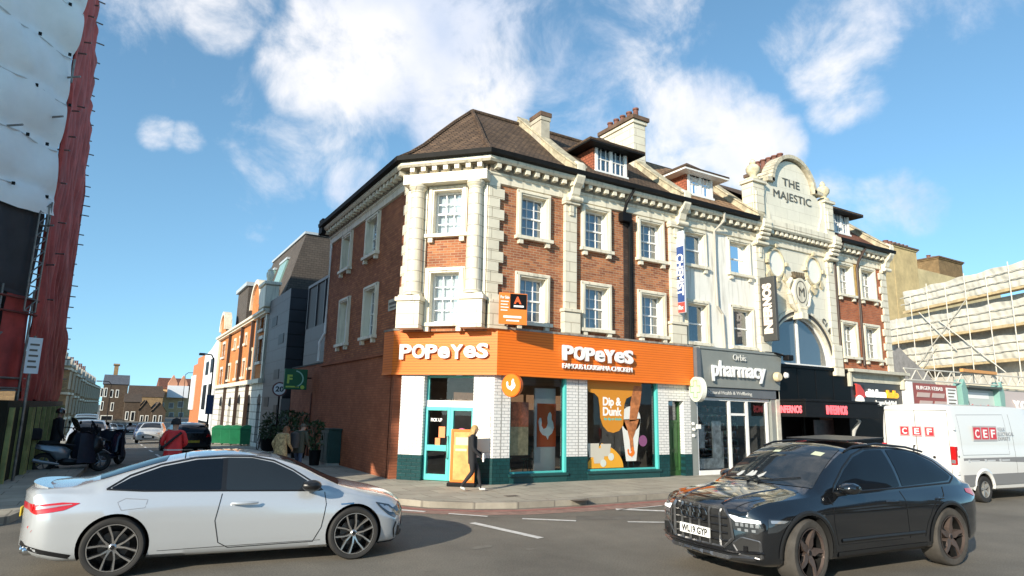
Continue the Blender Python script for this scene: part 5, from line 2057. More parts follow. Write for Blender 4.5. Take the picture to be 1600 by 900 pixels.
m.build('stair_tower', MAN, GB)
m = MB()
m.box(7.7, 14.2, 52.9, 58.1, 11.2, 11.5)
m.build('roof_edge', mat('pale_metal_edge', (.40, .45, .48), .4), GB)

ORB = brick('vivid_orange_brick', (.62, .21, .055), (.50, .155, .045), (.42, .22, .10), .225, .075, .01, 'xyz', .85, .4, .18)
WR = brick('white_rusticated_stone', (.66, .64, .58), (.60, .58, .53), (.30, .28, .24), 1.0, .42, .03, 'xyz', .7, .6, .15)
Q = thing('ornate_orange_building', 'ornate orange brick building with white stone ground floor and arched gables on the side street', 'building', (7, 45, -.3))
OF = Frame((7.0, 0), (0, -1))
ya0, ya1 = 38.6, 59.0
m = MB(OF)
up = [(-40.9, -39.8, 4.6, 5.9), (-40.9, -39.8, 6.5, 7.4 - .2), (-43.6, -42.9, 4.4, 5.4), (-46.1, -45.5, 6.1, 6.6), (-48.4, -47.8, 6.1, 6.6), (-50.8, -50.2, 6.1, 6.6), (-46.1, -45.3, 3.9, 4.9), (-49, -48.2, 3.9, 4.9), (-52.5, -51.6, 3.9, 4.9), (-56.8, -55.6, 5.8, 6.8), (-56.8, -55.6, 3.6, 4.8)]
wall(m, OF, -ya1, -ya0, 3.3, 7.3, up, .25)
m.quad([(7, ya0, 3.3), (14, ya0, 3.3), (14, ya0, 8.2), (7, ya0, 8.2)])
m.quad([(7, ya0, 7.3), (14, ya0, 7.3), (14, ya1, 7.3), (7, ya1, 7.3)])
# parapet storey above the cornice and the stepped attic
m.box(7.0, 7.6, 44.5, 51, 7.6, 9.6)
m.box(7.0, 7.6, 41.6, 44.5, 7.6, 8.9)
m.box(7.0, 7.6, 51, 56, 7.6, 8.4)
m.box(7.6, 14, 38.65, 39.2, 7.3, 8.3)
m.build('orange_brick_wall', ORB, Q)
for (a, b, c, e) in up:
    m = MB(OF)
    m.box(a - .09, a, 0, .05, c - .1, e + .2)
    m.box(b, b + .09, 0, .05, c - .1, e + .2)
    m.box(a, b, 0, .08, e, e + .2)
    m.box(a - .2, b + .2, 0, .15, c - .18, c - .02)
    s_ = m.build('window', WR if (b - a) > .9 else STONE, Q)
    m = MB(OF)
    m.quad([OF.p(a, -.2, c), OF.p(b, -.2, c), OF.p(b, -.2, e), OF.p(a, -.2, e)])
    m.build('pane', DW, s_)
m = MB(OF)
for (a, b) in ((-38.95, -38.6), (-41.8, -41.5), (-59, -58.5)):
    m.box(a, b, 0, .14, 3.4, 7.2)
m.build('stone_strip', STONE, Q)
for y_ in (43.0, 47.0, 52.6):
    m = MB(OF)
    m.box(-y_ - .2, -y_, .0, .2, .5, 7.3)
    m.build('downpipe', mat('brown_pipe', (.05, .03, .022), .5), Q)
m = MB(OF)
m.box(-ya1, -ya0 + .15, -.2, .25, 7.26, 7.38)
m.box(-ya1, -ya0 + .15, -.2, .38, 7.38, 7.52)
m.box(-ya1, -ya0 + .1, -.2, .3, 3.3, 3.55)
m.build('stone_cornice', STONE, Q)
m = MB(OF)
ar = [(-40.1, .62), (-43.0, .52), (-47.2, .52)]
hs = [(-39.9, -38.9, .0, 2.2), (-43.2, -42.2, .0, 2.2), (-47, -45.9, .2, 2.2), (-51, -49.8, .2, 2.0), (-55.8, -54.4, .2, 2.0)]
wall(m, OF, -ya1, -ya0, -1.0, 3.3, hs, .3)
m.quad([(7, ya0, -1), (14, ya0, -1), (14, ya0, 3.3), (7, ya0, 3.3)])
gf_ = m.build('ground_floor_wall', WR, Q)
for (a, b, c, e) in hs:
    m = MB(OF)
    cc, rr_2 = (a + b) / 2, (b - a) / 2
    m.prism([(a, e - .02)] + [(cc - rr_2 * math.cos(PI * k / 12), e + rr_2 * math.sin(PI * k / 12)) for k in range(13)] + [(b, e - .02)], -.02, .015)
    m.quad([OF.p(a, -.25, c), OF.p(b, -.25, c), OF.p(b, -.25, e), OF.p(a, -.25, e)])
    m.build('arched_opening', DW, Q)
# the arched gables with their urns
for (yc, zc, rr) in ((42.8, 7.6, 1.5), (57.4, 7.5, 1.3)):
    m = MB(OF)
    pts = [(-yc - rr, zc)] + [(-yc - rr * math.cos(PI * k / 14), zc + .5 + rr * 1.0 * math.sin(PI * k / 14)) for k in range(15)] + [(-yc + rr, zc)]
    m.prism(pts, -.3, .05)
    gq = m.build('gable', ORB, Q)
    m = MB(OF)
    for k in range(14):
        a0, a1 = PI * k / 14, PI * (k + 1) / 14
        q = [(rr, a0), (rr + .28, a0), (rr + .28, a1), (rr, a1)]
        f = [OF.p(-yc - r * math.cos(a), .2, zc + .5 + r * math.sin(a)) for r, a in q]
        b = [OF.p(-yc - r * math.cos(a), -.35, zc + .5 + r * math.sin(a)) for r, a in q]
        m.add(f + b, [(0, 1, 2, 3), (1, 5, 6, 2), (0, 3, 7, 4)])
    m.build('stone_arch', STONE, gq)
m = MB(OF)
m.box(-40.2, -38.5, -.4, .35, 7.62, 8.9)
m.box(-40.4, -38.4, -.5, .45, 8.9, 9.1)
pb = m.build('gable_block', STONE, Q, bevel=.04)
m = MB()
m.lathe((7.0, 39.4, 0), [(0, 9.1), (.20, 9.1), (.11, 9.25), (.14, 9.3), (.22, 9.5), (.23, 9.7), (.16, 9.85), (.18, 9.9), (.08, 10.0), (0, 10.1)], 14)
m.build('urn', STONE, pb, smooth=True)

V = thing('white_modern_building', 'white and orange modern building with a curved roofline beyond the ornate orange front', 'building', (7, 66, -1))
VW = mat('white_cladding', (.72, .73, .75), .5, vary=.04)
VO = mat('orange_cladding', (.50, .17, .06), .6, vary=.15)
m = MB()
m.add([(6.9, 59.5, -1.5), (6.9, 68.5, -1.5), (6.9, 68.5, 6.6), (6.9, 64, 6.9), (6.9, 59.5, 7.6), (14, 59.5, -1.5), (14, 59.5, 7.6), (14, 68.5, 6.6), (14, 68.5, -1.5), (14, 64, 6.9)],
      [(0, 1, 2, 3, 4), (0, 4, 6, 5), (4, 3, 9, 6), (3, 2, 7, 9), (1, 8, 7, 2)])
m.build('white_wall', VW, V)
m = MB()
m.box(6.85, 12, 68.5, 74, -2, 6.7)
m.build('orange_wall', VO, V)
m = MB()
m.box(6.75, 12, 74, 78, 1.5, 5.0)
m.build('white_bay', VW, V)
m = MB()
m.box(6.95, 12, 74, 78, -2, 1.5)
m.box(6.95, 12, 74, 79, 5.0, 6.2)
m.build('orange_wall', VO, V)
for (a, b, c, e) in ((61, 63, 4.8, 6.0), (64.5, 66.5, 4.7, 5.9), (61, 63, 1.8, 3.8), (64.5, 67, 1.6, 3.8), (70, 72, 3.9, 5.4), (61, 68, -1.2, .6)):
    m = MB()
    m.box(6.86 if a < 72 else 6.8, 6.95, a, b, c, e)
    m.build('window', DW, V)

# ---------------------------------------------------------------- far end of the side street
YB = brick('yellow_stock_brick', (.38, .24, .11), (.28, .17, .08), (.18, .14, .1), .45, .15, .02, 'xyz', .9, .2, .3)
DB = brick('sooty_brick', (.11, .075, .05), (.08, .055, .04), (.06, .05, .04), .45, .15, .02, 'xyz', .9, .2, .3)
TFm0 = Vector((-6.3, 100, 0))
TD = Vector((2.2, 100, 0)).normalized()
proto = None
for k in range(8):
    o0 = TFm0 + TD * k * 11.5
    if proto is None:
        T = thing('terraced_house', 'yellow brick terraced house with white bay windows, nearest the red netting', 'house', (0, 0, 0), 'Victorian terraced houses along the left of the side street')
        fr = Frame((0, 0), (0, 1))
        m = MB(fr)
        m.box(0, 11.4, -8, 0, -1, 8.1)
        m.build('wall', YB, T)
        m = MB()
        m.add([(.3, 0, 8.1), (.3, 11.4, 8.1), (-2.4, 11.4, 10.6), (-2.4, 0, 10.6), (-8, 0, 8.1), (-8, 11.4, 8.1)], [(0, 1, 2, 3), (3, 2, 5, 4), (0, 3, 4), (1, 5, 2)])
        m.build('roof', SLATE, T)
        for q0 in (1.0, 6.8):
            m = MB(fr)
            m.add([fr.p(q0, 0, -1), fr.p(q0 + .8, .9, -1), fr.p(q0 + 2.8, .9, -1), fr.p(q0 + 3.6, 0, -1), fr.p(q0, 0, 8.5), fr.p(q0 + .8, .9, 8.5), fr.p(q0 + 2.8, .9, 8.5), fr.p(q0 + 3.6, 0, 8.5)], [(0, 1, 5, 4), (1, 2, 6, 5), (2, 3, 7, 6), (4, 5, 6, 7)])
            by = m.build('bay', YB, T)
            m = MB(fr)
            for z_ in (1.6, 4.8, 7.9):
                m.box(q0 - .05, q0 + 3.65, 0, 1.02, z_, z_ + .28)
            for z_ in (-.2, 2.4, 5.5):
                m.box(q0 + .75, q0 + .9, .8, .98, z_, z_ + 2.2)
                m.box(q0 + 1.72, q0 + 1.88, .8, .98, z_, z_ + 2.2)
                m.box(q0 + 2.7, q0 + 2.85, .8, .98, z_, z_ + 2.2)
            m.build('white_band', mat('cream_trim', (.62, .54, .40), .7), by)
            m = MB(fr)
            for z_ in (-.1, 2.6, 5.7):
                m.box(q0 + .9, q0 + 1.72, .85, .93, z_, z_ + 1.9)
                m.box(q0 + 1.88, q0 + 2.7, .85, .93, z_, z_ + 1.9)
            m.build('window', DW, by)
            m = MB(fr)
            m.add([fr.p(q0 + .5, -.3, 8.6), fr.p(q0 + 3.1, -.3, 8.6), fr.p(q0 + 3.1, -.3, 10.1), fr.p(q0 + 1.8, -.3, 10.7), fr.p(q0 + .5, -.3, 10.1), fr.p(q0 + .5, -3, 10.1), fr.p(q0 + 3.1, -3, 10.1), fr.p(q0 + 1.8, -3, 10.7)], [(0, 1, 2, 3, 4), (0, 4, 5), (1, 6, 2), (3, 7, 5, 4), (2, 6, 7, 3)])
            m.build('dormer', mat('pale_dormer', (.45, .40, .32), .8), T)
        chimney(T, -3.2, -2.2, -.4, .6, 8.5, 12.0, YB, 3, along='x', poth=.9, potr=.16)
        proto = T
        c = T
    else:
        c = copy_tree(proto)
        c['label'] = ['', 'second yellow brick terraced house from the red netting', 'third yellow brick terraced house from the red netting', 'fourth yellow brick terraced house from the red netting', 'fifth yellow brick terraced house from the red netting', 'sixth yellow brick terraced house from the red netting', 'seventh yellow brick terraced house from the red netting', 'last yellow brick terraced house before the end house'][k]
    c.location = (o0.x, o0.y, gz(o0.y) + .3)
    c.rotation_euler = (0, 0, -math.atan2(TD.x, TD.y))


def far_house(name, label, px0, px1, pybase, pyeave, pyridge, Y, depth, mw, mr, gable='side', wins=(), wmat=DW, cat='house', wtrim=None, doors=False):
    a, b = aty(px0, pybase, Y), aty(px1, pybase, Y)
    ze = aty((px0 + px1) / 2, pyeave, Y).z
    zr = aty((px0 + px1) / 2, pyridge, Y).z
    zb = min(gz(Y), a.z, b.z) - .5
    o = thing(name, label, cat, ((a.x + b.x) / 2, Y, zb))
    m = MB()
    m.box(a.x, b.x, Y, Y + depth, zb, ze)
    if gable == 'front':
        m.add([(a.x, Y, ze), (b.x, Y, ze), ((a.x + b.x) / 2, Y, zr)], [(0, 1, 2)])
    m.build('wall', mw, o)
    m = MB()
    xc = (a.x + b.x) / 2
    e = .3
    if gable == 'front':
        m.add([(a.x - e, Y - e, ze - .2), (xc, Y - e, zr), (b.x + e, Y - e, ze - .2), (a.x - e, Y + depth, ze - .2), (xc, Y + depth, zr), (b.x + e, Y + depth, ze - .2)], [(0, 1, 4, 3), (1, 2, 5, 4)])
    else:
        m.add([(a.x - e, Y - e, ze), (b.x + e, Y - e, ze), (b.x + e, Y + depth / 2, zr), (a.x - e, Y + depth / 2, zr), (a.x - e, Y + depth, ze), (b.x + e, Y + depth, ze)], [(0, 1, 2, 3), (3, 2, 5, 4), (0, 3, 4), (1, 5, 2)])
    m.build('roof', mr, o)
    for (wx0, wx1, wy0, wy1) in wins:
        p, q = aty(wx0, wy1, Y - .05), aty(wx1, wy0, Y - .05)
        m = MB()
        m.box(p.x - .2, q.x + .2, Y - .08, Y + .02, p.z - .25, q.z + .2)
        s_ = m.build('window', wtrim or mat('white_trim', (.72, .70, .64), .6), o)
        m = MB()
        m.box(p.x, q.x, Y - .12, Y - .081, p.z, q.z)
        m.build('pane', wmat, s_)
    return o


far_house('end_house', 'three storey brick end house at the far end of the bay windowed terrace', 153, 192, 668, 600, 583, 225, 25, DB, SLATE, wins=[(157, 161, 607, 619), (163, 167, 607, 619), (172, 176, 610, 620), (181, 185, 610, 620), (157, 161, 628, 640), (173, 177, 630, 641), (157, 175, 650, 660)])
far_house('chimney_wall_house', 'narrow yellow brick chimney wall rising behind the roof of the end house', 167, 174, 660, 570, 567, 240, 5, YB, YB)
far_house('dark_gabled_cottage', 'dark brick cottage with white window surrounds beside the end house', 190, 215, 668, 628, 614, 215, 20, DB, DB, wins=[(196, 200, 644, 655), (204, 210, 644, 657)])
far_house('dark_front_gabled_cottage', 'dark brick cottage with its gable facing the street left of the far red tiled block', 214, 234, 666, 640, 625, 212, 20, DB, DB, gable='front', wins=[(219, 223, 650, 660), (227, 231, 650, 660)])
far_house('small_front_gabled_cottage', 'small dark brick cottage with a pointed gable behind the parked silver car', 234, 256, 668, 642, 628, 208, 20, DB, DB, gable='front', wins=[(239, 243, 650, 662), (248, 252, 650, 662)])
far_house('long_roofed_hall', 'long brown roofed hall behind the dark cottages', 197, 250, 660, 620, 601, 270, 30, YB, TILE)
GBk = far_house('gabled_mansion_block', 'cream and yellow mansion block with red tiled gables at the end of the side street', 243, 305, 668, 608, 589, 290, 30, brick('yellow_block', (.75, .52, .27), (.66, .46, .24), (.4, .3, .2), .9, .3, .02, 'xyz', .9, .1, .2), TILE3,
                wins=[(249, 256, 614, 620), (264, 270, 614, 620), (278, 286, 612, 620), (249, 256, 630, 637), (264, 271, 630, 637), (278, 286, 628, 636), (249, 256, 645, 652), (264, 271, 645, 652), (279, 286, 645, 652)], wmat=mat('pale_pane', (.22, .2, .18), .3), cat='building')
a, b = aty(262, 612, 288), aty(295, 590, 288)
for k in range(2):
    x0 = a.x + (b.x - a.x) * k * .52
    x1 = x0 + (b.x - a.x) * .46
    m = MB()
    m.add([(x0, 288, a.z), (x1, 288, a.z), (x1, 288, a.z + 3.4), ((x0 + x1) / 2, 288, a.z + 6.6), (x0, 288, a.z + 3.4), (x0, 292, a.z), (x1, 292, a.z), (x1, 292, a.z + 3.4), ((x0 + x1) / 2, 292, a.z + 6.6), (x0, 292, a.z + 3.4)], [(0, 1, 2, 3, 4), (0, 4, 9, 5), (1, 6, 7, 2), (4, 3, 8, 9), (3, 2, 7, 8)])
    m.build('gable', [mat('pink_gable', (.52, .25, .15), .8)], GBk)
m = MB()
m.box(a.x - .2, b.x + .3, 286.5, 288, a.z - 2.2, a.z + 2.4)
m.build('white_balcony', VW, GBk)

# ================================================================== right hand end
YBX = mat('ochre_rendered_brick', (.48, .36, .18), .85, vary=.2, vscale=1.2, grime=.15)
Y_ = thing('ochre_chimney_building', 'ochre walled building with tall chimney stacks behind the scaffolding', 'building', (38, 20, .1))
Yq = 33.0
def YP(px, py, y=Yq):
    return aty(px, py, y)
m = MB()
p0, p1 = YP(1374, 396), YP(1430, 420)
m.box(p0.x, p1.x, Yq, Yq + 6, 0, YP(1395, 400).z)
m.build('wall', YBX, Y_)
a, b = YP(1394, 384), YP(1430, 382)
chimney(Y_, a.x, b.x, Yq - .02, Yq + 1.6, 9, a.z + .25, YBX, 6, along='x', poth=.5, potr=.24, cap=.2)
a, b, c = YP(1430, 415), YP(1530, 440), YP(1465, 425)
m = MB()
m.add([(a.x, Yq + .5, 0), (b.x + 6, Yq + .5, 0), (b.x + 6, Yq + .5, b.z), (a.x, Yq + .5, a.z), (a.x, Yq + 8, 0), (b.x + 6, Yq + 8, 0), (b.x + 6, Yq + 8, b.z), (a.x, Yq + 8, a.z)], [(0, 1, 2, 3), (3, 2, 6, 7), (0, 3, 7, 4), (1, 5, 6, 2)])
m.build('wall', mat('pale_ochre_wall', (.50, .40, .22), .85, vary=.2, vscale=1), Y_)
a, b = YP(1466, 404, 36), YP(1502, 404, 36)
chimney(Y_, a.x, b.x, 36, 38.5, 8, a.z + .3, brick('brown_brick_stack', (.26, .17, .08), (.2, .13, .06), (.15, .1, .06), .225, .075, .01, 'xyz'), 5, along='x', poth=.4, potr=.22, cap=.2)

SCB = thing('wrapped_scaffold', 'long pale scaffold with white netting and timber decks beyond the terrace', 'scaffolding', (52, 24, 4))
NETW = mat('white_debris_netting', (.66, .62, .52), .8, vary=.12, vscale=.8)
SA, SBk = Vector((49.4, 18.5)), Vector((55.6, 30.8))
SF_ = Frame(SBk, SA - SBk)
SLN = (SA - SBk).length + 7
PTUB = mat('pale_tube', (.60, .57, .50), .5)
m = MB(SF_)
m.box(-3, SLN, -9, -.9, 0, 10.4)
m.build('wall_behind', mat('beige_wall_behind', (.62, .59, .52), .85, vary=.15, grime=.2), SCB)
for i, (zd, us) in enumerate(((6.0, .3), (8.25, .3), (10.6, 3.2))):
    sheet('netting_strip', SF_, us, SLN, lambda u, zd=zd: zd + .06, lambda u, zd=zd: zd + 1.62 + .05 * math.sin(u * 2.2), NETW, SCB, amp=.07, tie=.62, z0=zd, nu=160, nz=10)
    m = MB(SF_)
    m.box(us - .3, SLN, -.7, .04, zd - .06, zd)
    m.box(us - .3, SLN, .05, .10, zd - .10, zd + .10)
    m.build('timber_deck', mat('deck_timber', (.58, .44, .24), .7, vary=.2, vscale=2), SCB)
    for dz in (.6, 1.15):
        m = MB()
        m.tube([SF_.p(us - .3, .2, zd + dz), SF_.p(SLN, .2, zd + dz)], .035, 6)
        m.build('guard_rail', PTUB, SCB)
k = 0
while .3 + k * 1.9 < SLN:
    u = .3 + k * 1.9
    m = MB()
    m.tube([SF_.p(u, .22, 4.4), SF_.p(u, .22, 12.4 if (u > 3 and k % 2) else (11.9 if u > 3 else 10.2))], .035, 6)
    m.build('standard', PTUB, SCB)
    k += 1
for (ax, az, bx, bz) in ((4, 6, 10, 10.6), (5, 10.3, 8.5, 7), (7.0, 9.4, 12.5, 5.2), (3.5, 4.8, 6.5, 7.4)):
    m = MB()
    m.tube([SF_.p(ax, .28, az), SF_.p(bx, .28, bz)], .035, 6)
    m.build('brace', PTUB, SCB)
m = MB(SF_)
m.prism([(-1.2, 4.2), (6.6, 4.2), (5.2, 5.6), (3.4, 6.9), (2.4, 7.8), (-1.2, 6.6)], .3, .34)
m.build('loose_net_panel', mat('grey_net', (.24, .23, .22), .8, vary=.2), SCB)
m = MB()
bz0, bz1, by = 3.72, 4.2, 15.2
m.tube([(28.8, by, bz0), (60, by, bz0 + .3)], .035, 6)
m.tube([(28.8, by, bz1), (60, by, bz1 + .3)], .035, 6)
for k in range(62):
    xa = 28.8 + k * .5
    zz = .3 * (xa - 28.8) / 31.2
    m.tube([(xa, by, (bz0 if k % 2 else bz1) + zz), (xa + .5, by, (bz1 if k % 2 else bz0) + zz)], .025, 5)
m.build('lattice_beam', mat('pale_tube', (.58, .56, .50), .5), SCB)
m = MB()
m.box(33.5, 36.8, 15.0, 15.15, 4.28, 4.42)
m.build('orange_plank', mat('orange_plank', (.62, .30, .10), .6), SCB)

def low_shop(name, label, x0, x1, zt, mw):
    o = thing(name, label, 'shop', ((x0 + x1) / 2, 15.5, ZC))
    m = MB()
    m.box(x0, x1, 15.5, 18.3, ZC, zt)
    m.build('wall', mw, o)
    return o

S1 = low_shop('maroon_sign_shop', 'low shop with a maroon and white menu sign beside the charcoal fascia', 29.0, 33.5, 3.5, mat('shop_wall_grey', (.3, .28, .25), .8))
MAR = mat('maroon_board', (.30, .075, .065), .5, vary=.05)
m = MB(FR)
m.box(29.05, 33.3, .05, .25, 2.45, 3.62)
b_ = m.build('sign_board', MAR, S1)
m = MB(FR)
m.box(28.98, 29.4, .03, .32, 2.1, 3.65)
m.box(32.3, 33.2, .26, .28, 2.6, 3.5)
m.build('white_panel', WLET, b_)
m = MB(FR)
for r_ in range(2):
    for c_ in range(2):
        u = 29.75 + c_ * 1.25 + r_ * .15
        m.prism([(u, 3.02 - r_ * .35), (u + 1.05, 3.02 - r_ * .35), (u + 1.15, 3.22 - r_ * .35), (u + .1, 3.22 - r_ * .35)], .26, .27)
m.build('pale_strip', mat('pale_maroon', (.55, .42, .38), .5), b_)
text_mesh('BURGER KEBAB', .24, FR, 29.8, .26, 3.34, .01, WLET, 'lettering', b_, width=2.2)
for k in range(5):
    m = MB(FR)
    m.box(32.4, 33.1 - .1 * (k % 3), .285, .29, 3.38 - k * .15, 3.43 - k * .15)
    m.build('printed_line', mat('faded_print', (.15, .13, .1), .7), b_)
S2 = low_shop('teal_awning_shop', 'small shop with pale green end brackets and red lettering on a pale sign', 33.6, 37.6, 3.7, mat('shop_wall_pale', (.45, .48, .46), .7))
m = MB(FR)
for u in (33.55, 37.2):
    m.prism([(u, 2.3), (u + .35, 2.3), (u + .45, 3.4), (u + .2, 3.95), (u - .1, 3.6)], 0, .4)
m.build('end_bracket', mat('sea_green_paint', (.20, .38, .34), .5), S2)
m = MB(FR)
m.box(33.9, 37.2, .1, .5, 3.58, 3.68)
m.build('awning_box', mat('dark_awning', (.08, .09, .08), .6), S2)
m = MB(FR)
m.box(33.95, 37.15, .05, .12, 2.45, 3.5)
b_ = m.build('sign_board', mat('pale_sign', (.55, .60, .58), .5), S2)
m = MB(FR)
m.box(34.6, 36.6, .125, .13, 3.1, 3.38)
m.build('white_panel', WLET, b_)
text_mesh('American Spot', .38, FR, 34.75, .125, 2.55, .03, REDS, 'lettering', b_, bold=.012, width=2.3)
m = MB(FR)
m.prism([(34.35 + .26 * math.cos(k * PI / 10), 2.8 + .30 * math.sin(k * PI / 10)) for k in range(20)], .125, .14)
e_ = m.build('round_emblem', LEAD, b_)
m = MB(FR)
m.prism([(34.35 + .18 * math.cos(k * PI / 10), 2.8 + .21 * math.sin(k * PI / 10)) for k in range(20)], .141, .15)
m.build('emblem_centre', WLET, e_)
S3 = low_shop('pale_pink_sign_shop', 'shop with white raised letters on a pale pink grey sign at the right edge', 37.7, 44, 3.7, mat('shop_wall_cream', (.5, .46, .36), .7))
m = MB(FR)
m.box(37.75, 43.5, .05, .18, 2.4, 3.55)
b_ = m.build('sign_board', mat('pale_pink_board', (.52, .45, .44), .5), S3)
text_mesh('Y.C', .62, FR, 38.9, .2, 2.65, .06, WLET, 'lettering', b_, bold=.03, width=1.45)
m = MB()
m.box(44, 70, 15.5, 20, 0, 4.2)
o = thing('far_right_shop', 'cream walled low shop running out of the right edge', 'shop', (50, 15.5, ZC))
m.build('wall', mat('shop_wall_cream', (.5, .46, .36), .7), o)

# buildings across the main road, seen only in reflections
for (x0, x1, zt, lab) in ((-16, 2, 8.5, 'plain brick building across the main road, reflected at the left of the car'), (14, 34, 9.5, 'gabled brick building across the road mirrored in the arched window')):
    o = thing('opposite_building', lab, 'building', ((x0 + x1) / 2, -12, 0))
    m = MB()
    m.box(x0, x1, -20, -12, 0, zt - 2)
    m.build('wall', YB, o)
    m = MB()
    n = 3
    for k in range(n):
        a, b = x0 + (x1 - x0) * k / n, x0 + (x1 - x0) * (k + 1) / n
        m.add([(a, -12, zt - 2), (b, -12, zt - 2), ((a + b) / 2, -12, zt + 1), (a, -20, zt - 2), (b, -20, zt - 2), ((a + b) / 2, -20, zt + 1)], [(0, 1, 2), (0, 2, 5, 3), (1, 4, 5, 2)])
    m.build('roof', SLATE, o)
    for k in range(int((x1 - x0) / 3)):
        for z_ in (1.0, 4.0):
            m = MB()
            m.box(x0 + 1 + k * 3, x0 + 2.2 + k * 3, -12, -11.95, z_, z_ + 1.7)
            m.build('window', WPAINT, o)
# ================================================================== vehicles
def interp(keys, x):
    """smooth (monotone cubic) interpolation through [(x, v)...]"""
    xs = [k[0] for k in keys]
    vs = [k[1] for k in keys]
    n = len(xs)
    if x <= xs[0]:
        return vs[0]
    if x >= xs[-1]:
        return vs[-1]
    d = [(vs[i + 1] - vs[i]) / (xs[i + 1] - xs[i]) for i in range(n - 1)]
    t = [d[0]] + [0 if d[i - 1] * d[i] <= 0 else 2 * d[i - 1] * d[i] / (d[i - 1] + d[i]) for i in range(1, n - 1)] + [d[-1]]
    for i in range(n - 1):
        if xs[i] <= x <= xs[i + 1]:
            h = xs[i + 1] - xs[i]
            s = (x - xs[i]) / h
            return (2 * s ** 3 - 3 * s * s + 1) * vs[i] + (s ** 3 - 2 * s * s + s) * h * t[i] + (-2 * s ** 3 + 3 * s * s) * vs[i + 1] + (s ** 3 - s * s) * h * t[i + 1]


def car_body(S, name, paint, under, parent, res=.05):
    """loft of the whole shell from a table of curves along the length, wheel arches cut out"""
    x0, x1 = S['x0'], S['x1']
    n = int((x1 - x0) / res)
    xs = [x0 + (x1 - x0) * i / n for i in range(n + 1)]
    xs = [x0, x0 + .012, x0 + .03] + [x for x in xs if x0 + .04 < x < x1 - .04] + [x1 - .03, x1 - .012, x1]
    rings = []
    for x in xs:
        g = lambda k: interp(S[k], x)
        zb, w, zm, wb, zbt, zt, wt = g('zb'), g('w'), g('zm'), g('wb'), g('zbelt'), g('ztop'), g('wtop')
        cr = g('crown')
        zsh = zm + (zbt - zm) * .62
        P = [(0, zb), (w * .55, zb), (w * .88, zb + .005), (w * .955, zb + .05), (w * .975, zb + .12), (w * .985, zb + (zm - zb) * .55), (w, zm), (w * .995 + .005 * wb, zm + (zsh - zm) * .5),
             (w * .55 + wb * .45 + S.get('shoulder', .012), zsh), (wb + .008, zbt - .03), (wb - .004, zbt)]
        zs_ = zt - cr
        for t in (.12, .3, .5, .7, .86, 1.0):
            bul = math.sin(PI * t) * S.get('tumble', .02) * (1 if zs_ - zbt > .15 else .3)
            P.append((wb + (wt - wb) * t + bul, zbt + (zs_ - zbt) * t))
        for t in (.12, .28, .48, .7, .88, 1.0):
            P.append((wt * (1 - t), zs_ + cr * (1 - (1 - t) ** 2.2)))
        rings.append(P)
    bm = bmesh.new()
    grid = []
    sk = S.get('nose', .0)
    sr = S.get('tail', .0)
    for x, P in zip(xs, rings):
        row = []
        wmax = max(p[0] for p in P)
        pts = [(-y, z) for y, z in reversed(P[1:-1])]
        full = [(y, z) for y, z in P] + [(-y, z) for y, z in reversed(P[1:-1])]
        for y, z in full:
            f = min(1, abs(y) / (S['W'] * .5))
            xx = x
            fx = max(0, min(1, (x - (x1 - .9)) / .9))
            rx = max(0, min(1, ((x0 + .7) - x) / .7))
            xx -= sk * f ** 2.6 * fx ** 1.2
            xx += sr * f ** 2.6 * rx ** 1.2
            for (fn) in S.get('warp', []):
                xx, y2, z2 = fn(xx, y, z)
                y, z = y2, z2
            row.append(bm.verts.new((xx, y, z)))
        grid.append(row)
    m = len(grid[0])
    for i in range(len(grid) - 1):
        for j in range(m):
            k = (j + 1) % m
            bm.faces.new((grid[i][j], grid[i][k], grid[i + 1][k], grid[i + 1][j]))
    bm.faces.new(list(reversed(grid[0])))
    bm.faces.new(grid[-1])
    bmesh.ops.recalc_face_normals(bm, faces=bm.faces)
    bmesh.ops.triangulate(bm, faces=[f for f in bm.faces if len(f.verts) > 4])
    me = bpy.data.meshes.new(name)
    bm.to_mesh(me)
    bvh0 = BVHTree.FromBMesh(bm)
    bm.free()
    me.materials.append(paint)
    me.materials.append(under)
    o = bpy.data.objects.new(name, me)
    COL.objects.link(o)
    cuts = []
    for ax in S['axles']:
        for s_ in (-1, 1):
            c = MB()
            ra = S['arch']
            yo, yi = s_ * (S['W'] * .5 + .3), s_ * (S['W'] * .5 - .34)
            prof = [(0, yi), (ra, yi), (ra, yo), (0, yo)]
            c.lathe((ax, 0, S['wr'] + .01), prof, 40, 'y', mi=1)
            co_ = c.build('cut', [paint, under])
            cuts.append(co_)
            md = o.modifiers.new('b', 'BOOLEAN')
            md.operation = 'DIFFERENCE'
            md.solver = 'EXACT'
            md.object = co_
    dg = bpy.context.evaluated_depsgraph_get()
    me2 = bpy.data.meshes.new_from_object(o.evaluated_get(dg))
    o.modifiers.clear()
    for c in cuts:
        bpy.data.objects.remove(c)
    o.data = me2
    if len(me2.materials) < 2:
        me2.materials.clear()
        me2.materials.append(paint)
        me2.materials.append(under)
    me2.polygons.foreach_set('use_smooth', [True] * len(me2.polygons))
    me2.set_sharp_from_angle(angle=R(42))
    me2.name = name
    o.parent = parent
    LOCS[o] = Vector((0, 0, 0))
    return o, bvh0


def dense(poly, step=.05, closed=True):
    out = []
    n = len(poly)
    for i in range(n if closed else n - 1):
        a, b = Vector(poly[i]), Vector(poly[(i + 1) % n])
        k = max(1, int((b - a).length / step))
        for j in range(k):
            out.append(a + (b - a) * j / k)
    if not closed:
        out.append(Vector(poly[-1]))
    return out


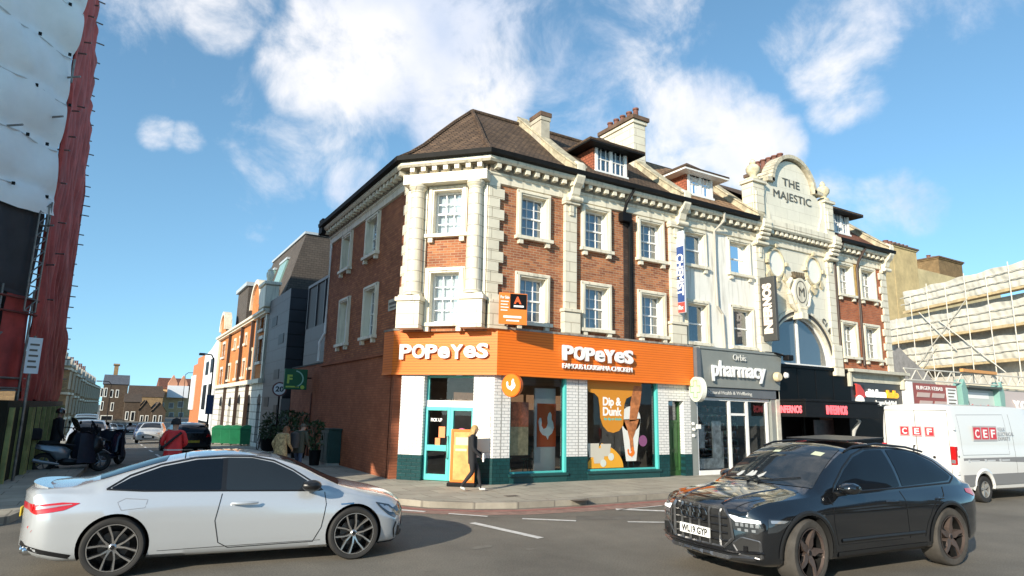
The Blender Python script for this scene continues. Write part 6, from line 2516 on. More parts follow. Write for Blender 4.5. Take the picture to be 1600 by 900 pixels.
def rounded(poly, r=.05, n=4):
    out = []
    m = len(poly)
    for i in range(m):
        p = Vector(poly[i])
        a, b = (Vector(poly[i - 1]) - p), (Vector(poly[(i + 1) % m]) - p)
        ra = min(r, a.length * .45, b.length * .45)
        p0, p1 = p + a.normalized() * ra, p + b.normalized() * ra
        for k in range(n + 1):
            t = k / n
            out.append(p0 * (1 - t) ** 2 + p * 2 * t * (1 - t) + p1 * t * t)
    return out


def cast(bvh, mode, a, b, side=1):
    """mode side: (x, z) onto the flank; top: (x, y) from above; front/rear: (y, z)"""
    if mode == 'side':
        o, d = Vector((a, side * 3, b)), Vector((0, -side, 0))
    elif mode == 'top':
        o, d = Vector((a, b, 5)), Vector((0, 0, -1))
    elif mode == 'front':
        o, d = Vector((6, a, b)), Vector((-1, 0, 0))
    else:
        o, d = Vector((-12, a, b)), Vector((1, 0, 0))
    h = bvh.ray_cast(o, d)
    if h[0] is None:
        h = bvh.find_nearest(o + d * (3 if mode == 'side' else 6))
        return h[0], h[1]
    nn = h[1]
    if nn.dot(d) > 0:
        nn = -nn
    return h[0], nn


def patch(bvh, poly, mode, mats, name, parent, off=.004, side=1, step=.06, thick=0.0, lab=None, smooth=True):
    """a panel (glass, lamp, grille, plate) cut to a 2D outline and laid on the shell"""
    bm = bmesh.new()
    vs = [bm.verts.new((p[0], p[1], 0)) for p in poly]
    bm.faces.new(vs)
    lo = Vector((min(p[0] for p in poly), min(p[1] for p in poly)))
    hi = Vector((max(p[0] for p in poly), max(p[1] for p in poly)))
    for ax in (0, 1):
        k = int((hi[ax] - lo[ax]) / step)
        for i in range(1, k + 1):
            co_ = [0, 0, 0]
            no = [0, 0, 0]
            co_[ax] = lo[ax] + (hi[ax] - lo[ax]) * i / (k + 1)
            no[ax] = 1
            bmesh.ops.bisect_plane(bm, geom=bm.verts[:] + bm.edges[:] + bm.faces[:], plane_co=co_, plane_no=no)
    bm.verts.ensure_lookup_table()
    for v in bm.verts:
        p, nn = cast(bvh, mode, v.co.x, v.co.y, side)
        v.co = p + nn * off
    if thick:
        r = bmesh.ops.extrude_face_region(bm, geom=bm.faces[:])
        for v in [g for g in r['geom'] if isinstance(g, bmesh.types.BMVert)]:
            pass
    bmesh.ops.recalc_face_normals(bm, faces=bm.faces)
    # face outwards
    if bm.faces:
        bm.faces.ensure_lookup_table()
        f = max(bm.faces, key=lambda q: q.calc_area())
        ref = {'side': Vector((0, side, 0)), 'top': Vector((0, 0, 1)), 'front': Vector((1, 0, 0)), 'rear': Vector((-1, 0, 0))}[mode]
        if f.normal.dot(ref) < 0:
            bmesh.ops.reverse_faces(bm, faces=bm.faces)
    me = bpy.data.meshes.new(name)
    bm.to_mesh(me)
    bm.free()
    me.materials.append(mats)
    me.polygons.foreach_set('use_smooth', [smooth] * len(me.polygons))
    o = bpy.data.objects.new(name, me)
    COL.objects.link(o)
    o.parent = parent
    LOCS[o] = Vector((0, 0, 0))
    return o


def ribbon(bvh, pts, mode, matl, name, parent, wd=.007, off=.002, side=1, closed=False, step=.04, raised=0.0):
    """narrow strip (panel gap, trim line) following the shell"""
    ps = dense(pts, step, closed)
    if closed:
        ps.append(ps[0])
    m = MB()
    prev = None
    for i, p in enumerate(ps):
        t = (ps[min(i + 1, len(ps) - 1)] - ps[max(i - 1, 0)]).normalized()
        n2 = Vector((-t.y, t.x)) * wd / 2
        row = []
        for s_ in (-1, 1):
            q, nn = cast(bvh, mode, p.x + n2.x * s_, p.y + n2.y * s_, side)
            row.append(q + nn * off)
        if raised:
            q, nn = cast(bvh, mode, p.x, p.y, side)
            row.insert(1, q + nn * (off + raised))
        if prev:
            for k in range(len(row) - 1):
                m.quad([prev[k], prev[k + 1], row[k + 1], row[k]])
        prev = row
    return m.build(name, matl, parent, smooth=True, auto=False)


RUB = mat('tyre_rubber', (.022, .021, .020), .75, vary=.2)
RUBD = mat('dusty_tyre', (.055, .049, .042), .85, vary=.3, vscale=5)
GAP = mat('panel_gap', (.006, .006, .006), .8)
PLB = mat('black_trim', (.010, .010, .011), .35)
LENSR = mat('red_lens', (.50, .012, .014), .08, coat=.8, spec=.7)
LENSC = mat('clear_lens', (.40, .43, .46), .06, metal=.55, coat=1)
LENSD = mat('dark_lens', (.03, .035, .04), .05, coat=1, spec=.8)
CARGL = mat('tinted_car_glass', (.006, .009, .014), .02, spec=.3, coat=.05)
CARGL2 = mat('clear_car_glass', (.018, .023, .028), .02, spec=.4, coat=.15)
WARCH = mat('wheel_arch_liner', (.010, .010, .010), .9)
CHR = mat('bright_trim', (.70, .71, .72), .12, 1.0)


def wheel(parent, x, y, r, wd, style, rimm, spm, tyrem, rr=None, side=1, steer=0.0, rotate=0.0):
    """tyre, rim barrel, spokes and brake disc; outer face towards +y * side"""
    rr = rr or r * .76
    h = wd / 2

    def T(v):
        xx, yy, zz = v
        xx, zz = xx * math.cos(rotate) - zz * math.sin(rotate), xx * math.sin(rotate) + zz * math.cos(rotate)
        yy *= side
        xx, yy = xx * math.cos(steer) - yy * math.sin(steer), xx * math.sin(steer) + yy * math.cos(steer)
        return Vector((x + xx, y + yy, r + zz))

    def fin(mb, name, mm, par, smooth=True):
        mb.v = [T(v) for v in mb.v]
        return mb.build(name, mm, par, smooth=smooth)
    m = MB()
    m.lathe((0, 0, 0), [(rr, -h), (r * .95, -h), (r * .985, -h * .82), (r, -h * .6), (r, h * .6), (r * .985, h * .82), (r * .94, h * .98), (rr * 1.06, h), (rr, h * .92), (rr, -h)], 48, 'y')
    w_ = fin(m, 'wheel', tyrem, parent)
    m = MB()
    m.lathe((0, 0, 0), [(rr * 1.01, h * .96), (rr * .965, h * .96), (rr * .95, h * .6), (rr * .9, -h * .8), (0.0, -h * .8)], 48, 'y')
    rim = fin(m, 'rim', rimm, w_)
    m = MB()
    m.lathe((0, 0, 0), [(0, -h * .1), (rr * .62, -h * .1), (rr * .62, -h * .3), (0, -h * .3)], 32, 'y')
    fin(m, 'brake_disc', mat('brake_disc', (.16, .15, .14), .4, .8), w_)
    # spokes in the (x, z) plane
    yo = h * .92
    yi = h * .35

    def spoke(poly, y0=yi, y1=yo, dish=.25):
        n = len(poly)
        vs = []
        for yy in (y0, y1):
            for (a, b) in poly:
                rad = math.hypot(a, b) / rr
                vs.append((a, yy - dish * h * max(0, 1 - rad) ** 1.5, b))
        return vs, [tuple(range(n)), tuple(range(2 * n - 1, n - 1, -1))] + [(i, i + n, (i + 1) % n + n, (i + 1) % n) for i in range(n)]
    mbright, mdark = MB(), MB()
    for k in range(5):
        a = 2 * PI * k / 5 + PI / 2
        ca, sa = math.cos(a), math.sin(a)

        def rot(p):
            return (p[0] * ca - p[1] * sa, p[0] * sa + p[1] * ca)
        if style == 'twin':      # pairs of slim polished spokes, black between
            for s_ in (-1, 1):
                pl = [(rr * .14, s_ * rr * .03), (rr * .45, s_ * rr * .15), (rr * .97, s_ * rr * .20), (rr * .97, s_ * rr * .285), (rr * .45, s_ * rr * .215), (rr * .15, s_ * rr * .13)]
                vs, fs = spoke([rot(p) for p in pl])
                mbright.add(vs, fs)
                pl = [(rr * .2, s_ * rr * .05), (rr * .5, s_ * rr * .14), (rr * .96, s_ * rr * .13), (rr * .96, s_ * rr * .20), (rr * .45, s_ * rr * .15)]
                vs, fs = spoke([rot(p) for p in pl], yi * .8, yo * .86)
                mdark.add(vs, fs)
        elif style == 'blade':   # five broad twisted blades
            pl = [(rr * .12, -rr * .10), (rr * .40, -rr * .17), (rr * .72, -rr * .13), (rr * .97, -rr * .05), (rr * .97, rr * .06), (rr * .60, rr * .05), (rr * .35, rr * .16), (rr * .12, rr * .1)]
            vs, fs = spoke([rot(p) for p in pl])
            mbright.add(vs, fs)
            pl = [(rr * .3, rr * .13), (rr * .60, rr * .05), (rr * .97, rr * .20), (rr * .97, rr * .27), (rr * .6, rr * .16)]
            vs, fs = spoke([rot(p) for p in pl], yi, yo * .9)
            mdark.add(vs, fs)
        else:                    # plain
            pl = [(rr * .1, -rr * .12), (rr * .97, -rr * .16), (rr * .97, rr * .16), (rr * .1, rr * .12)]
            vs, fs = spoke([rot(p) for p in pl])
            mbright.add(vs, fs)
    mbright.lathe((0, 0, 0), [(0, yo * .86), (rr * .10, yo * .86), (rr * .17, yo * .74), (rr * .17, yi)], 20, 'y')
    mbright.lathe((0, 0, 0), [(rr * .955, h * .7), (rr * .955, h * .985), (rr * .995, h * .985)], 48, 'y')
    fin(mbright, 'spokes', spm, rim, smooth=False)
    if mdark.v:
        fin(mdark, 'inner_spokes', mat('black_rim', (.015, .015, .015), .35, .3), rim, smooth=False)
    m = MB()
    m.lathe((0, 0, 0), [(0, yo * .9), (rr * .09, yo * .9), (rr * .095, yo * .8)], 16, 'y')
    fin(m, 'hub_cap', PLB, rim)
    return w_


def mirror_pod(parent, x, y, z, s_, paint, L_=.22, glassm=None):
    m = MB()
    m.lathe((0, 0, 0), [(0, -.5), (.30, -.46), (.46, -.3), (.5, 0), (.44, .3), (.25, .47), (0, .5)], 20, 'y')
    out = []
    for v in m.v:
        xx = v.x * .24 + (.03 if v.z > 0 else 0) * 0
        out.append(Vector((x + v.x * .26 - .03 * v.y, y + s_ * (v.y + .5) * L_, z + v.z * .155 + (v.y) * .01)))
    m.v = out
    o = m.build('wing_mirror', paint, parent, smooth=True)
    m = MB()
    m.tube([(x + .02, y - s_ * .06, z - .09), (x, y + s_ * .08, z - .06)], [.035, .03], 8)
    m.build('mirror_arm', PLB, o, smooth=True)
    return o


# ---------------------------------------------------------------- silver coupe
def silver_coupe():
    T = thing('silver_coupe', 'silver white two door coupe crossing in front of the junction at the left', 'car')
    PT = mat('silver_white_paint', (.55, .575, .60), .24, metal=.4, coat=1.0, spec=.6)
    S = dict(x0=-3.93, x1=.84, W=1.86, axles=(0, -2.873), arch=.385, wr=.34, nose=.34, tail=.30, tumble=.035, shoulder=.012,
             zb=[(-3.93, .36), (-3.8, .27), (-3.4, .20), (-.5, .17), (.5, .17), (.75, .18), (.84, .24)],
             w=[(-3.93, .78), (-3.88, .83), (-3.7, .88), (-3.3, .905), (-2.87, .93), (-2.4, .915), (-1.5, .90), (-.5, .91), (0, .925), (.3, .915), (.6, .88), (.78, .83), (.84, .78)],
             zm=[(-3.93, .60), (-3.4, .62), (-1.5, .56), (0, .58), (.5, .52), (.84, .46)],
             wb=[(-3.93, .74), (-3.88, .77), (-3.5, .80), (-2.9, .84), (-1.5, .835), (-.2, .82), (.3, .79), (.6, .72), (.84, .66)],
             zbelt=[(-3.93, .93), (-3.85, .965), (-3.4, .955), (-2.6, .955), (-1.5, .925), (-.7, .90), (-.2, .86), (.3, .78), (.6, .70), (.78, .62), (.84, .56)],
             ztop=[(-3.93, .98), (-3.86, 1.035), (-3.65, 1.045), (-3.4, 1.06), (-3.15, 1.12), (-2.8, 1.235), (-2.4, 1.345), (-2.0, 1.405), (-1.6, 1.425), (-1.2, 1.395), (-.8, 1.29), (-.45, 1.13), (-.15, 1.0), (.1, .945), (.45, .87), (.7, .78), (.80, .70), (.84, .62)],
             wtop=[(-3.93, .68), (-3.6, .72), (-3.2, .66), (-2.8, .60), (-2.3, .56), (-1.6, .57), (-1.0, .60), (-.5, .67), (-.2, .70), (.2, .66), (.6, .58), (.84, .5)],
             crown=[(-3.93, .02), (-3.3, .03), (-2.6, .05), (-1.6, .05), (-.8, .05), (-.2, .05), (.3, .05), (.84, .03)])
    body, bv = car_body(S, 'body', PT, WARCH, T)
    for s_ in (-1, 1):
        # one sweep of side glass: rear quarter and door glass
        q = rounded([(-2.98, 1.015), (-2.62, .99), (-1.74, .965), (-1.74, 1.345), (-2.05, 1.33), (-2.45, 1.25), (-2.78, 1.13)], .03)
        patch(bv, q, 'side', CARGL, 'quarter_window', T, .005, s_)
        q = rounded([(-1.68, .962), (-.72, .935), (-.50, .935), (-.62, 1.02), (-.85, 1.17), (-1.10, 1.285), (-1.38, 1.345), (-1.68, 1.352)], .03)
        patch(bv, q, 'side', CARGL2, 'door_window', T, .005, s_)
        patch(bv, [(-1.755, .962), (-1.665, .96), (-1.665, 1.352), (-1.755, 1.346)], 'side', PLB, 'door_pillar', T, .004, s_)
        trim = [(-3.02, 1.008), (-2.62, .98), (-1.7, .955), (-.70, .925), (-.45, .925), (-.60, 1.04), (-.85, 1.195), (-1.10, 1.31), (-1.40, 1.368), (-1.75, 1.372), (-2.08, 1.352), (-2.47, 1.272), (-2.80, 1.15)]
        ribbon(bv, trim, 'side', PLB, 'window_trim', T, .02, .004, s_, True, raised=.004)
        ribbon(bv, [(-.42, .90), (-.40, .75), (-.45, .45), (-.55, .27), (-1.6, .26), (-1.72, .33), (-1.78, .60), (-1.72, .92)], 'side', GAP, 'door_gap', T, .010, .003, s_)
        ribbon(bv, [(-.45, .285), (-2.4, .275)], 'side', GAP, 'sill_line', T, .006, .002, s_)
        ribbon(bv, [(-2.83, .77), (-2.58, .79), (-2.56, .88), (-2.8, .90), (-2.88, .86)], 'side', mat('faint_gap', (.2, .2, .21), .5), 'fuel_flap', T, .006, .002, s_, True) if s_ < 0 else None
        ribbon(bv, [(-3.72, .56), (-3.78, .60)], 'side', LENSR, 'side_reflector', T, .03, .003, s_)
        # door handle
        m = MB()
        m.tube([(-1.60, s_ * .915, .80), (-1.52, s_ * .955, .805), (-1.36, s_ * .958, .807), (-1.28, s_ * .925, .805)], [.012, .018, .018, .012], 8)
        m.build('door_handle', PT, T, smooth=True)
        # tail lamp wraps the rear corner; headlamp wraps the front
        q = rounded([(-3.80, .79), (-3.70, .745), (-3.42, .79), (-3.26, .865), (-3.45, .875), (-3.72, .85)], .02)
        patch(bv, q, 'side', LENSR, 'tail_lamp', T, .006, s_, .04)
        q = [(-3.70, .832), (-3.35, .856), (-3.34, .848), (-3.70, .80)]
        patch(bv, q, 'side', mat('lamp_silver', (.6, .45, .45), .15, .5), 'lamp_strip', T, .010, s_, .04)
        q = rounded([(s_ * .45, .72), (s_ * .72, .80), (s_ * .74, .90), (s_ * .48, .86)], .03)
        patch(bv, [(s_ * .40, .80), (s_ * .78, .78), (s_ * .78, .86), (s_ * .40, .87)], 'rear', LENSR, 'tail_lamp', T, .006, 1, .04)
        q = rounded([(.30, .735), (.52, .685), (.66, .565), (.60, .50), (.48, .56), (.36, .66)], .02)
        patch(bv, q, 'side', LENSD, 'headlamp', T, .006, s_, .04)
        patch(bv, rounded([(.36, .70), (.52, .655), (.60, .57), (.50, .59), (.40, .655)], .02), 'side', LENSC, 'headlamp_reflector', T, .009, s_, .04)
        q = rounded([(s_ * .46, .60), (s_ * .74, .52), (s_ * .74, .62), (s_ * .50, .70)], .02)
        patch(bv, q, 'front', LENSD, 'headlamp', T, .006, 1, .04)
        q = rounded([(s_ * .52, .22), (s_ * .76, .26), (s_ * .74, .40), (s_ * .60, .36)], .02)
        patch(bv, q, 'front', PLB, 'lower_intake', T, .006, 1, .04)
        ribbon(bv, [(.62, .45), (.58, .36), (.60, .24)], 'side', PLB, 'bumper_vent', T, .025, .004, s_)
        ribbon(bv, [(.70, .20), (.35, .19)], 'side', PLB, 'splitter', T, .02, .006, s_)
        mirror_pod(T, -.62, s_ * .86, 1.0, s_, PLB, .22)
        # exhausts
        for k in (0, 1):
            m = MB()
            m.lathe((-3.84 + .05 * k, s_ * (.56 + .12 * k), .33), [(.03, 0), (.05, 0), (.055, .02), (.055, .18)], 16, 'x')
            m.build('exhaust', CHR, T, smooth=True)
        ribbon(bv, [(-3.86, .40), (-3.6, .335), (-3.3, .265)], 'side', PLB, 'diffuser_edge', T, .05, .005, s_)
        txt = ribbon(bv, [(-.20, .735), (-.02, .74)], 'side', CHR, 'wing_badge', T, .018, .004, s_, step=.02)
    # windscreen and rear window seen from above
    q = rounded([(-.98, -.50), (-.22, -.70), (-.16, -.4), (-.12, 0), (-.16, .4), (-.22, .70), (-.98, .50), (-1.0, 0)], .04)
    patch(bv, q, 'top', CARGL2, 'windscreen', T, .006)
    q = rounded([(-2.42, -.46), (-3.12, -.58), (-3.18, 0), (-3.12, .58), (-2.42, .46), (-2.40, 0)], .05)
    patch(bv, q, 'top', mat('black_rear_glass', (.006, .007, .01), .12, spec=.12), 'rear_window', T, .006)
    ribbon(bv, [(-2.2, -.50), (-2.2, .50)], 'top', GAP, 'roof_gap', T, .012, .003)
    q = rounded([(-2.16, -.5), (-1.12, -.52), (-1.12, .52), (-2.16, .5)], .06)
    patch(bv, q, 'top', mat('pale_glass_roof', (.33, .36, .40), .06, metal=.3, coat=1), 'roof_panel', T, .005)
    for s_ in (-1, 1):
        ribbon(bv, [(-.1, s_ * .60), (.4, s_ * .56), (.72, s_ * .42)], 'top', GAP, 'bonnet_gap', T, .008, .003)
    q = rounded([(-.50, .34), (.50, .34), (.42, .58), (-.42, .58)], .05)
    patch(bv, q, 'front', PLB, 'grille', T, .006)
    ribbon(bv, [(-.45, .46), (.45, .46)], 'front', CHR, 'grille_bar', T, .03, .01)
    q = rounded([(-.44, .20), (.44, .20), (.44, .29), (-.44, .29)], .02)
    patch(bv, q, 'front', PLB, 'lower_grille', T, .006)
    # boot lip spoiler
    m = MB()
    pts = []
    for k in range(13):
        t = -1 + 2 * k / 12
        pts.append((-3.86 + .24 * abs(t) ** 2.6, t * .66, 1.04 - .035 * abs(t) ** 3))
    for (a, b) in zip(pts[:-1], pts[1:]):
        m.add([(a[0] + .16, a[1], a[2] + .005), (b[0] + .16, b[1], b[2] + .005), (b[0] - .02, b[1], b[2] + .028), (a[0] - .02, a[1], a[2] + .028), (a[0], a[1], a[2] - .03), (b[0], b[1], b[2] - .03)],
              [(0, 1, 2, 3), (3, 2, 5, 4)])
    m.build('boot_spoiler', PT, T, smooth=True)
    m = MB()
    m.box(-3.955, -3.945, -.26, .26, .66, .77)
    m.build('number_plate', mat('plate_yellow', (.7, .5, .05), .4), T)
    for ax, rt in ((0, .2), (-2.873, .5)):
        for s_ in (-1, 1):
            wheel(T, ax, s_ * .80, .345, .25, 'twin', mat('black_rim', (.015, .015, .015), .35, .3), mat('polished_spoke', (.60, .58, .56), .22, .9), RUB, rr=.272, side=s_, rotate=rt)
    return T


# ---------------------------------------------------------------- big black SUV
def black_suv():
    T = thing('black_suv', 'black coupe styled SUV turning towards the camera, roof hatch raised', 'car')
    PT = mat('midnight_black_paint', (.006, .007, .009), .11, metal=.0, coat=1.0, spec=.8)
    S = dict(x0=-4.055, x1=.93, W=1.995, axles=(0, -2.995), arch=.445, wr=.39, nose=.30, tail=.28, tumble=.03, shoulder=.035,
             zb=[(-4.055, .45), (-3.9, .33), (-3.4, .26), (-.5, .25), (.5, .25), (.8, .26), (.93, .33)],
             w=[(-4.055, .86), (-4.0, .90), (-3.7, .955), (-3.0, .995), (-2.4, .975), (-1.5, .965), (-.5, .98), (0, .995), (.4, .98), (.75, .945), (.89, .91), (.93, .88)],
             zm=[(-4.055, .72), (-3, .74), (-1.5, .68), (0, .74), (.6, .70), (.93, .64)],
             wb=[(-4.055, .78), (-4.0, .81), (-3.4, .85), (-2.5, .875), (-1.5, .89), (-.5, .89), (.2, .86), (.6, .80), (.86, .76), (.93, .72)],
             zbelt=[(-4.055, 1.04), (-3.98, 1.09), (-3.3, 1.10), (-2.2, 1.08), (-1.2, 1.06), (-.5, 1.05), (.1, 1.02), (.5, 1.0), (.8, .95), (.90, .90), (.93, .84)],
             ztop=[(-4.055, 1.08), (-4.0, 1.14), (-3.85, 1.18), (-3.6, 1.31), (-3.2, 1.52), (-2.8, 1.63), (-2.3, 1.685), (-1.8, 1.705), (-1.3, 1.675), (-.95, 1.56), (-.6, 1.37), (-.3, 1.19), (-.1, 1.12), (.3, 1.08), (.6, 1.03), (.82, .96), (.90, .90), (.93, .85)],
             wtop=[(-4.055, .70), (-3.7, .72), (-3.2, .66), (-2.6, .63), (-1.8, .64), (-1.2, .67), (-.6, .74), (-.2, .78), (.3, .74), (.7, .68), (.93, .62)],
             crown=[(-4.055, .02), (-3.5, .04), (-2.6, .05), (-1.6, .05), (-.5, .05), (.2, .05), (.93, .03)])
    body, bv = car_body(S, 'body', PT, WARCH, T)
    for s_ in (-1, 1):
        q = rounded([(-2.03, 1.115), (-.98, 1.10), (-.66, 1.10), (-.72, 1.17), (-1.0, 1.36), (-1.30, 1.52), (-1.62, 1.60), (-2.0, 1.605)], .03)
        patch(bv, q, 'side', CARGL, 'door_window', T, .005, s_)
        q = rounded([(-3.36, 1.22), (-3.25, 1.16), (-2.09, 1.118), (-2.09, 1.605), (-2.4, 1.605), (-2.78, 1.54), (-3.1, 1.42)], .03)
        patch(bv, q, 'side', CARGL, 'rear_door_window', T, .005, s_)
        ribbon(bv, [(-.60, 1.085), (-1.2, 1.088), (-2.1, 1.10), (-3.28, 1.13), (-3.44, 1.21), (-3.15, 1.44), (-2.80, 1.565), (-2.4, 1.63), (-2.0, 1.632), (-1.6, 1.625), (-1.28, 1.545), (-.98, 1.385), (-.68, 1.18)], 'side', PLB, 'window_trim', T, .024, .004, s_, True, raised=.004)
        ribbon(bv, [(-.50, 1.03), (-.48, .75), (-.56, .45), (-1.9, .44)], 'side', GAP, 'door_gap', T, .010, .003, s_)
        ribbon(bv, [(-2.0, 1.06), (-2.02, .7), (-2.06, .44)], 'side', GAP, 'door_gap', T, .010, .003, s_)
        ribbon(bv, [(-3.05, 1.08), (-2.92, .98), (-2.62, .85), (-2.46, .62), (-2.4, .44)], 'side', GAP, 'door_gap', T, .010, .003, s_)
        # arch cladding and sill
        for ax in S['axles']:
            pts = [(ax + .475 * math.cos(PI * k / 18 - .08), .40 + .475 * math.sin(PI * k / 18 - .08)) for k in range(20)]
            ribbon(bv, pts, 'side', mat('satin_dark_cladding', (.014, .014, .014), .45), 'arch_trim', T, .055, .010, s_, step=.08, raised=.006)
        ribbon(bv, [(-.55, .32), (-2.45, .32)], 'side', mat('satin_dark_cladding', (.014, .014, .014), .45), 'sill_trim', T, .09, .008, s_, raised=.008)
        ribbon(bv, [(-.62, .50), (-2.38, .50)], 'side', mat('satin_dark_cladding', (.014, .014, .014), .45), 'door_blade', T, .05, .006, s_, raised=.012)
        for hx in (-1.72, -2.78):
            m = MB()
            m.tube([(hx - .12, s_ * .94, .94), (hx - .07, s_ * .985, .945), (hx + .07, s_ * .985, .945), (hx + .12, s_ * .945, .94)], [.012, .018, .018, .012], 8)
            m.build('door_handle', PT, T, smooth=True)
        mirror_pod(T, -.72, s_ * .92, 1.15, s_, PT, .25)
        ribbon(bv, [(-.30, .83), (-.12, .83)], 'side', CHR, 'wing_badge', T, .02, .004, s_, step=.02)
        # headlamps: slim bright band over a dark cluster, carried round the corner
        q = rounded([(s_ * .485, .845), (s_ * .86, .80), (s_ * .90, .70), (s_ * .84, .64), (s_ * .58, .665)], .015)
        patch(bv, q, 'front', LENSD, 'headlamp', T, .006, 1, .03)
        q = [(s_ * .50, .838), (s_ * .86, .795), (s_ * .87, .765), (s_ * .60, .765)]
        patch(bv, q, 'front', mat('daylight_strip', (.75, .78, .80), .15, emit=((1, 1, 1), .35)), 'daylight_lamp', T, .010, 1, .03)
        for k in range(5):
            u = s_ * (.60 + .055 * k)
            patch(bv, [(u, .715), (u + s_ * .035, .715), (u + s_ * .035, .755), (u, .755)], 'front', LENSC, 'lamp_cell', T, .011, 1, .03)
        for k in range(3):
            u = s_ * (.62 + .08 * k)
            patch(bv, [(u, .66), (u + s_ * .04, .66), (u + s_ * .04, .69), (u, .69)], 'front', LENSC, 'lamp_cell', T, .011, 1, .03)
        q = rounded([(.30, .80), (.62, .82), (.66, .66), (.52, .67), (.40, .73)], .015)
        patch(bv, q, 'side', LENSD, 'headlamp', T, .006, s_, .03)
        q = rounded([(.36, .795), (.60, .805), (.60, .77), (.42, .77)], .01)
        patch(bv, q, 'side', LENSC, 'daylight_lamp', T, .010, s_, .03)
        # corner intakes with satin frames
        q = rounded([(s_ * .55, .50), (s_ * .66, .585), (s_ * .86, .56), (s_ * .86, .36), (s_ * .62, .38)], .02)
        patch(bv, q, 'front', mat('mesh_black', (.012, .012, .012), .7), 'side_intake', T, .006, 1, .04)
        ribbon(bv, q, 'front', mat('satin_grey', (.16, .16, .165), .3, .8), 'intake_frame', T, .022, .008, 1, True, raised=.006)
        m = MB()
        p, nn = cast(bv, 'front', s_ * .70, .46)
        m.box(p.x, p.x + .02, p.y - .03, p.y + .03, .43, .49)
        m.build('parking_sensor', PLB, T)
        q = rounded([(-3.98, .95), (-3.75, .93), (-3.55, .99), (-3.60, 1.04), (-3.95, 1.03)], .02)
        patch(bv, q, 'side', LENSR, 'tail_lamp', T, .006, s_, .04)
        # roof rails
        m = MB()
        m.tube([(-3.0, s_ * .645, 1.57), (-2.6, s_ * .65, 1.64), (-1.9, s_ * .66, 1.69), (-1.35, s_ * .68, 1.655), (-1.15, s_ * .70, 1.60)], .016, 8)
        m.build('roof_rail', PLB, T, smooth=True)
    # single-frame grille: octagonal, with upright slats
    oct_ = [(-.44, .44), (-.56, .56), (-.53, .80), (-.44, .895), (.44, .895), (.53, .80), (.56, .56), (.44, .44)]
    patch(bv, oct_, 'front', mat('grille_black', (.008, .008, .008), .6), 'grille', T, .006, 1, .05)
    ribbon(bv, oct_, 'front', mat('satin_grey', (.16, .16, .165), .3, .8), 'grille_frame', T, .035, .010, 1, True, raised=.014)
    for k in range(6):
        y_ = -.41 + k * .164
        ribbon(bv, [(y_, .455), (y_, .88)], 'front', mat('slat_chrome', (.42, .42, .42), .3, .9), 'grille_slat', T, .016, .022, 1, raised=.03)
    for k in range(4):
        z_ = .52 + k * .09
        ribbon(bv, [(-.50, z_), (.50, z_)], 'front', PLB, 'grille_rib', T, .03, .012, 1, raised=.012)
    # four linked rings
    for k in range(4):
        yc = -.165 + k * .11
        p, nn = cast(bv, 'front', yc, .80)
        m = MB()
        pts = [Vector((p.x + .05, yc + .072 * math.cos(2 * PI * j / 24), .80 + .072 * math.sin(2 * PI * j / 24))) for j in range(25)]
        m.tube(pts, .009, 6, cap=False)
        m.build('ring_emblem', mat('dark_chrome', (.15, .15, .15), .2, 1.0), T, smooth=True)
    # number plate
    p, nn = cast(bv, 'front', 0, .57)
    px = p.x + .045
    m = MB()
    m.box(px - .02, px, -.27, .27, .52, .64)
    pl_ = m.build('number_plate', mat('plate_white', (.80, .80, .78), .35), T)
    NF = Frame((0, 0), (0, 1))
    NF.o = Vector((px, 0, 0))
    text_mesh('WL19 GYP', .115, NF, -.235, .001, .540, .002, mat('plate_black', (.01, .01, .01), .4), 'lettering', pl_, bold=.003, width=.47)
    # skid lip
    ribbon(bv, [(-.80, .36), (-.5, .33), (.5, .33), (.80, .36)], 'front', mat('satin_grey', (.16, .16, .165), .3, .8), 'front_blade', T, .05, .008, 1, raised=.02)
    ribbon(bv, [(-.88, .43), (-.56, .40), (.56, .40), (.88, .43)], 'front', PLB, 'lower_lip', T, .04, .008, 1, raised=.03)
    # screens
    q = rounded([(-1.20, -.60), (-.30, -.80), (-.22, -.4), (-.19, 0), (-.22, .4), (-.30, .80), (-1.20, .60), (-1.25, 0)], .04)
    ws = patch(bv, q, 'top', CARGL2, 'windscreen', T, .006)
    for (a, b, cx_, cy_) in ((.16, .10, -1.0, .35), (.12, .06, -.95, -.30)):
        patch(bv, [(cx_, cy_), (cx_ + b, cy_), (cx_ + b, cy_ + a), (cx_, cy_ + a)], 'top', mat('paper_sticker', (.55, .58, .40), .5), 'tax_sticker', ws, .009)
    for k, a in enumerate((-.02, -.16, -.22, -.41)):
        e_ = .03 * math.sin(k * 5.3)
        patch(bv, [(-.36 - e_, a), (-.30 + e_, a - .04 - e_), (-.35 - e_, a - .10), (-.42 + e_, a - .07), (-.44, a - .01 + e_)], 'top', mat('crumpled_paper', (.5, .5, .48), .7), 'paper', ws, .008, 1, .05)
    q = rounded([(-2.95, -.50), (-3.72, -.60), (-3.72, .60), (-2.95, .50)], .06)
    patch(bv, q, 'top', CARGL, 'rear_window', T, .006)
    for s_ in (-1, 1):
        ribbon(bv, [(-.15, s_ * .72), (.3, s_ * .70), (.80, s_ * .56)], 'top', GAP, 'bonnet_gap', T, .008, .003)
        ribbon(bv, [(-.12, s_ * .45), (.4, s_ * .42), (.82, s_ * .36)], 'top', PT, 'bonnet_crease', T, .06, .001, raised=.010)
        m = MB()
        m.tube([cast(bv, 'top', -.20, s_ * .1 - .1)[0] + Vector((0, 0, .02)), cast(bv, 'top', -.42, s_ * .3 + .25)[0] + Vector((0, 0, .02))], .008, 6)
        m.build('wiper', PLB, T)
    # raised glass roof hatch
    m = MB()
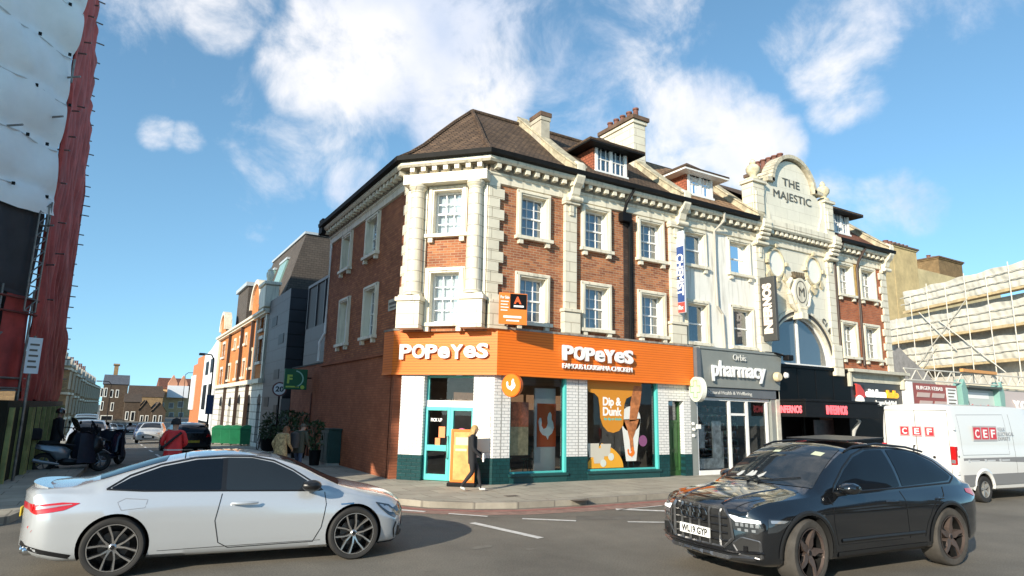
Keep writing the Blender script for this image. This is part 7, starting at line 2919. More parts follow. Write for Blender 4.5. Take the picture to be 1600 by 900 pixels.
    m.add([(-2.35, -.5, 1.755), (-1.45, -.52, 1.715), (-1.45, .52, 1.715), (-2.35, .5, 1.755), (-2.35, -.5, 1.775), (-1.45, -.52, 1.735), (-1.45, .52, 1.735), (-2.35, .5, 1.775)],
          [(0, 1, 2, 3), (4, 5, 6, 7), (0, 1, 5, 4), (1, 2, 6, 5), (2, 3, 7, 6), (3, 0, 4, 7)])
    m.build('roof_hatch', PLB, T, bevel=.006)
    for ax, rt, st in ((0, .35, R(8)), (-2.995, .1, 0)):
        for s_ in (-1, 1):
            wheel(T, ax, s_ * .845, .40, .285, 'blade', mat('black_rim', (.015, .015, .015), .35, .3), mat('bronze_dusty_blade', (.17, .13, .115), .4, .6, vary=.2), RUBD, rr=.295, side=s_, rotate=rt, steer=st)
    return T


# ---------------------------------------------------------------- white panel van
def white_van():
    T = thing('white_van', 'white high roofed panel van with red lettered squares driving off at the right', 'van')
    PT = mat('white_van_paint', (.72, .72, .70), .30, coat=.6)
    S = dict(x0=-4.85, x1=1.1, W=2.04, axles=(0, -3.64), arch=.41, wr=.345, nose=.3, tail=.03, tumble=.03, shoulder=.0,
             zb=[(-4.85, .42), (-4.7, .32), (.8, .28), (1.1, .35)],
             w=[(-4.85, .97), (-4.82, 1.0), (-4.5, 1.02), (0, 1.02), (.6, .98), (1.0, .90), (1.1, .82)],
             zm=[(-4.85, .95), (1.1, .7)],
             wb=[(-4.85, .955), (-4.82, .985), (-4.5, 1.0), (0, 1.0), (.6, .94), (1.1, .78)],
             zbelt=[(-4.85, 1.40), (-.3, 1.36), (.3, 1.25), (.8, 1.1), (1.1, .95)],
             ztop=[(-4.85, 2.50), (-4.80, 2.57), (-4.6, 2.60), (-1.6, 2.62), (-.9, 2.58), (-.5, 2.40), (.0, 1.85), (.35, 1.40), (.6, 1.27), (.95, 1.12), (1.1, 1.0)],
             wtop=[(-4.85, .84), (-4.82, .88), (-1.0, .88), (-.4, .84), (.3, .85), (1.1, .7)],
             crown=[(-4.85, .04), (-4.8, .05), (-1, .06), (0, .05), (1.1, .03)])
    body, bv = car_body(S, 'body', PT, WARCH, T, res=.1)
    x_ = -4.852
    # rear doors
    m = MB()
    m.box(x_ - .004, x_ + .002, -.006, .006, .48, 2.42)
    for s_ in (-1, 1):
        m.box(x_ - .003, x_ + .002, s_ * .86 - .005, s_ * .86 + .005, .48, 2.42)
    m.box(x_ - .003, x_ + .002, -.86, .86, 2.41, 2.42)
    m.build('rear_door_gap', GAP, T)
    RF_ = Frame((x_, 0), (0, -1))
    REDB = mat('logo_red', (.62, .035, .05), .4)
    for i, ch in enumerate('CEF'):
        m = MB(RF_)
        u = -.12 + i * .34 - .30
        m.box(u - .03, u + .25, .001, .004, 1.70, 1.98)
        k = m.build('logo_border', mat('logo_pink', (.72, .35, .35), .5), T)
        m = MB(RF_)
        m.box(u, u + .22, .004, .007, 1.73, 1.95)
        k2 = m.build('logo_square', REDB, k)
        text_mesh(ch, .22, RF_, u + .045, .007, 1.765, .003, WLET, 'lettering', k, bold=.006, width=.135)
    for s_ in (-1,):
        SFv = Frame((0, -1.0), (1, 0))
        SFv.o = Vector((0, s_ * 1.012, 0))
        SFv.n = Vector((0, -1, 0))
        for i, ch in enumerate('CEF'):
            m = MB(SFv)
            u = -3.95 + i * .40
            m.box(u - .03, u + .38, .001, .004, 1.62, 2.02)
            k = m.build('logo_border', mat('logo_grey', (.45, .43, .43), .5), T)
            m = MB(SFv)
            m.box(u, u + .34, .004, .007, 1.66, 1.98)
            k2 = m.build('logo_square', REDB, k)
            text_mesh(ch, .30, SFv, u + .075, .007, 1.71, .003, WLET, 'lettering', k, bold=.008, width=.2)
        GT = mat('grey_print', (.30, .30, .31), .5)
        text_mesh('YOUR', .14, SFv, -2.72, .001, 1.89, .003, GT, 'lettering', T, width=.4)
        text_mesh('ELECTRICAL', .14, SFv, -2.72, .001, 1.76, .003, GT, 'lettering', T, width=.85)
        text_mesh('EXPERTS', .14, SFv, -2.72, .001, 1.63, .003, GT, 'lettering', T, width=.62)
        m = MB(SFv)
        m.box(-4.55, .3, -.02, .006, 1.02, 1.17)
        b1 = m.build('grey_band', mat('band_grey', (.22, .22, .225), .5), T)
        for u in (-4.35, -3.55, -2.8):
            m = MB(SFv)
            m.box(u, u + .10, .007, .009, 1.055, 1.135)
            m.box(u + .14, u + .55, .007, .009, 1.075, 1.115)
            m.build('band_print', mat('pale_print', (.5, .52, .54), .5), b1)
        m = MB(SFv)
        m.box(-4.62, -4.02, -.02, .012, .45, .74)
        m.box(-3.22, -.5, -.02, .012, .45, .74)
        m.build('grey_sill_band', mat('sill_grey', (.20, .20, .20), .6), T)
        ribbon(bv, [(-4.55, 1.25), (-4.55, 2.3), (-2.2, 2.34), (-2.2, 1.25)], 'side', mat('faint_gap', (.2, .2, .21), .5), 'panel_swage', T, .012, .002, s_, True)
        ribbon(bv, [(-1.9, .5), (-1.9, 2.36)], 'side', GAP, 'door_gap', T, .012, .002, s_)
        ribbon(bv, [(-.95, .5), (-.95, 2.2)], 'side', GAP, 'door_gap', T, .012, .002, s_)
        q = rounded([(-.85, 1.42), (.15, 1.38), (-.1, 1.75), (-.35, 2.0), (-.85, 2.02)], .05)
        patch(bv, q, 'side', CARGL, 'door_window', T, .005, s_)
        m = MB(SFv)
        m.box(-4.78, -4.74, .0, .01, 1.2, 1.24)
        m.build('bolt', PLB, T)
        # white flared arch trim round the rear wheel
        pts = [(-3.64 + .48 * math.cos(PI * k / 16), .36 + .48 * math.sin(PI * k / 16)) for k in range(17)]
        ribbon(bv, pts, 'side', PT, 'arch_flare', T, .13, .012, s_, step=.1, raised=.03)
        for hz in (.75, 1.9):
            m = MB()
            m.box(x_ + .0, x_ + .07, s_ * 1.0 - .02, s_ * 1.0 + .02, hz, hz + .1)
            m.build('hinge', PT, T)
    for s_ in (-1, 1):
        m = MB()
        m.box(x_ - .02, x_ + .12, s_ * .93 - .065, s_ * .93 + .065, 1.0, 1.48)
        tl = m.build('tail_lamp', LENSR, T, bevel=.02)
        m = MB()
        m.box(x_ - .024, x_ - .019, s_ * .93 - .05, s_ * .93 + .05, 1.04, 1.13)
        m.build('reversing_lens', LENSC, tl)
    m = MB()
    m.box(x_ - .10, x_ + .05, -.95, .95, .36, .52)
    m.build('rear_bumper', mat('bumper_grey', (.12, .12, .12), .6), T, bevel=.02)
    m = MB()
    m.tube([(x_ - .01, .05, 1.45), (x_ - .05, .06, 1.45), (x_ - .05, .08, 1.30), (x_ - .01, .09, 1.28)], .018, 6)
    m.build('door_handle', PLB, T)
    m = MB()
    m.tube([(x_ - .01, -.45, 1.18), (x_ - .03, -.45, 1.16)], .035, 8)
    m.build('rear_lock', PLB, T)
    q = rounded([(-.45, -.75), (.30, -.85), (.30, .85), (-.45, .75)], .05)
    patch(bv, q, 'top', CARGL, 'windscreen', T, .006)
    for ax in (0, -3.64):
        for s_ in (-1, 1):
            wheel(T, ax, s_ * .90, .345, .22, 'plain', mat('steel_rim', (.22, .22, .22), .45, .6), mat('grey_wheel_trim', (.34, .34, .33), .45, .4), RUB, rr=.215, side=s_, rotate=.2)
    return T


# ---------------------------------------------------------------- simple parked cars down the street
def small_car(name, label, col, estate=False, van=False, dark=CARGL, group=None):
    T = thing(name, label, 'van' if van else 'car', group=group)
    PT = mat('car_paint_%s' % name + str(col), col, .25, metal=.1, coat=.8)
    h = 1.95 if van else 1.47
    S = dict(x0=-3.35, x1=.85, W=1.8, axles=(0, -2.55), arch=.37, wr=.32, nose=.25, tail=.2, tumble=.03,
             zb=[(-3.35, .35), (-3.1, .24), (.5, .2), (.85, .28)], w=[(-3.35, .78), (-3.2, .86), (-2.5, .90), (0, .90), (.6, .85), (.85, .76)],
             zm=[(-3.35, .62), (.85, .5)], wb=[(-3.35, .74), (-3.1, .80), (0, .82), (.85, .66)], zbelt=[(-3.35, .92), (-2.5, .94), (-.5, .9), (.4, .8), (.85, .62)],
             ztop=[(-3.35, 1.0), (-3.2, 1.15 if not van else h), (-2.9, h - .12), (-2.3, h), (-1.3, h), (-.9, h - .1), (-.4, 1.12), (-.1, .98), (.5, .88), (.85, .68)],
             wtop=[(-3.35, .64), (-2.5, .60), (-1.3, .60), (-.4, .7), (.85, .52)], crown=[(-3.35, .03), (-1, .05), (.85, .03)])
    body, bv = car_body(S, 'body', PT, WARCH, T, res=.12)
    for s_ in (-1, 1):
        patch(bv, rounded([(-3.0, 1.02), (-.62, .97), (-.9, 1.2), (-1.3, h - .12), (-2.5, h - .12)], .05), 'side', dark, 'side_window', T, .005, s_, .15)
        patch(bv, rounded([(s_ * .42, .62), (s_ * .74, .60), (s_ * .74, .74), (s_ * .5, .76)], .03), 'front', LENSC, 'headlamp', T, .006, 1, .08)
        patch(bv, rounded([(s_ * .52, .80), (s_ * .78, .80), (s_ * .78, .95), (s_ * .56, .95)], .03), 'rear', LENSR, 'tail_lamp', T, .006, 1, .08)
    patch(bv, rounded([(-1.05, -.52), (-.35, -.68), (-.35, .68), (-1.05, .52)], .05), 'top', dark, 'windscreen', T, .006, 1, .15)
    patch(bv, rounded([(-.55, 1.04), (.55, 1.04), (.50, h - .12), (-.50, h - .12)], .05), 'rear', dark, 'rear_window', T, .008, 1, .1)
    patch(bv, rounded([(-.4, .36), (.4, .36), (.4, .55), (-.4, .55)], .05), 'front', PLB, 'grille', T, .006, 1, .1)
    patch(bv, [(-.25, .42), (.25, .42), (.25, .52), (-.25, .52)], 'front', mat('plate_white', (.80, .80, .78), .35), 'number_plate', T, .02, 1, .3)
    patch(bv, [(-.25, .55), (.25, .55), (.25, .66), (-.25, .66)], 'rear', mat('plate_yellow', (.7, .5, .05), .4), 'number_plate', T, .02, 1, .3)
    for ax in (0, -2.55):
        for s_ in (-1, 1):
            wheel(T, ax, s_ * .79, .32, .2, 'plain', mat('black_rim', (.015, .015, .015), .35, .3), mat('steel_rim', (.22, .22, .22), .45, .6), RUB, rr=.22, side=s_)
    return T


def place(o, x, y, deg, z=None):
    o.location = (x, y, gz(y) if z is None else z)
    o.rotation_euler = (0, 0, R(deg))
    return o


place(silver_coupe(), 3.12, 10.06, -5.6)
place(black_suv(), 7.63, 6.28, 176.0)
# the van's origin is its front axle
hv = R(-3)
vn_ = place(white_van(), 19.35 + 3.46 * math.cos(hv), 9.38 + 3.46 * math.sin(hv), -3)
vn_.scale = (.95, .95, .95)

PG = 'cars parked and driving along the side street'
FARC = [
    ('parked_car', 'silver hatchback coming up the middle of the side street beyond the red jacket', (.42, .44, .45), 236, 684, 57, 262, False),
    ('parked_car', 'dark blue car behind the silver hatchback in the side street', (.01, .015, .05), 226, 677, 70, 268, False),
    ('parked_car', 'black car with pale roof edge right behind the person in the red jacket', (.012, .012, .014), 288, 693, 37, 96, False),
    ('parked_car', 'grey estate car parked at the left kerb behind the scooters', (.35, .37, .40), 137, 693, 40, -90, False),
    ('parked_van', 'blue grey van parked behind the grey estate car at the left kerb', (.16, .22, .27), 131, 683, 52, -90, True),
    ('parked_car', 'dark car parked beyond the blue grey van', (.03, .03, .035), 158, 676, 75, -90, False),
    ('parked_car', 'white car parked beyond the dark car on the left', (.6, .6, .6), 172, 672, 92, -90, False),
    ('parked_car', 'farthest white car parked along the left kerb', (.55, .56, .58), 184, 669, 112, -90, False),
    ('parked_car', 'dark car far down the middle of the side street', (.05, .05, .06), 205, 669, 118, -90, False),
]
for nm, lb, colr, px_, py_, Y, hd, vn in FARC:
    p = aty(px_, py_, Y)
    o = small_car(nm, lb, colr, van=vn, group=PG)
    hh = R(hd)
    place(o, p.x + 1.25 * math.cos(hh), Y + 1.25 * math.sin(hh), hd)
# ================================================================== people
SKIN = mat('skin', (.46, .27, .19), .55, vary=.05)


def person(label, x, y, deg, H, pose, cols, hair=None, extra=None, z=ZC):
    """one continuous skinned figure facing +x; cols = dict of region materials; pose gives joint positions in units of height"""
    T = thing('person', label, 'person')
    J = dict(pel=(0, 0, .52), sp=(0, 0, .61), ch=(.0, 0, .72), nk=(0, 0, .825), hd=(.012, 0, .875), ht=(.012, 0, .95))
    J.update({k: v for k, v in pose.items() if len(k) == 2 or k == 'pel'})
    verts, edges, rad, reg = [], [], [], []

    def V(p, r, g):
        verts.append(tuple(c * H for c in p))
        rad.append((r[0] * H, r[1] * H) if isinstance(r, tuple) else (r * H, r * H))
        reg.append(g)
        return len(verts) - 1

    def E(a, b):
        edges.append((a, b))
    pel = V(J['pel'], (.062, .085), 'leg')
    sp = V(J['sp'], (.055, .078), 'top')
    ch = V(J['ch'], (.062, .092), 'top')
    sh = V(tuple(a * .35 + b * .65 for a, b in zip(J['ch'], J['nk'])), (.045, .07), 'top')
    nk = V(J['nk'], .030, 'skin')
    hb = V(J['hd'], (.046, .040), 'skin')
    hm = V(tuple((a + b) / 2 for a, b in zip(J['hd'], J['ht'])), (.056, .046), 'skin')
    ht = V(J['ht'], (.044, .038), 'skin')
    for a, b in ((pel, sp), (sp, ch), (ch, sh), (sh, nk), (nk, hb), (hb, hm), (hm, ht)):
        E(a, b)
    for s_, nm in ((1, 'l'), (-1, 'r')):
        P = pose[nm + 'arm']           # shoulder offset is fixed; elbow, wrist given
        s0 = V((J['ch'][0], s_ * .105 + J['ch'][1], .79), .040, 'top')
        el = V(P[0], .030, 'top')
        wr = V(P[1], .020, 'top')
        d = (Vector(P[1]) - Vector(P[0])).normalized()
        pm = Vector(P[1]) + d * .045
        pa = V(tuple(pm), (.018, .011), 'skin')
        for a, b in ((sh, s0), (s0, el), (el, wr), (wr, pa)):
            E(a, b)
        sidev = Vector((0, 1, 0)) if abs(d.y) < .8 else Vector((1, 0, 0))
        fwd = d.cross(sidev).normalized()
        for k in range(4):
            o_ = fwd * ((k - 1.5) * .0105)
            ln = (.040, .046, .042, .034)[k]
            f1 = V(tuple(pm + o_ + d * ln * .5), .0055, 'skin')
            f2 = V(tuple(pm + o_ * 1.1 + d * ln * .85 - sidev * s_ * .012), .0048, 'skin')
            E(pa, f1)
            E(f1, f2)
        t1 = V(tuple(Vector(P[1]) + d * .02 + fwd * .026), .0065, 'skin')
        t2 = V(tuple(Vector(P[1]) + d * .042 + fwd * .034), .0055, 'skin')
        E(wr, t1)
        E(t1, t2)
        Q = pose[nm + 'leg']
        h0 = V((J['pel'][0], s_ * .048, J['pel'][2] - .03), (.058, .052), 'leg')
        kn = V(Q[0], .036, 'leg')
        cf = V(tuple(Vector(Q[0]) * .62 + Vector(Q[1]) * .38), .034, 'leg')
        an = V(Q[1], .022, 'leg')
        toe = Q[2]
        hl = V((Q[1][0] - .012 * (1 if toe[0] >= Q[1][0] else -1), Q[1][1], max(.016, Q[1][2] - .035)), .020, 'shoe')
        bt = V(tuple(Vector(Q[1]) * .35 + Vector(toe) * .65), (.022, .020), 'shoe')
        te = V(toe, (.016, .018), 'shoe')
        for a, b in ((pel, h0), (h0, kn), (kn, cf), (cf, an), (an, hl), (hl, bt), (bt, te)):
            E(a, b)
    me = bpy.data.meshes.new('body')
    me.from_pydata(verts, edges, [])
    o = bpy.data.objects.new('body', me)
    COL.objects.link(o)
    md = o.modifiers.new('s', 'SKIN')
    md.use_smooth_shade = True
    for i, sv in enumerate(me.skin_vertices[0].data):
        sv.radius = rad[i]
        sv.use_root = (i == 0)
    ss = o.modifiers.new('u', 'SUBSURF')
    ss.levels = ss.render_levels = 1
    dg = bpy.context.evaluated_depsgraph_get()
    m2 = bpy.data.meshes.new_from_object(o.evaluated_get(dg))
    o.modifiers.clear()
    o.data = m2
    m2.name = 'body'
    regs = ['skin', 'top', 'leg', 'shoe']
    m2.materials.clear()
    for r in regs:
        m2.materials.append(SKIN if r == 'skin' else cols[r])
    from mathutils.kdtree import KDTree
    pts = []
    for a, b in edges:
        for t in (0, .25, .5, .75, 1):
            p = Vector(verts[a]).lerp(Vector(verts[b]), t)
            ra, rb = reg[a], reg[b]
            g = ra if t < .5 else rb
            if {ra, rb} == {'top', 'skin'} and t <= .75:
                g = 'top'
            pts.append((p, g))
    kd = KDTree(len(pts))
    for i, (p, g) in enumerate(pts):
        kd.insert(p, i)
    kd.balance()
    for f in m2.polygons:
        f.material_index = regs.index(pts[kd.find(f.center)[1]][1])
        f.use_smooth = True
    o.parent = T
    LOCS[o] = Vector((0, 0, 0))
    # face: nose, eyes, ears, mouth
    hc = (Vector(J['hd']) * .5 + Vector(J['ht']) * .5) * H
    m = MB()
    m.lathe(hc + Vector((.052 * H, 0, -.008 * H)), [(0, .012 * H), (.006 * H, .0), (.009 * H, -.012 * H), (0, -.016 * H)], 8)
    m.build('nose', SKIN, o, smooth=True)
    m = MB()
    for s_ in (-1, 1):
        m.lathe(hc + Vector((.0, s_ * .044 * H, -.005 * H)), [(0, -.006 * H), (.014 * H, 0), (0, .006 * H)], 8, 'y')
    m.build('ear', SKIN, o, smooth=True)
    m = MB()
    for s_ in (-1, 1):
        m.lathe(hc + Vector((.046 * H, s_ * .018 * H, .004 * H)), [(0, -.004 * H), (.006 * H, 0), (0, .004 * H)], 8, 'x')
    m.box(hc.x + .044 * H, hc.x + .050 * H, -.012 * H, .012 * H, hc.z - .030 * H, hc.z - .027 * H)
    m.build('eye', mat('eye_dark', (.03, .02, .02), .4), o)
    if hair:
        hair(o, hc, H)
    if extra:
        extra(o, H, T)
    T.location = (x, y, z)
    T.rotation_euler = (0, 0, R(deg))
    return T


def shell(mb, c, rx, ry, rz, lo=-.2, hi=1.0, back=0.0, n=16, wob=0.0):
    """part of an ellipsoid from polar height lo..hi, drawn backwards by back"""
    k = 9
    base = len(mb.v)
    for i in range(k + 1):
        h = lo + (hi - lo) * i / k
        r = math.sqrt(max(0, 1 - h * h)) if h > 0 else 1.0 - .1 * h * h
        for j in range(n):
            a = 2 * PI * j / n
            w_ = 1 + wob * math.sin(j * 2.3 + i * 1.7)
            mb.v.append(Vector((c.x + rx * r * math.cos(a) * w_ - back * max(0, -h), c.y + ry * r * math.sin(a) * w_, c.z + rz * h)))
    for i in range(k):
        for j in range(n):
            a, b = base + i * n + j, base + i * n + (j + 1) % n
            mb.f.append((a, b, b + n, a + n))
            mb.m.append(0)


def long_hair(matl, ln=.13, back=.05):
    def f(par, hc, H):
        m = MB()
        shell(m, hc + Vector((-.016 * H, 0, .006 * H)), .056 * H, .054 * H, .062 * H, 0, 1, n=18)
        # falling part behind and at the sides of the face
        n = 14
        rows = []
        for i in range(8):
            t = i / 7
            for j in range(n):
                a = PI * .38 + (2 * PI - PI * .76) * j / (n - 1)
                w_ = 1 + .10 * math.sin(j * 1.9 + i) * t
                m.v.append(Vector((hc.x - .016 * H + .058 * H * math.cos(a) * w_ - back * H * t * .6, hc.y + .056 * H * math.sin(a) * w_ * (1 + .1 * t), hc.z + .01 * H - ln * H * t)))
            rows.append(len(m.v) - n)
        for i in range(7):
            for j in range(n - 1):
                a = rows[i] + j
                m.f.append((a, a + 1, a + n + 1, a + n))
                m.m.append(0)
        m.build('hair', matl, par, smooth=True, auto=False)
    return f


def cap_hair(matl, brim=None, helmet=False):
    def f(par, hc, H):
        m = MB()
        s_ = 1.22 if helmet else 1.0
        shell(m, hc + Vector((-.006 * H, 0, .006 * H)), .058 * H * s_, .052 * H * s_, .060 * H * s_, -.25 if helmet else .05, 1, n=18)
        if brim:
            m.prism([], 0, 0) if False else None
            m.box(hc.x + .03 * H, hc.x + .11 * H, hc.y - .035 * H, hc.y + .035 * H, hc.z + .018 * H, hc.z + .026 * H)
        m.build('helmet' if helmet else ('cap' if brim else 'hair'), matl, par, smooth=True)
    return f


def coat(matl, z0, z1, w0, w1, d0=None, open_=False, name='coat'):
    def f(par, H, T):
        m = MB()
        n, k = 20, 9
        for i in range(k + 1):
            t = i / k
            zz = (z0 + (z1 - z0) * t) * H
            ww = (w0 + (w1 - w0) * t ** .7) * H
            dd = ww * .72
            for j in range(n):
                a = 2 * PI * j / n
                fo = 1 + .05 * math.sin(5 * a + i * .4) * (1 - t)
                m.v.append(Vector((dd * math.cos(a) * fo, ww * math.sin(a) * fo, zz)))
        for i in range(k):
            for j in range(n):
                a, b = i * n + j, i * n + (j + 1) % n
                m.f.append((a, b, b + n, a + n))
                m.m.append(0)
        m.build(name, matl, par, smooth=True, auto=False)
    return f


BLK = mat('black_cloth', (.018, .018, .021), .85, vary=.2)
DEN = mat('dark_denim', (.03, .035, .05), .85, vary=.2)
WSH = mat('white_trainers', (.6, .6, .58), .6)
walk = dict(larm=((-.06, .135, .64), (.02, .14, .52)), rarm=((.05, -.13, .64), (.14, -.11, .56)),
            lleg=((.09, .045, .29), (.13, .045, .06), (.215, .045, .022)), rleg=((.015, -.045, .28), (-.14, -.045, .085), (-.085, -.045, .02)))
stand = dict(larm=((-.01, .14, .64), (.05, .13, .52)), rarm=((-.01, -.14, .64), (.05, -.13, .52)),
             lleg=((.01, .05, .28), (.0, .055, .045), (.085, .065, .018)), rleg=((.01, -.05, .28), (.0, -.055, .045), (.085, -.065, .018)))


def paper(o, H, T):
    m = MB()
    m.box(.17 * H, .19 * H, -.14 * H, -.07 * H, .44 * H, .56 * H)
    m.box(.165 * H, .185 * H, .12 * H, .15 * H, .47 * H, .52 * H)
    m.build('folded_paper', WLET, o)
    coat(BLK, .40, .80, .085, .10)(o, H, T)


lady = dict(walk)
lady['larm'] = ((-.03, .135, .63), (.10, .12, .55))
lady['rarm'] = ((.02, -.13, .63), (.13, -.11, .52))
lady['hd'] = (.03, 0, .87)
lady['ht'] = (.05, 0, .94)
lady['nk'] = (.015, 0, .825)
person('blonde woman in black walking past the corner entrance with folded paper in hand', 7.62, 14.42, -35, 1.62, lady, dict(top=BLK, leg=BLK, shoe=WSH), long_hair(mat('blonde_hair', (.42, .27, .10), .6, vary=.3, vscale=20), .12), paper)

REDJ = mat('red_jacket', (.62, .025, .03), .6, vary=.12, vscale=5)
def redx(o, H, T):
    coat(REDJ, .46, .80, .115, .10, name='jacket')(o, H, T)
    m = MB()
    for zz in (.56,):
        for j in range(20):
            a0, a1 = 2 * PI * j / 20, 2 * PI * (j + 1) / 20
            m.quad([(.0845 * H * math.cos(a), .1185 * H * math.sin(a), (zz + dz) * H) for a, dz in ((a0, 0), (a1, 0), (a1, .018), (a0, .018))])
    m.build('reflective_band', mat('reflective_grey', (.5, .45, .45), .4), o)
    m = MB()
    m.tube([(-.09 * H, -.09 * H, .80 * H), (-.098 * H, .04 * H, .68 * H), (-.09 * H, .12 * H, .60 * H)], .016 * H, 8)
    m.tube([(.08 * H, -.08 * H, .80 * H), (.092 * H, .04 * H, .68 * H), (.08 * H, .12 * H, .60 * H)], .016 * H, 8)
    m.build('bag_strap', BLK, o, smooth=True)
p = aty(272, 690, 17.5)
pr = dict(stand)
pr['larm'] = ((.0, .15, .65), (.09, .09, .60))
pr['rarm'] = ((.0, -.15, .65), (.09, -.09, .60))
person('person in a bright red jacket and dark helmet standing in the side street', p.x, 17.5, 80, 1.74, pr, dict(top=REDJ, leg=BLK, shoe=BLK), cap_hair(BLK, helmet=True), redx, z=0)

FUR = mat('tan_fur_coat', (.40, .29, .15), .9, vary=.6, vscale=16, bump=.8, bscale=40)
p = atz(434, 752, ZC)
stoop = dict(walk)
stoop.update(ch=(.05, 0, .71), nk=(.085, 0, .80), hd=(.115, 0, .84), ht=(.135, 0, .91))
person('woman with long auburn hair and a mottled tan fur coat on the side street pavement', p.x, p.y, 35, 1.50, stoop, dict(top=FUR, leg=DEN, shoe=BLK), long_hair(mat('auburn_hair', (.16, .07, .03), .6, vary=.3, vscale=20), .15), coat(FUR, .36, .80, .15, .10))
OLV = mat('dark_olive_jacket', (.055, .06, .045), .8, vary=.2)
def bagx(o, H, T):
    coat(OLV, .44, .80, .11, .10, name='jacket')(o, H, T)
    m = MB()
    m.lathe((-.13 * H, 0, .66 * H), [(0, -.14 * H), (.07 * H, -.13 * H), (.085 * H, 0), (.07 * H, .12 * H), (0, .14 * H)], 14)
    m.build('backpack', mat('grey_backpack', (.05, .052, .055), .7, vary=.2), o, smooth=True)
p = atz(462, 748, ZC)
person('man in a flat cap and dark olive jacket beside the fur coat', p.x, p.y, 45, 1.56, stoop, dict(top=OLV, leg=mat('blue_jeans', (.06, .10, .18), .85, vary=.2), shoe=BLK), cap_hair(mat('tweed_cap', (.09, .08, .065), .8), brim=True), bagx)
p = atz(78, 742, .0)
sit = dict(stand)
person('motorcyclist in black leathers and a black helmet standing behind the scooters', -1.35, 23.6, 20, 1.76, stand, dict(top=BLK, leg=BLK, shoe=BLK), cap_hair(mat('black_helmet', (.02, .02, .022), .12, coat=1), helmet=True), coat(BLK, .45, .80, .12, .11, name='jacket'), z=ZC)
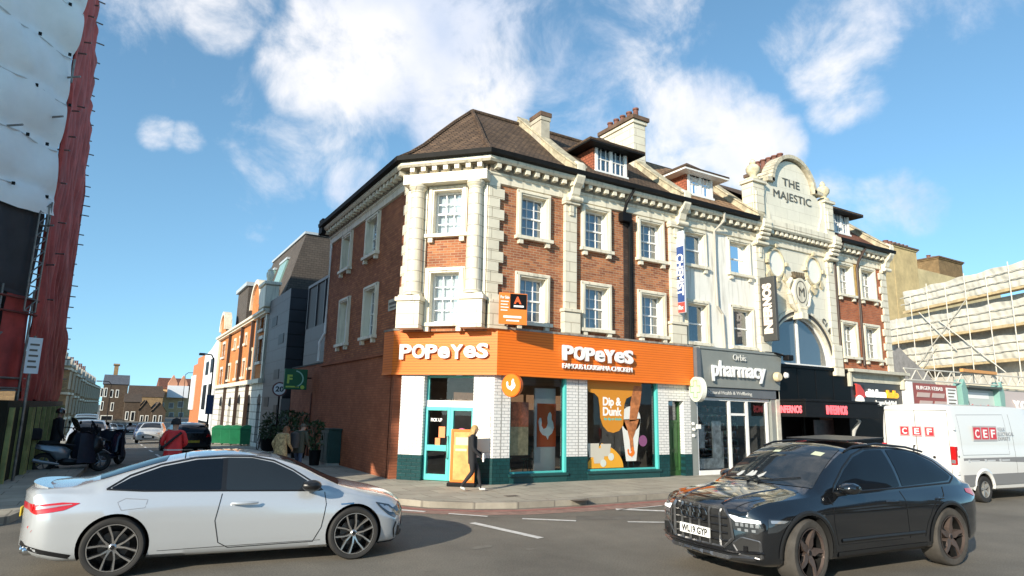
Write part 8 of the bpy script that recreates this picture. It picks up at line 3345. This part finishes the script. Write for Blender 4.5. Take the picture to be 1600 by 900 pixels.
# ================================================================== scooters and street furniture
def scooter(name, label, loc, deg, apron, topbox=True, body=PLB, scale=1.0):
    T = thing(name, label, 'scooter', group=None)
    silver = mat('scooter_silver', (.30, .33, .36), .25, .5)
    for x_ in (-.72, .72):
        m = MB()
        m.lathe((x_, 0, .29), [(.17, -.06), (.25, -.065), (.285, -.03), (.29, 0), (.285, .03), (.25, .065), (.17, .06), (.17, -.06)], 28, 'y')
        w_ = m.build('wheel', RUB, T, smooth=True)
        m = MB()
        for k in range(5):
            a = 2 * PI * k / 5
            m.tube([(x_, 0, .29), (x_ + .17 * math.cos(a), 0, .29 + .17 * math.sin(a))], .018, 6)
        m.lathe((x_, 0, .29), [(.165, -.05), (.18, -.05), (.18, .05), (.165, .05)], 24, 'y')
        m.build('rim', silver, w_, smooth=True)

    def fairing(nm, prof, ws, mm):
        m = MB()
        n = len(prof)
        k = 8
        for i in range(k + 1):
            t = -1 + 2 * i / k
            f = math.sqrt(max(.02, 1 - abs(t) ** 2.4))
            cx = sum(p[0] for p in prof) / n
            cz = sum(p[1] for p in prof) / n
            for (a, b) in prof:
                m.v.append(Vector((cx + (a - cx) * f, t * ws, cz + (b - cz) * f)))
        for i in range(k):
            for j in range(n):
                a, b = i * n + j, i * n + (j + 1) % n
                m.f.append((a, b, b + n, a + n))
                m.m.append(0)
        m.f += [tuple(range(n)), tuple(range(k * n, k * n + n))]
        m.m += [0, 0]
        return m.build(nm, mm, T, smooth=True)
    fairing('tail_fairing', [(-1.0, .72), (-.95, .84), (-.3, .80), (-.05, .62), (-.1, .38), (-.4, .34), (-.6, .55)], .19, silver if body is PLB else body)
    fairing('floorboard', [(-.4, .26), (-.3, .42), (.2, .40), (.42, .34), (.38, .22), (-.2, .20)], .21, body)
    fairing('front_fairing', [(.22, .40), (.34, .92), (.50, 1.08), (.66, 1.0), (.78, .70), (.66, .56), (.40, .32)], .24, body)
    fairing('mudguard', [(.46, .50), (.60, .63), (.80, .64), (1.0, .50), (.9, .50), (.72, .55)], .08, body)
    fairing('seat', [(-.92, .84), (-.86, .93), (-.45, .92), (-.35, .84), (.02, .80), (.06, .74), (-.3, .76)], .17, BLK)
    m = MB()
    m.tube([(.50, 0, 1.0), (.40, 0, 1.14), (.36, -.32, 1.16), (.30, -.38, 1.14)], .018, 8)
    m.tube([(.40, 0, 1.14), (.36, .32, 1.16), (.30, .38, 1.14)], .018, 8)
    m.build('handlebar', PLB, T, smooth=True)
    for s_ in (-1, 1):
        m = MB()
        m.tube([(.40, s_ * .24, 1.15), (.44, s_ * .36, 1.32)], .010, 6)
        m.lathe((.45, s_ * .38, 1.34), [(0, -.015), (.06, -.01), (.06, .01), (0, .015)], 12, 'x')
        m.build('mirror', PLB, T, smooth=True)
        m = MB()
        m.tube([(.72, s_ * .085, .29), (.52, s_ * .085, .75)], .022, 8)
        m.build('fork', silver, T)
    m = MB()
    m.add([(.62, -.20, 1.02), (.62, .20, 1.02), (.42, .24, 1.40), (.42, -.24, 1.40), (.37, .15, 1.50), (.37, -.15, 1.50)], [(0, 1, 2, 3), (3, 2, 4, 5)])
    m.build('windshield', PANE, T)
    m = MB()
    m.box(.72, .76, -.12, .12, .78, .90)
    m.build('headlamp', LENSC, T, bevel=.01)
    m = MB()
    m.tube([(-.35, -.18, .26), (-.8, -.22, .34), (-1.0, -.22, .40)], [.03, .06, .055], 10)
    m.build('exhaust', silver, T, smooth=True)
    if topbox:
        m = MB()
        m.box(-1.25, -.85, -.24, .24, .95, 1.28)
        m.build('top_box', BLK, T, bevel=.06)
    if apron:
        m = MB()
        n = 10
        for i in range(7):
            t = i / 6
            for j in range(n):
                a = -PI / 2 * 1.1 + PI * 1.1 * j / (n - 1)
                m.v.append(Vector((.12 + (.50 - .12 * t) * math.cos(a), (.42 - .05 * t) * math.sin(a), .28 + .85 * t + .02 * math.sin(j * 2 + i))))
        for i in range(6):
            for j in range(n - 1):
                a = i * n + j
                m.f.append((a, a + 1, a + n + 1, a + n))
                m.m.append(0)
        m.build('leg_apron', mat('navy_cover', (.012, .018, .035), .55, vary=.3, vscale=4), T, smooth=True, auto=False)
    T.location = loc
    T.rotation_euler = (0, 0, R(deg))
    T.scale = (scale,) * 3
    return T


p = atz(110, 738, 0.0)
scooter('scooter', 'maxi scooter with silver tail panel and navy leg apron, nearest of the parked scooters', (p.x, p.y, 0), 12, True)
p = atz(92, 722, .0)
scooter('scooter', 'black scooter parked behind the silver tailed one, next to the hoarding', (p.x - .1, p.y, 0), 28, False)
p = atz(165, 728, .0)
scooter('scooter', 'dark scooter with a bulky navy cover at the road side of the row', (p.x, p.y, 0), 60, True, body=mat('navy_panel', (.015, .02, .04), .25, coat=.6))


def post(name, label, x, y, h, cat='pole', r=.04, z=ZC, matl=None):
    T = thing(name, label, cat, (x, y, z))
    m = MB()
    m.tube([(x, y, z), (x, y, z + h)], r, 10)
    m.build('pole', matl or BLACKP, T, smooth=True)
    return T


# parking plate on its post at the left
T = post('parking_sign', 'tall white parking plate on a grey post in front of the red netting', -1.92, 20.3, 3.55, 'sign', .035, matl=GALV)
FA = Frame((-1.92, 20.3), (.95, .3))
m = MB(FA)
m.box(-.14, .16, .04, .055, 2.72, 3.62)
s_ = m.build('plate', mat('sign_white', (.72, .74, .76), .5), T)
m = MB(FA)
for k in range(5):
    m.box(-.09, .11 - .03 * (k % 2), .056, .058, 3.42 - .14 * k, 3.47 - .14 * k)
m.build('printed_line', mat('faded_print', (.15, .13, .1), .7), s_)
# 20 roundel
p = aty(437, 608, 29)
T = post('speed_limit_sign', 'round twenty speed limit sign on a black post in front of the metal panels', p.x, 29, p.z - .1 + .1, 'sign')
FB = Frame((p.x, 29), (.9, -.25))
m = MB(FB)
m.prism([(.30 * math.cos(k * PI / 16), p.z + .30 * math.sin(k * PI / 16)) for k in range(32)], .03, .045)
d = m.build('disc', mat('sign_dark_ring', (.12, .03, .03), .5), T)
m = MB(FB)
m.prism([(.24 * math.cos(k * PI / 16), p.z + .24 * math.sin(k * PI / 16)) for k in range(32)], .045, .05)
m.build('disc_face', mat('sign_white', (.72, .74, .76), .5), d)
text_mesh('20', .30, FB, -.17, .051, p.z - .10, .004, mat('plate_black', (.01, .01, .01), .4), 'lettering', d, bold=.01, width=.34)
# green F sign on its bracket
T = thing('green_projecting_sign', 'green projecting sign with a yellow letter F on the yard wall', 'sign', (6.3, 27.4, 3.1))
FC = Frame((5.75, 27.4), (1, 0))
m = MB(FC)
m.box(0, .92, -.06, .06, 2.72, 3.55)
b_ = m.build('box', mat('sign_green', (.015, .13, .06), .4), T, bevel=.02)
text_mesh('F', .46, FC, .10, .062, 2.98, .01, mat('sign_yellow_green', (.45, .62, .12), .4), 'lettering', b_, bold=.02)
m = MB(FC)
for k in range(12):
    a0, a1 = -PI * .45 + PI * .9 * k / 12, -PI * .45 + PI * .9 * (k + 1) / 12
    m.prism([(.40 + .32 * math.cos(a0), 3.15 + .3 * math.sin(a0)), (.40 + .37 * math.cos(a0), 3.15 + .35 * math.sin(a0)), (.40 + .37 * math.cos(a1), 3.15 + .35 * math.sin(a1)), (.40 + .32 * math.cos(a1), 3.15 + .3 * math.sin(a1))], .06, .066)
m.build('arc_emblem', mat('pale_teal', (.35, .6, .5), .4), b_)
m = MB(FC)
m.box(.08, .6, .06, .066, 2.80, 2.86)
m.prism([(.74 + .08 * math.cos(k * PI / 8), 2.82 + .08 * math.sin(k * PI / 8)) for k in range(16)], .06, .068)
m.build('small_print', mat('sign_yellow_green', (.45, .62, .12), .4), b_)
m = MB()
m.tube([(6.6, 27.4, 3.2), (6.9, 27.4, 3.2)], .03, 6)
m.build('bracket', BLACKP, T)
# lamp columns
def lamp(label, px, Y, toppx, toppy, armdx, sign=False):
    b = aty(px, 690, Y)
    t = aty(toppx, toppy, Y)
    T = thing('street_lamp', label, 'street lamp', (b.x, Y, gz(Y) + ZC), None)
    m = MB()
    z0 = gz(Y) + ZC
    m.tube([(b.x, Y, z0), (b.x, Y, z0 + 1.2)], .08, 10)
    m.tube([(b.x, Y, z0 + 1.2), (b.x, Y, t.z)], [.045, .03], 10)
    m.build('pole', BLACKP, T, smooth=True)
    m = MB()
    m.tube([(b.x, Y, t.z), (b.x + armdx * .3, Y, t.z + .25), (b.x + armdx, Y, t.z + .28)], .035, 8)
    m.build('arm', BLACKP, T, smooth=True)
    m = MB()
    m.box(min(b.x + armdx, b.x + armdx * 1.6), max(b.x + armdx, b.x + armdx * 1.6), Y - .12, Y + .12, t.z + .20, t.z + .32)
    m.build('lamp_head', GREYD, T, bevel=.03)
    if sign:
        m = MB()
        q = aty(px, 628, Y)
        m.box(b.x - .17, b.x + .17, Y - .12, Y - .09, q.z - .6, q.z + .35)
        m.build('blue_sign_plate', mat('dull_blue_sign', (.05, .09, .20), .5), T)
    return T


lamp('black lamp column with a blue plate in front of the white modern building', 321, 36, 325, 562, -.45, True)
lamp('thin distant lamp column in front of the gabled mansion block', 278, 90, 280, 585, .9)
lamp('brown lamp column in front of the end house at the left', 162, 75, 163, 600, -.8)
# wheelie bins
BIN = mat('green_bin_plastic', (.014, .17, .075), .45, vary=.15)
BING = 'large green bins lined up by the white stone ground floor'
proto_b = None
bl = ['darkest of the large green bins, nearest the corner', 'second large green bin from the corner', 'third large green bin from the corner', 'farthest large green bin, beside the lamp column']
for i, (px_, Y) in enumerate(((386, 41.5), (369, 42.6), (355, 43.9), (341, 45.4))):
    pb = aty(px_, 685, Y)
    if proto_b is None:
        T = thing('wheelie_bin', bl[0], 'bin', (0, 0, 0), BING)
        m = MB()
        m.add([(-.55, -.45, .12), (.55, -.45, .12), (.55, .45, .12), (-.55, .45, .12), (-.65, -.52, 1.12), (.65, -.52, 1.12), (.65, .52, 1.12), (-.65, .52, 1.12)], [(0, 3, 2, 1), (0, 1, 5, 4), (1, 2, 6, 5), (2, 3, 7, 6), (3, 0, 4, 7), (4, 5, 6, 7)])
        for k in range(4):
            m.box(-.5 + .3 * k, -.42 + .3 * k, -.55, -.47, .3, 1.1)
        m.build('container', BIN, T, bevel=.015)
        m = MB()
        m.lathe((0, 0, 1.08), [(.001, -.0)], 4) if False else None
        for k in range(6):
            a0, a1 = PI * k / 6, PI * (k + 1) / 6
            m.quad([(-.66, -.54 * math.cos(a0), 1.14 + .26 * math.sin(a0)), (.66, -.54 * math.cos(a0), 1.14 + .26 * math.sin(a0)), (.66, -.54 * math.cos(a1), 1.14 + .26 * math.sin(a1)), (-.66, -.54 * math.cos(a1), 1.14 + .26 * math.sin(a1))])
        for xx in (-.66, .66):
            m.add([(xx, -.54 * math.cos(PI * k / 6), 1.14 + .26 * math.sin(PI * k / 6)) for k in range(7)], [tuple(range(7))])
        m.build('lid', BIN, T)
        for xx in (-.45, .45):
            for yy in (-.35, .35):
                m = MB()
                m.lathe((xx, yy, .09), [(0, -.03), (.09, -.03), (.09, .03), (0, .03)], 14, 'y')
                m.build('castor', RUB, T)
        proto_b = T
        c = T
    else:
        c = copy_tree(proto_b)
        c['label'] = bl[i]
    c.location = (pb.x, Y, gz(Y) + ZC)
    c.rotation_euler = (0, 0, R(80))
    c.scale = (.78, .78, .85)

# utility cabinet and planters against the yard wall
T = thing('utility_cabinet', 'dark green utility cabinet standing against the painted brick side wall', 'cabinet', (6.55, 22.9, ZC))
m = MB()
m.box(6.30, 6.74, 22.3, 23.3, ZC + .08, 1.28)
m.box(6.27, 6.76, 22.27, 23.33, 1.28, 1.33)
m.build('housing', mat('cabinet_green', (.010, .045, .04), .5, vary=.2), T, bevel=.015)
m = MB()
m.box(6.33, 6.72, 22.33, 23.27, ZC, ZC + .08)
m.build('plinth', GREYST, T)
m = MB()
m.box(6.285, 6.299, 22.36, 23.24, .3, 1.2)
m.box(6.275, 6.284, 22.78, 22.81, .3, 1.2)
m.build('door', mat('cabinet_green', (.010, .045, .04), .5, vary=.2), T)

LEAFM = mat('dark_leaf', (.030, .060, .018), .6, vary=.5, vscale=9)
def planter(label, x, y, h, s, n=260, tub=True, seed=1, r0=.3):
    T = thing('potted_shrub', label, 'plant', (x, y, ZC))
    random.seed(seed)
    if tub:
        m = MB()
        m.lathe((x, y, 0), [(0, ZC), (r0 * .8, ZC), (r0, .6), (r0 * 1.05, .62), (r0 * .9, .62), (r0 * .85, .55), (0, .55)], 18)
        m.build('tub', BLACKP, T, smooth=True)
    m = MB()
    for k in range(5):
        a = random.uniform(0, 2 * PI)
        m.tube([(x, y, .5), (x + s * .3 * math.cos(a), y + s * .3 * math.sin(a), h * .7), (x + s * .6 * math.cos(a), y + s * .6 * math.sin(a), h * .95)], [.02, .014, .006], 5)
    m.build('stem', mat('bark', (.07, .05, .03), .9), T)
    m = MB()
    for k in range(n):
        a, b = random.uniform(0, 2 * PI), random.uniform(-1, 1)
        r = s * (random.random() ** .4) * (1 + .3 * math.sin(3 * a + seed))
        c = Vector((x + r * math.cos(a) * math.sqrt(1 - b * b * .7), y + r * math.sin(a) * math.sqrt(1 - b * b * .7), .62 + (h - .62) * (.5 + .55 * b)))
        u = Vector((random.gauss(0, 1), random.gauss(0, 1), random.gauss(.4, 1))).normalized()
        v = u.cross(Vector((random.gauss(0, 1), random.gauss(0, 1), random.gauss(0, 1)))).normalized()
        l_ = random.uniform(.07, .14)
        m.add([c - u * l_, c + v * l_ * .3, c + u * l_, c - v * l_ * .3], [(0, 1, 2, 3)])
    m.build('foliage', LEAFM, T)
    return T


planter('small spiky potted shrub on the pavement between the couple and the cabinet', 5.95, 22.6, 1.55, .28, 160, True, 3, .2)
planter('bushy potted shrub behind the man in the flat cap', 6.2, 26.0, 1.75, .5, 300, True, 5)
planter('dark leafy tub plant beside the yard wall, nearest the gateway', 6.3, 28.6, 1.8, .55, 300, True, 6)
planter('dark leafy tub plant in front of the metal panels', 6.3, 31.6, 1.7, .5, 260, True, 7)
planter('low shrub at the foot of the twenty sign post', 5.9, 30.2, 1.4, .45, 240, True, 8)

# bicycle leaning by the tub plants
T = thing('bicycle', 'dark bicycle standing by the tub plants on the side street pavement', 'bicycle', (0, 0, 0))
for x_ in (-.52, .52):
    m = MB()
    pts = [(x_ + .33 * math.cos(2 * PI * k / 28), 0, .34 + .33 * math.sin(2 * PI * k / 28)) for k in range(29)]
    m.tube(pts, .018, 6, cap=False)
    w_ = m.build('wheel', RUB, T, smooth=True)
    m = MB()
    for k in range(10):
        a = 2 * PI * k / 10
        m.tube([(x_, 0, .34), (x_ + .32 * math.cos(a), 0, .34 + .32 * math.sin(a))], .004, 4)
    m.build('spokes', CHROME, w_)
m = MB()
for a, b in (((-.52, .34), (-.1, .30)), ((-.52, .34), (-.18, .82)), ((-.1, .30), (-.18, .88)), ((-.1, .30), (.38, .80)), ((-.18, .80), (.36, .86)), ((.52, .34), (.36, .92))):
    m.tube([(a[0], 0, a[1]), (b[0], 0, b[1])], .018, 6)
m.build('frame', mat('bike_grey', (.12, .13, .14), .3, .5), T)
m = MB()
m.tube([(.30, -.25, .98), (.38, -.1, .98), (.36, 0, .95), (.38, .1, .98), (.30, .25, .98)], .013, 6)
m.build('handlebar', PLB, T)
m = MB()
m.box(-.32, -.06, -.06, .06, .88, .93)
m.build('saddle', PLB, T, bevel=.02)
T.location = (5.75, 31.2, ZC)
T.rotation_euler = (R(4), 0, R(70))

# orange board on the pavement beside the doors
T = thing('pavement_board', 'tall orange framed advertising board standing behind the woman in black', 'sign', (7.95, 15.15, ZC))
FD = Frame((7.62, 15.62), (.78, -.62))
m = MB(FD)
m.box(0, .06, -.03, .03, ZC + .1, 1.55)
m.box(.58, .64, -.03, .03, ZC + .1, 1.55)
m.box(.06, .58, -.03, .03, ZC + .1, ZC + .16)
m.box(.06, .58, -.03, .03, 1.49, 1.55)
m.build('frame', ORFLAT, T)
m = MB(FD)
m.box(.06, .58, -.015, .015, ZC + .16, 1.49)
pn = m.build('panel', mat('amber_poster', (.78, .36, .10), .5, vary=.25, vscale=4), T)
m = MB(FD)
m.box(.12, .5, .016, .018, 1.15, 1.35)
m.box(.12, .42, .016, .018, 1.0, 1.06)
m.build('pale_print', mat('pale_poster_print', (.75, .6, .4), .5), pn)
m = MB(FD)
m.box(-.05, .69, -.16, .16, ZC, ZC + .1)
m.build('base', BLACKP, T, bevel=.02)
# ================================================================== separate pieces become parts of their own
def split_loose(o):
    me = o.data
    n = len(me.vertices)
    par = list(range(n))

    def find(a):
        while par[a] != a:
            par[a] = par[par[a]]
            a = par[a]
        return a
    for e in me.edges:
        a, b = find(e.vertices[0]), find(e.vertices[1])
        if a != b:
            par[a] = b
    # pieces whose boxes touch stay together
    comp = {}
    for i in range(n):
        comp.setdefault(find(i), []).append(i)
    boxes = []
    for vs in comp.values():
        cs = [me.vertices[i].co for i in vs]
        boxes.append([vs, [min(c[k] for c in cs) - .03 for k in range(3)], [max(c[k] for c in cs) + .03 for k in range(3)]])
    merged = True
    while merged:
        merged = False
        for i in range(len(boxes)):
            for j in range(i + 1, len(boxes)):
                A, B_ = boxes[i], boxes[j]
                if all(A[1][k] <= B_[2][k] and B_[1][k] <= A[2][k] for k in range(3)):
                    boxes[i] = [A[0] + B_[0], [min(A[1][k], B_[1][k]) for k in range(3)], [max(A[2][k], B_[2][k]) for k in range(3)]]
                    boxes.pop(j)
                    merged = True
                    break
            if merged:
                break
    if len(boxes) < 2:
        return
    own = {}
    for g, bx in enumerate(boxes):
        for i in bx[0]:
            own[i] = g
    base = o.name.split('.')[0]
    for g in range(len(boxes)):
        idx = {}
        vs, fs, sm, mi = [], [], [], []
        for p in me.polygons:
            if own[p.vertices[0]] != g:
                continue
            f = []
            for v in p.vertices:
                if v not in idx:
                    idx[v] = len(vs)
                    vs.append(tuple(me.vertices[v].co))
                f.append(idx[v])
            fs.append(f)
            sm.append(p.use_smooth)
            mi.append(p.material_index)
        nm = bpy.data.meshes.new(base)
        nm.from_pydata(vs, [], fs)
        for m_ in me.materials:
            nm.materials.append(m_)
        nm.polygons.foreach_set('use_smooth', sm)
        nm.polygons.foreach_set('material_index', mi)
        if g == 0:
            keep = nm
            continue
        q = bpy.data.objects.new(base, nm)
        COL.objects.link(q)
        q.parent = o.parent
        q.matrix_local = o.matrix_local
    o.data = keep


SPLIT = {'white_panel', 'dormer', 'inner_spokes', 'stool', 'table', 'stone_strip', 'slot_window', 'shop_pier', 'end_bracket', 'entrance_post', 'menu_board', 'archivolt', 'pale_print', 'printed_line', 'display_card',
         'roof_edge', 'orange_wall', 'panelled_wall', 'impost', 'pale_strip', 'bracket', 'window_frame', 'ear', 'eye', 'glazing_bar', 'door_gap', 'pot_graphic', 'orange_brick_wall', 'paper'}
for o in list(scene.objects):
    if o.type == 'MESH' and o.name.split('.')[0] in SPLIT and len(o.data.vertices) < 6000:
        split_loose(o)
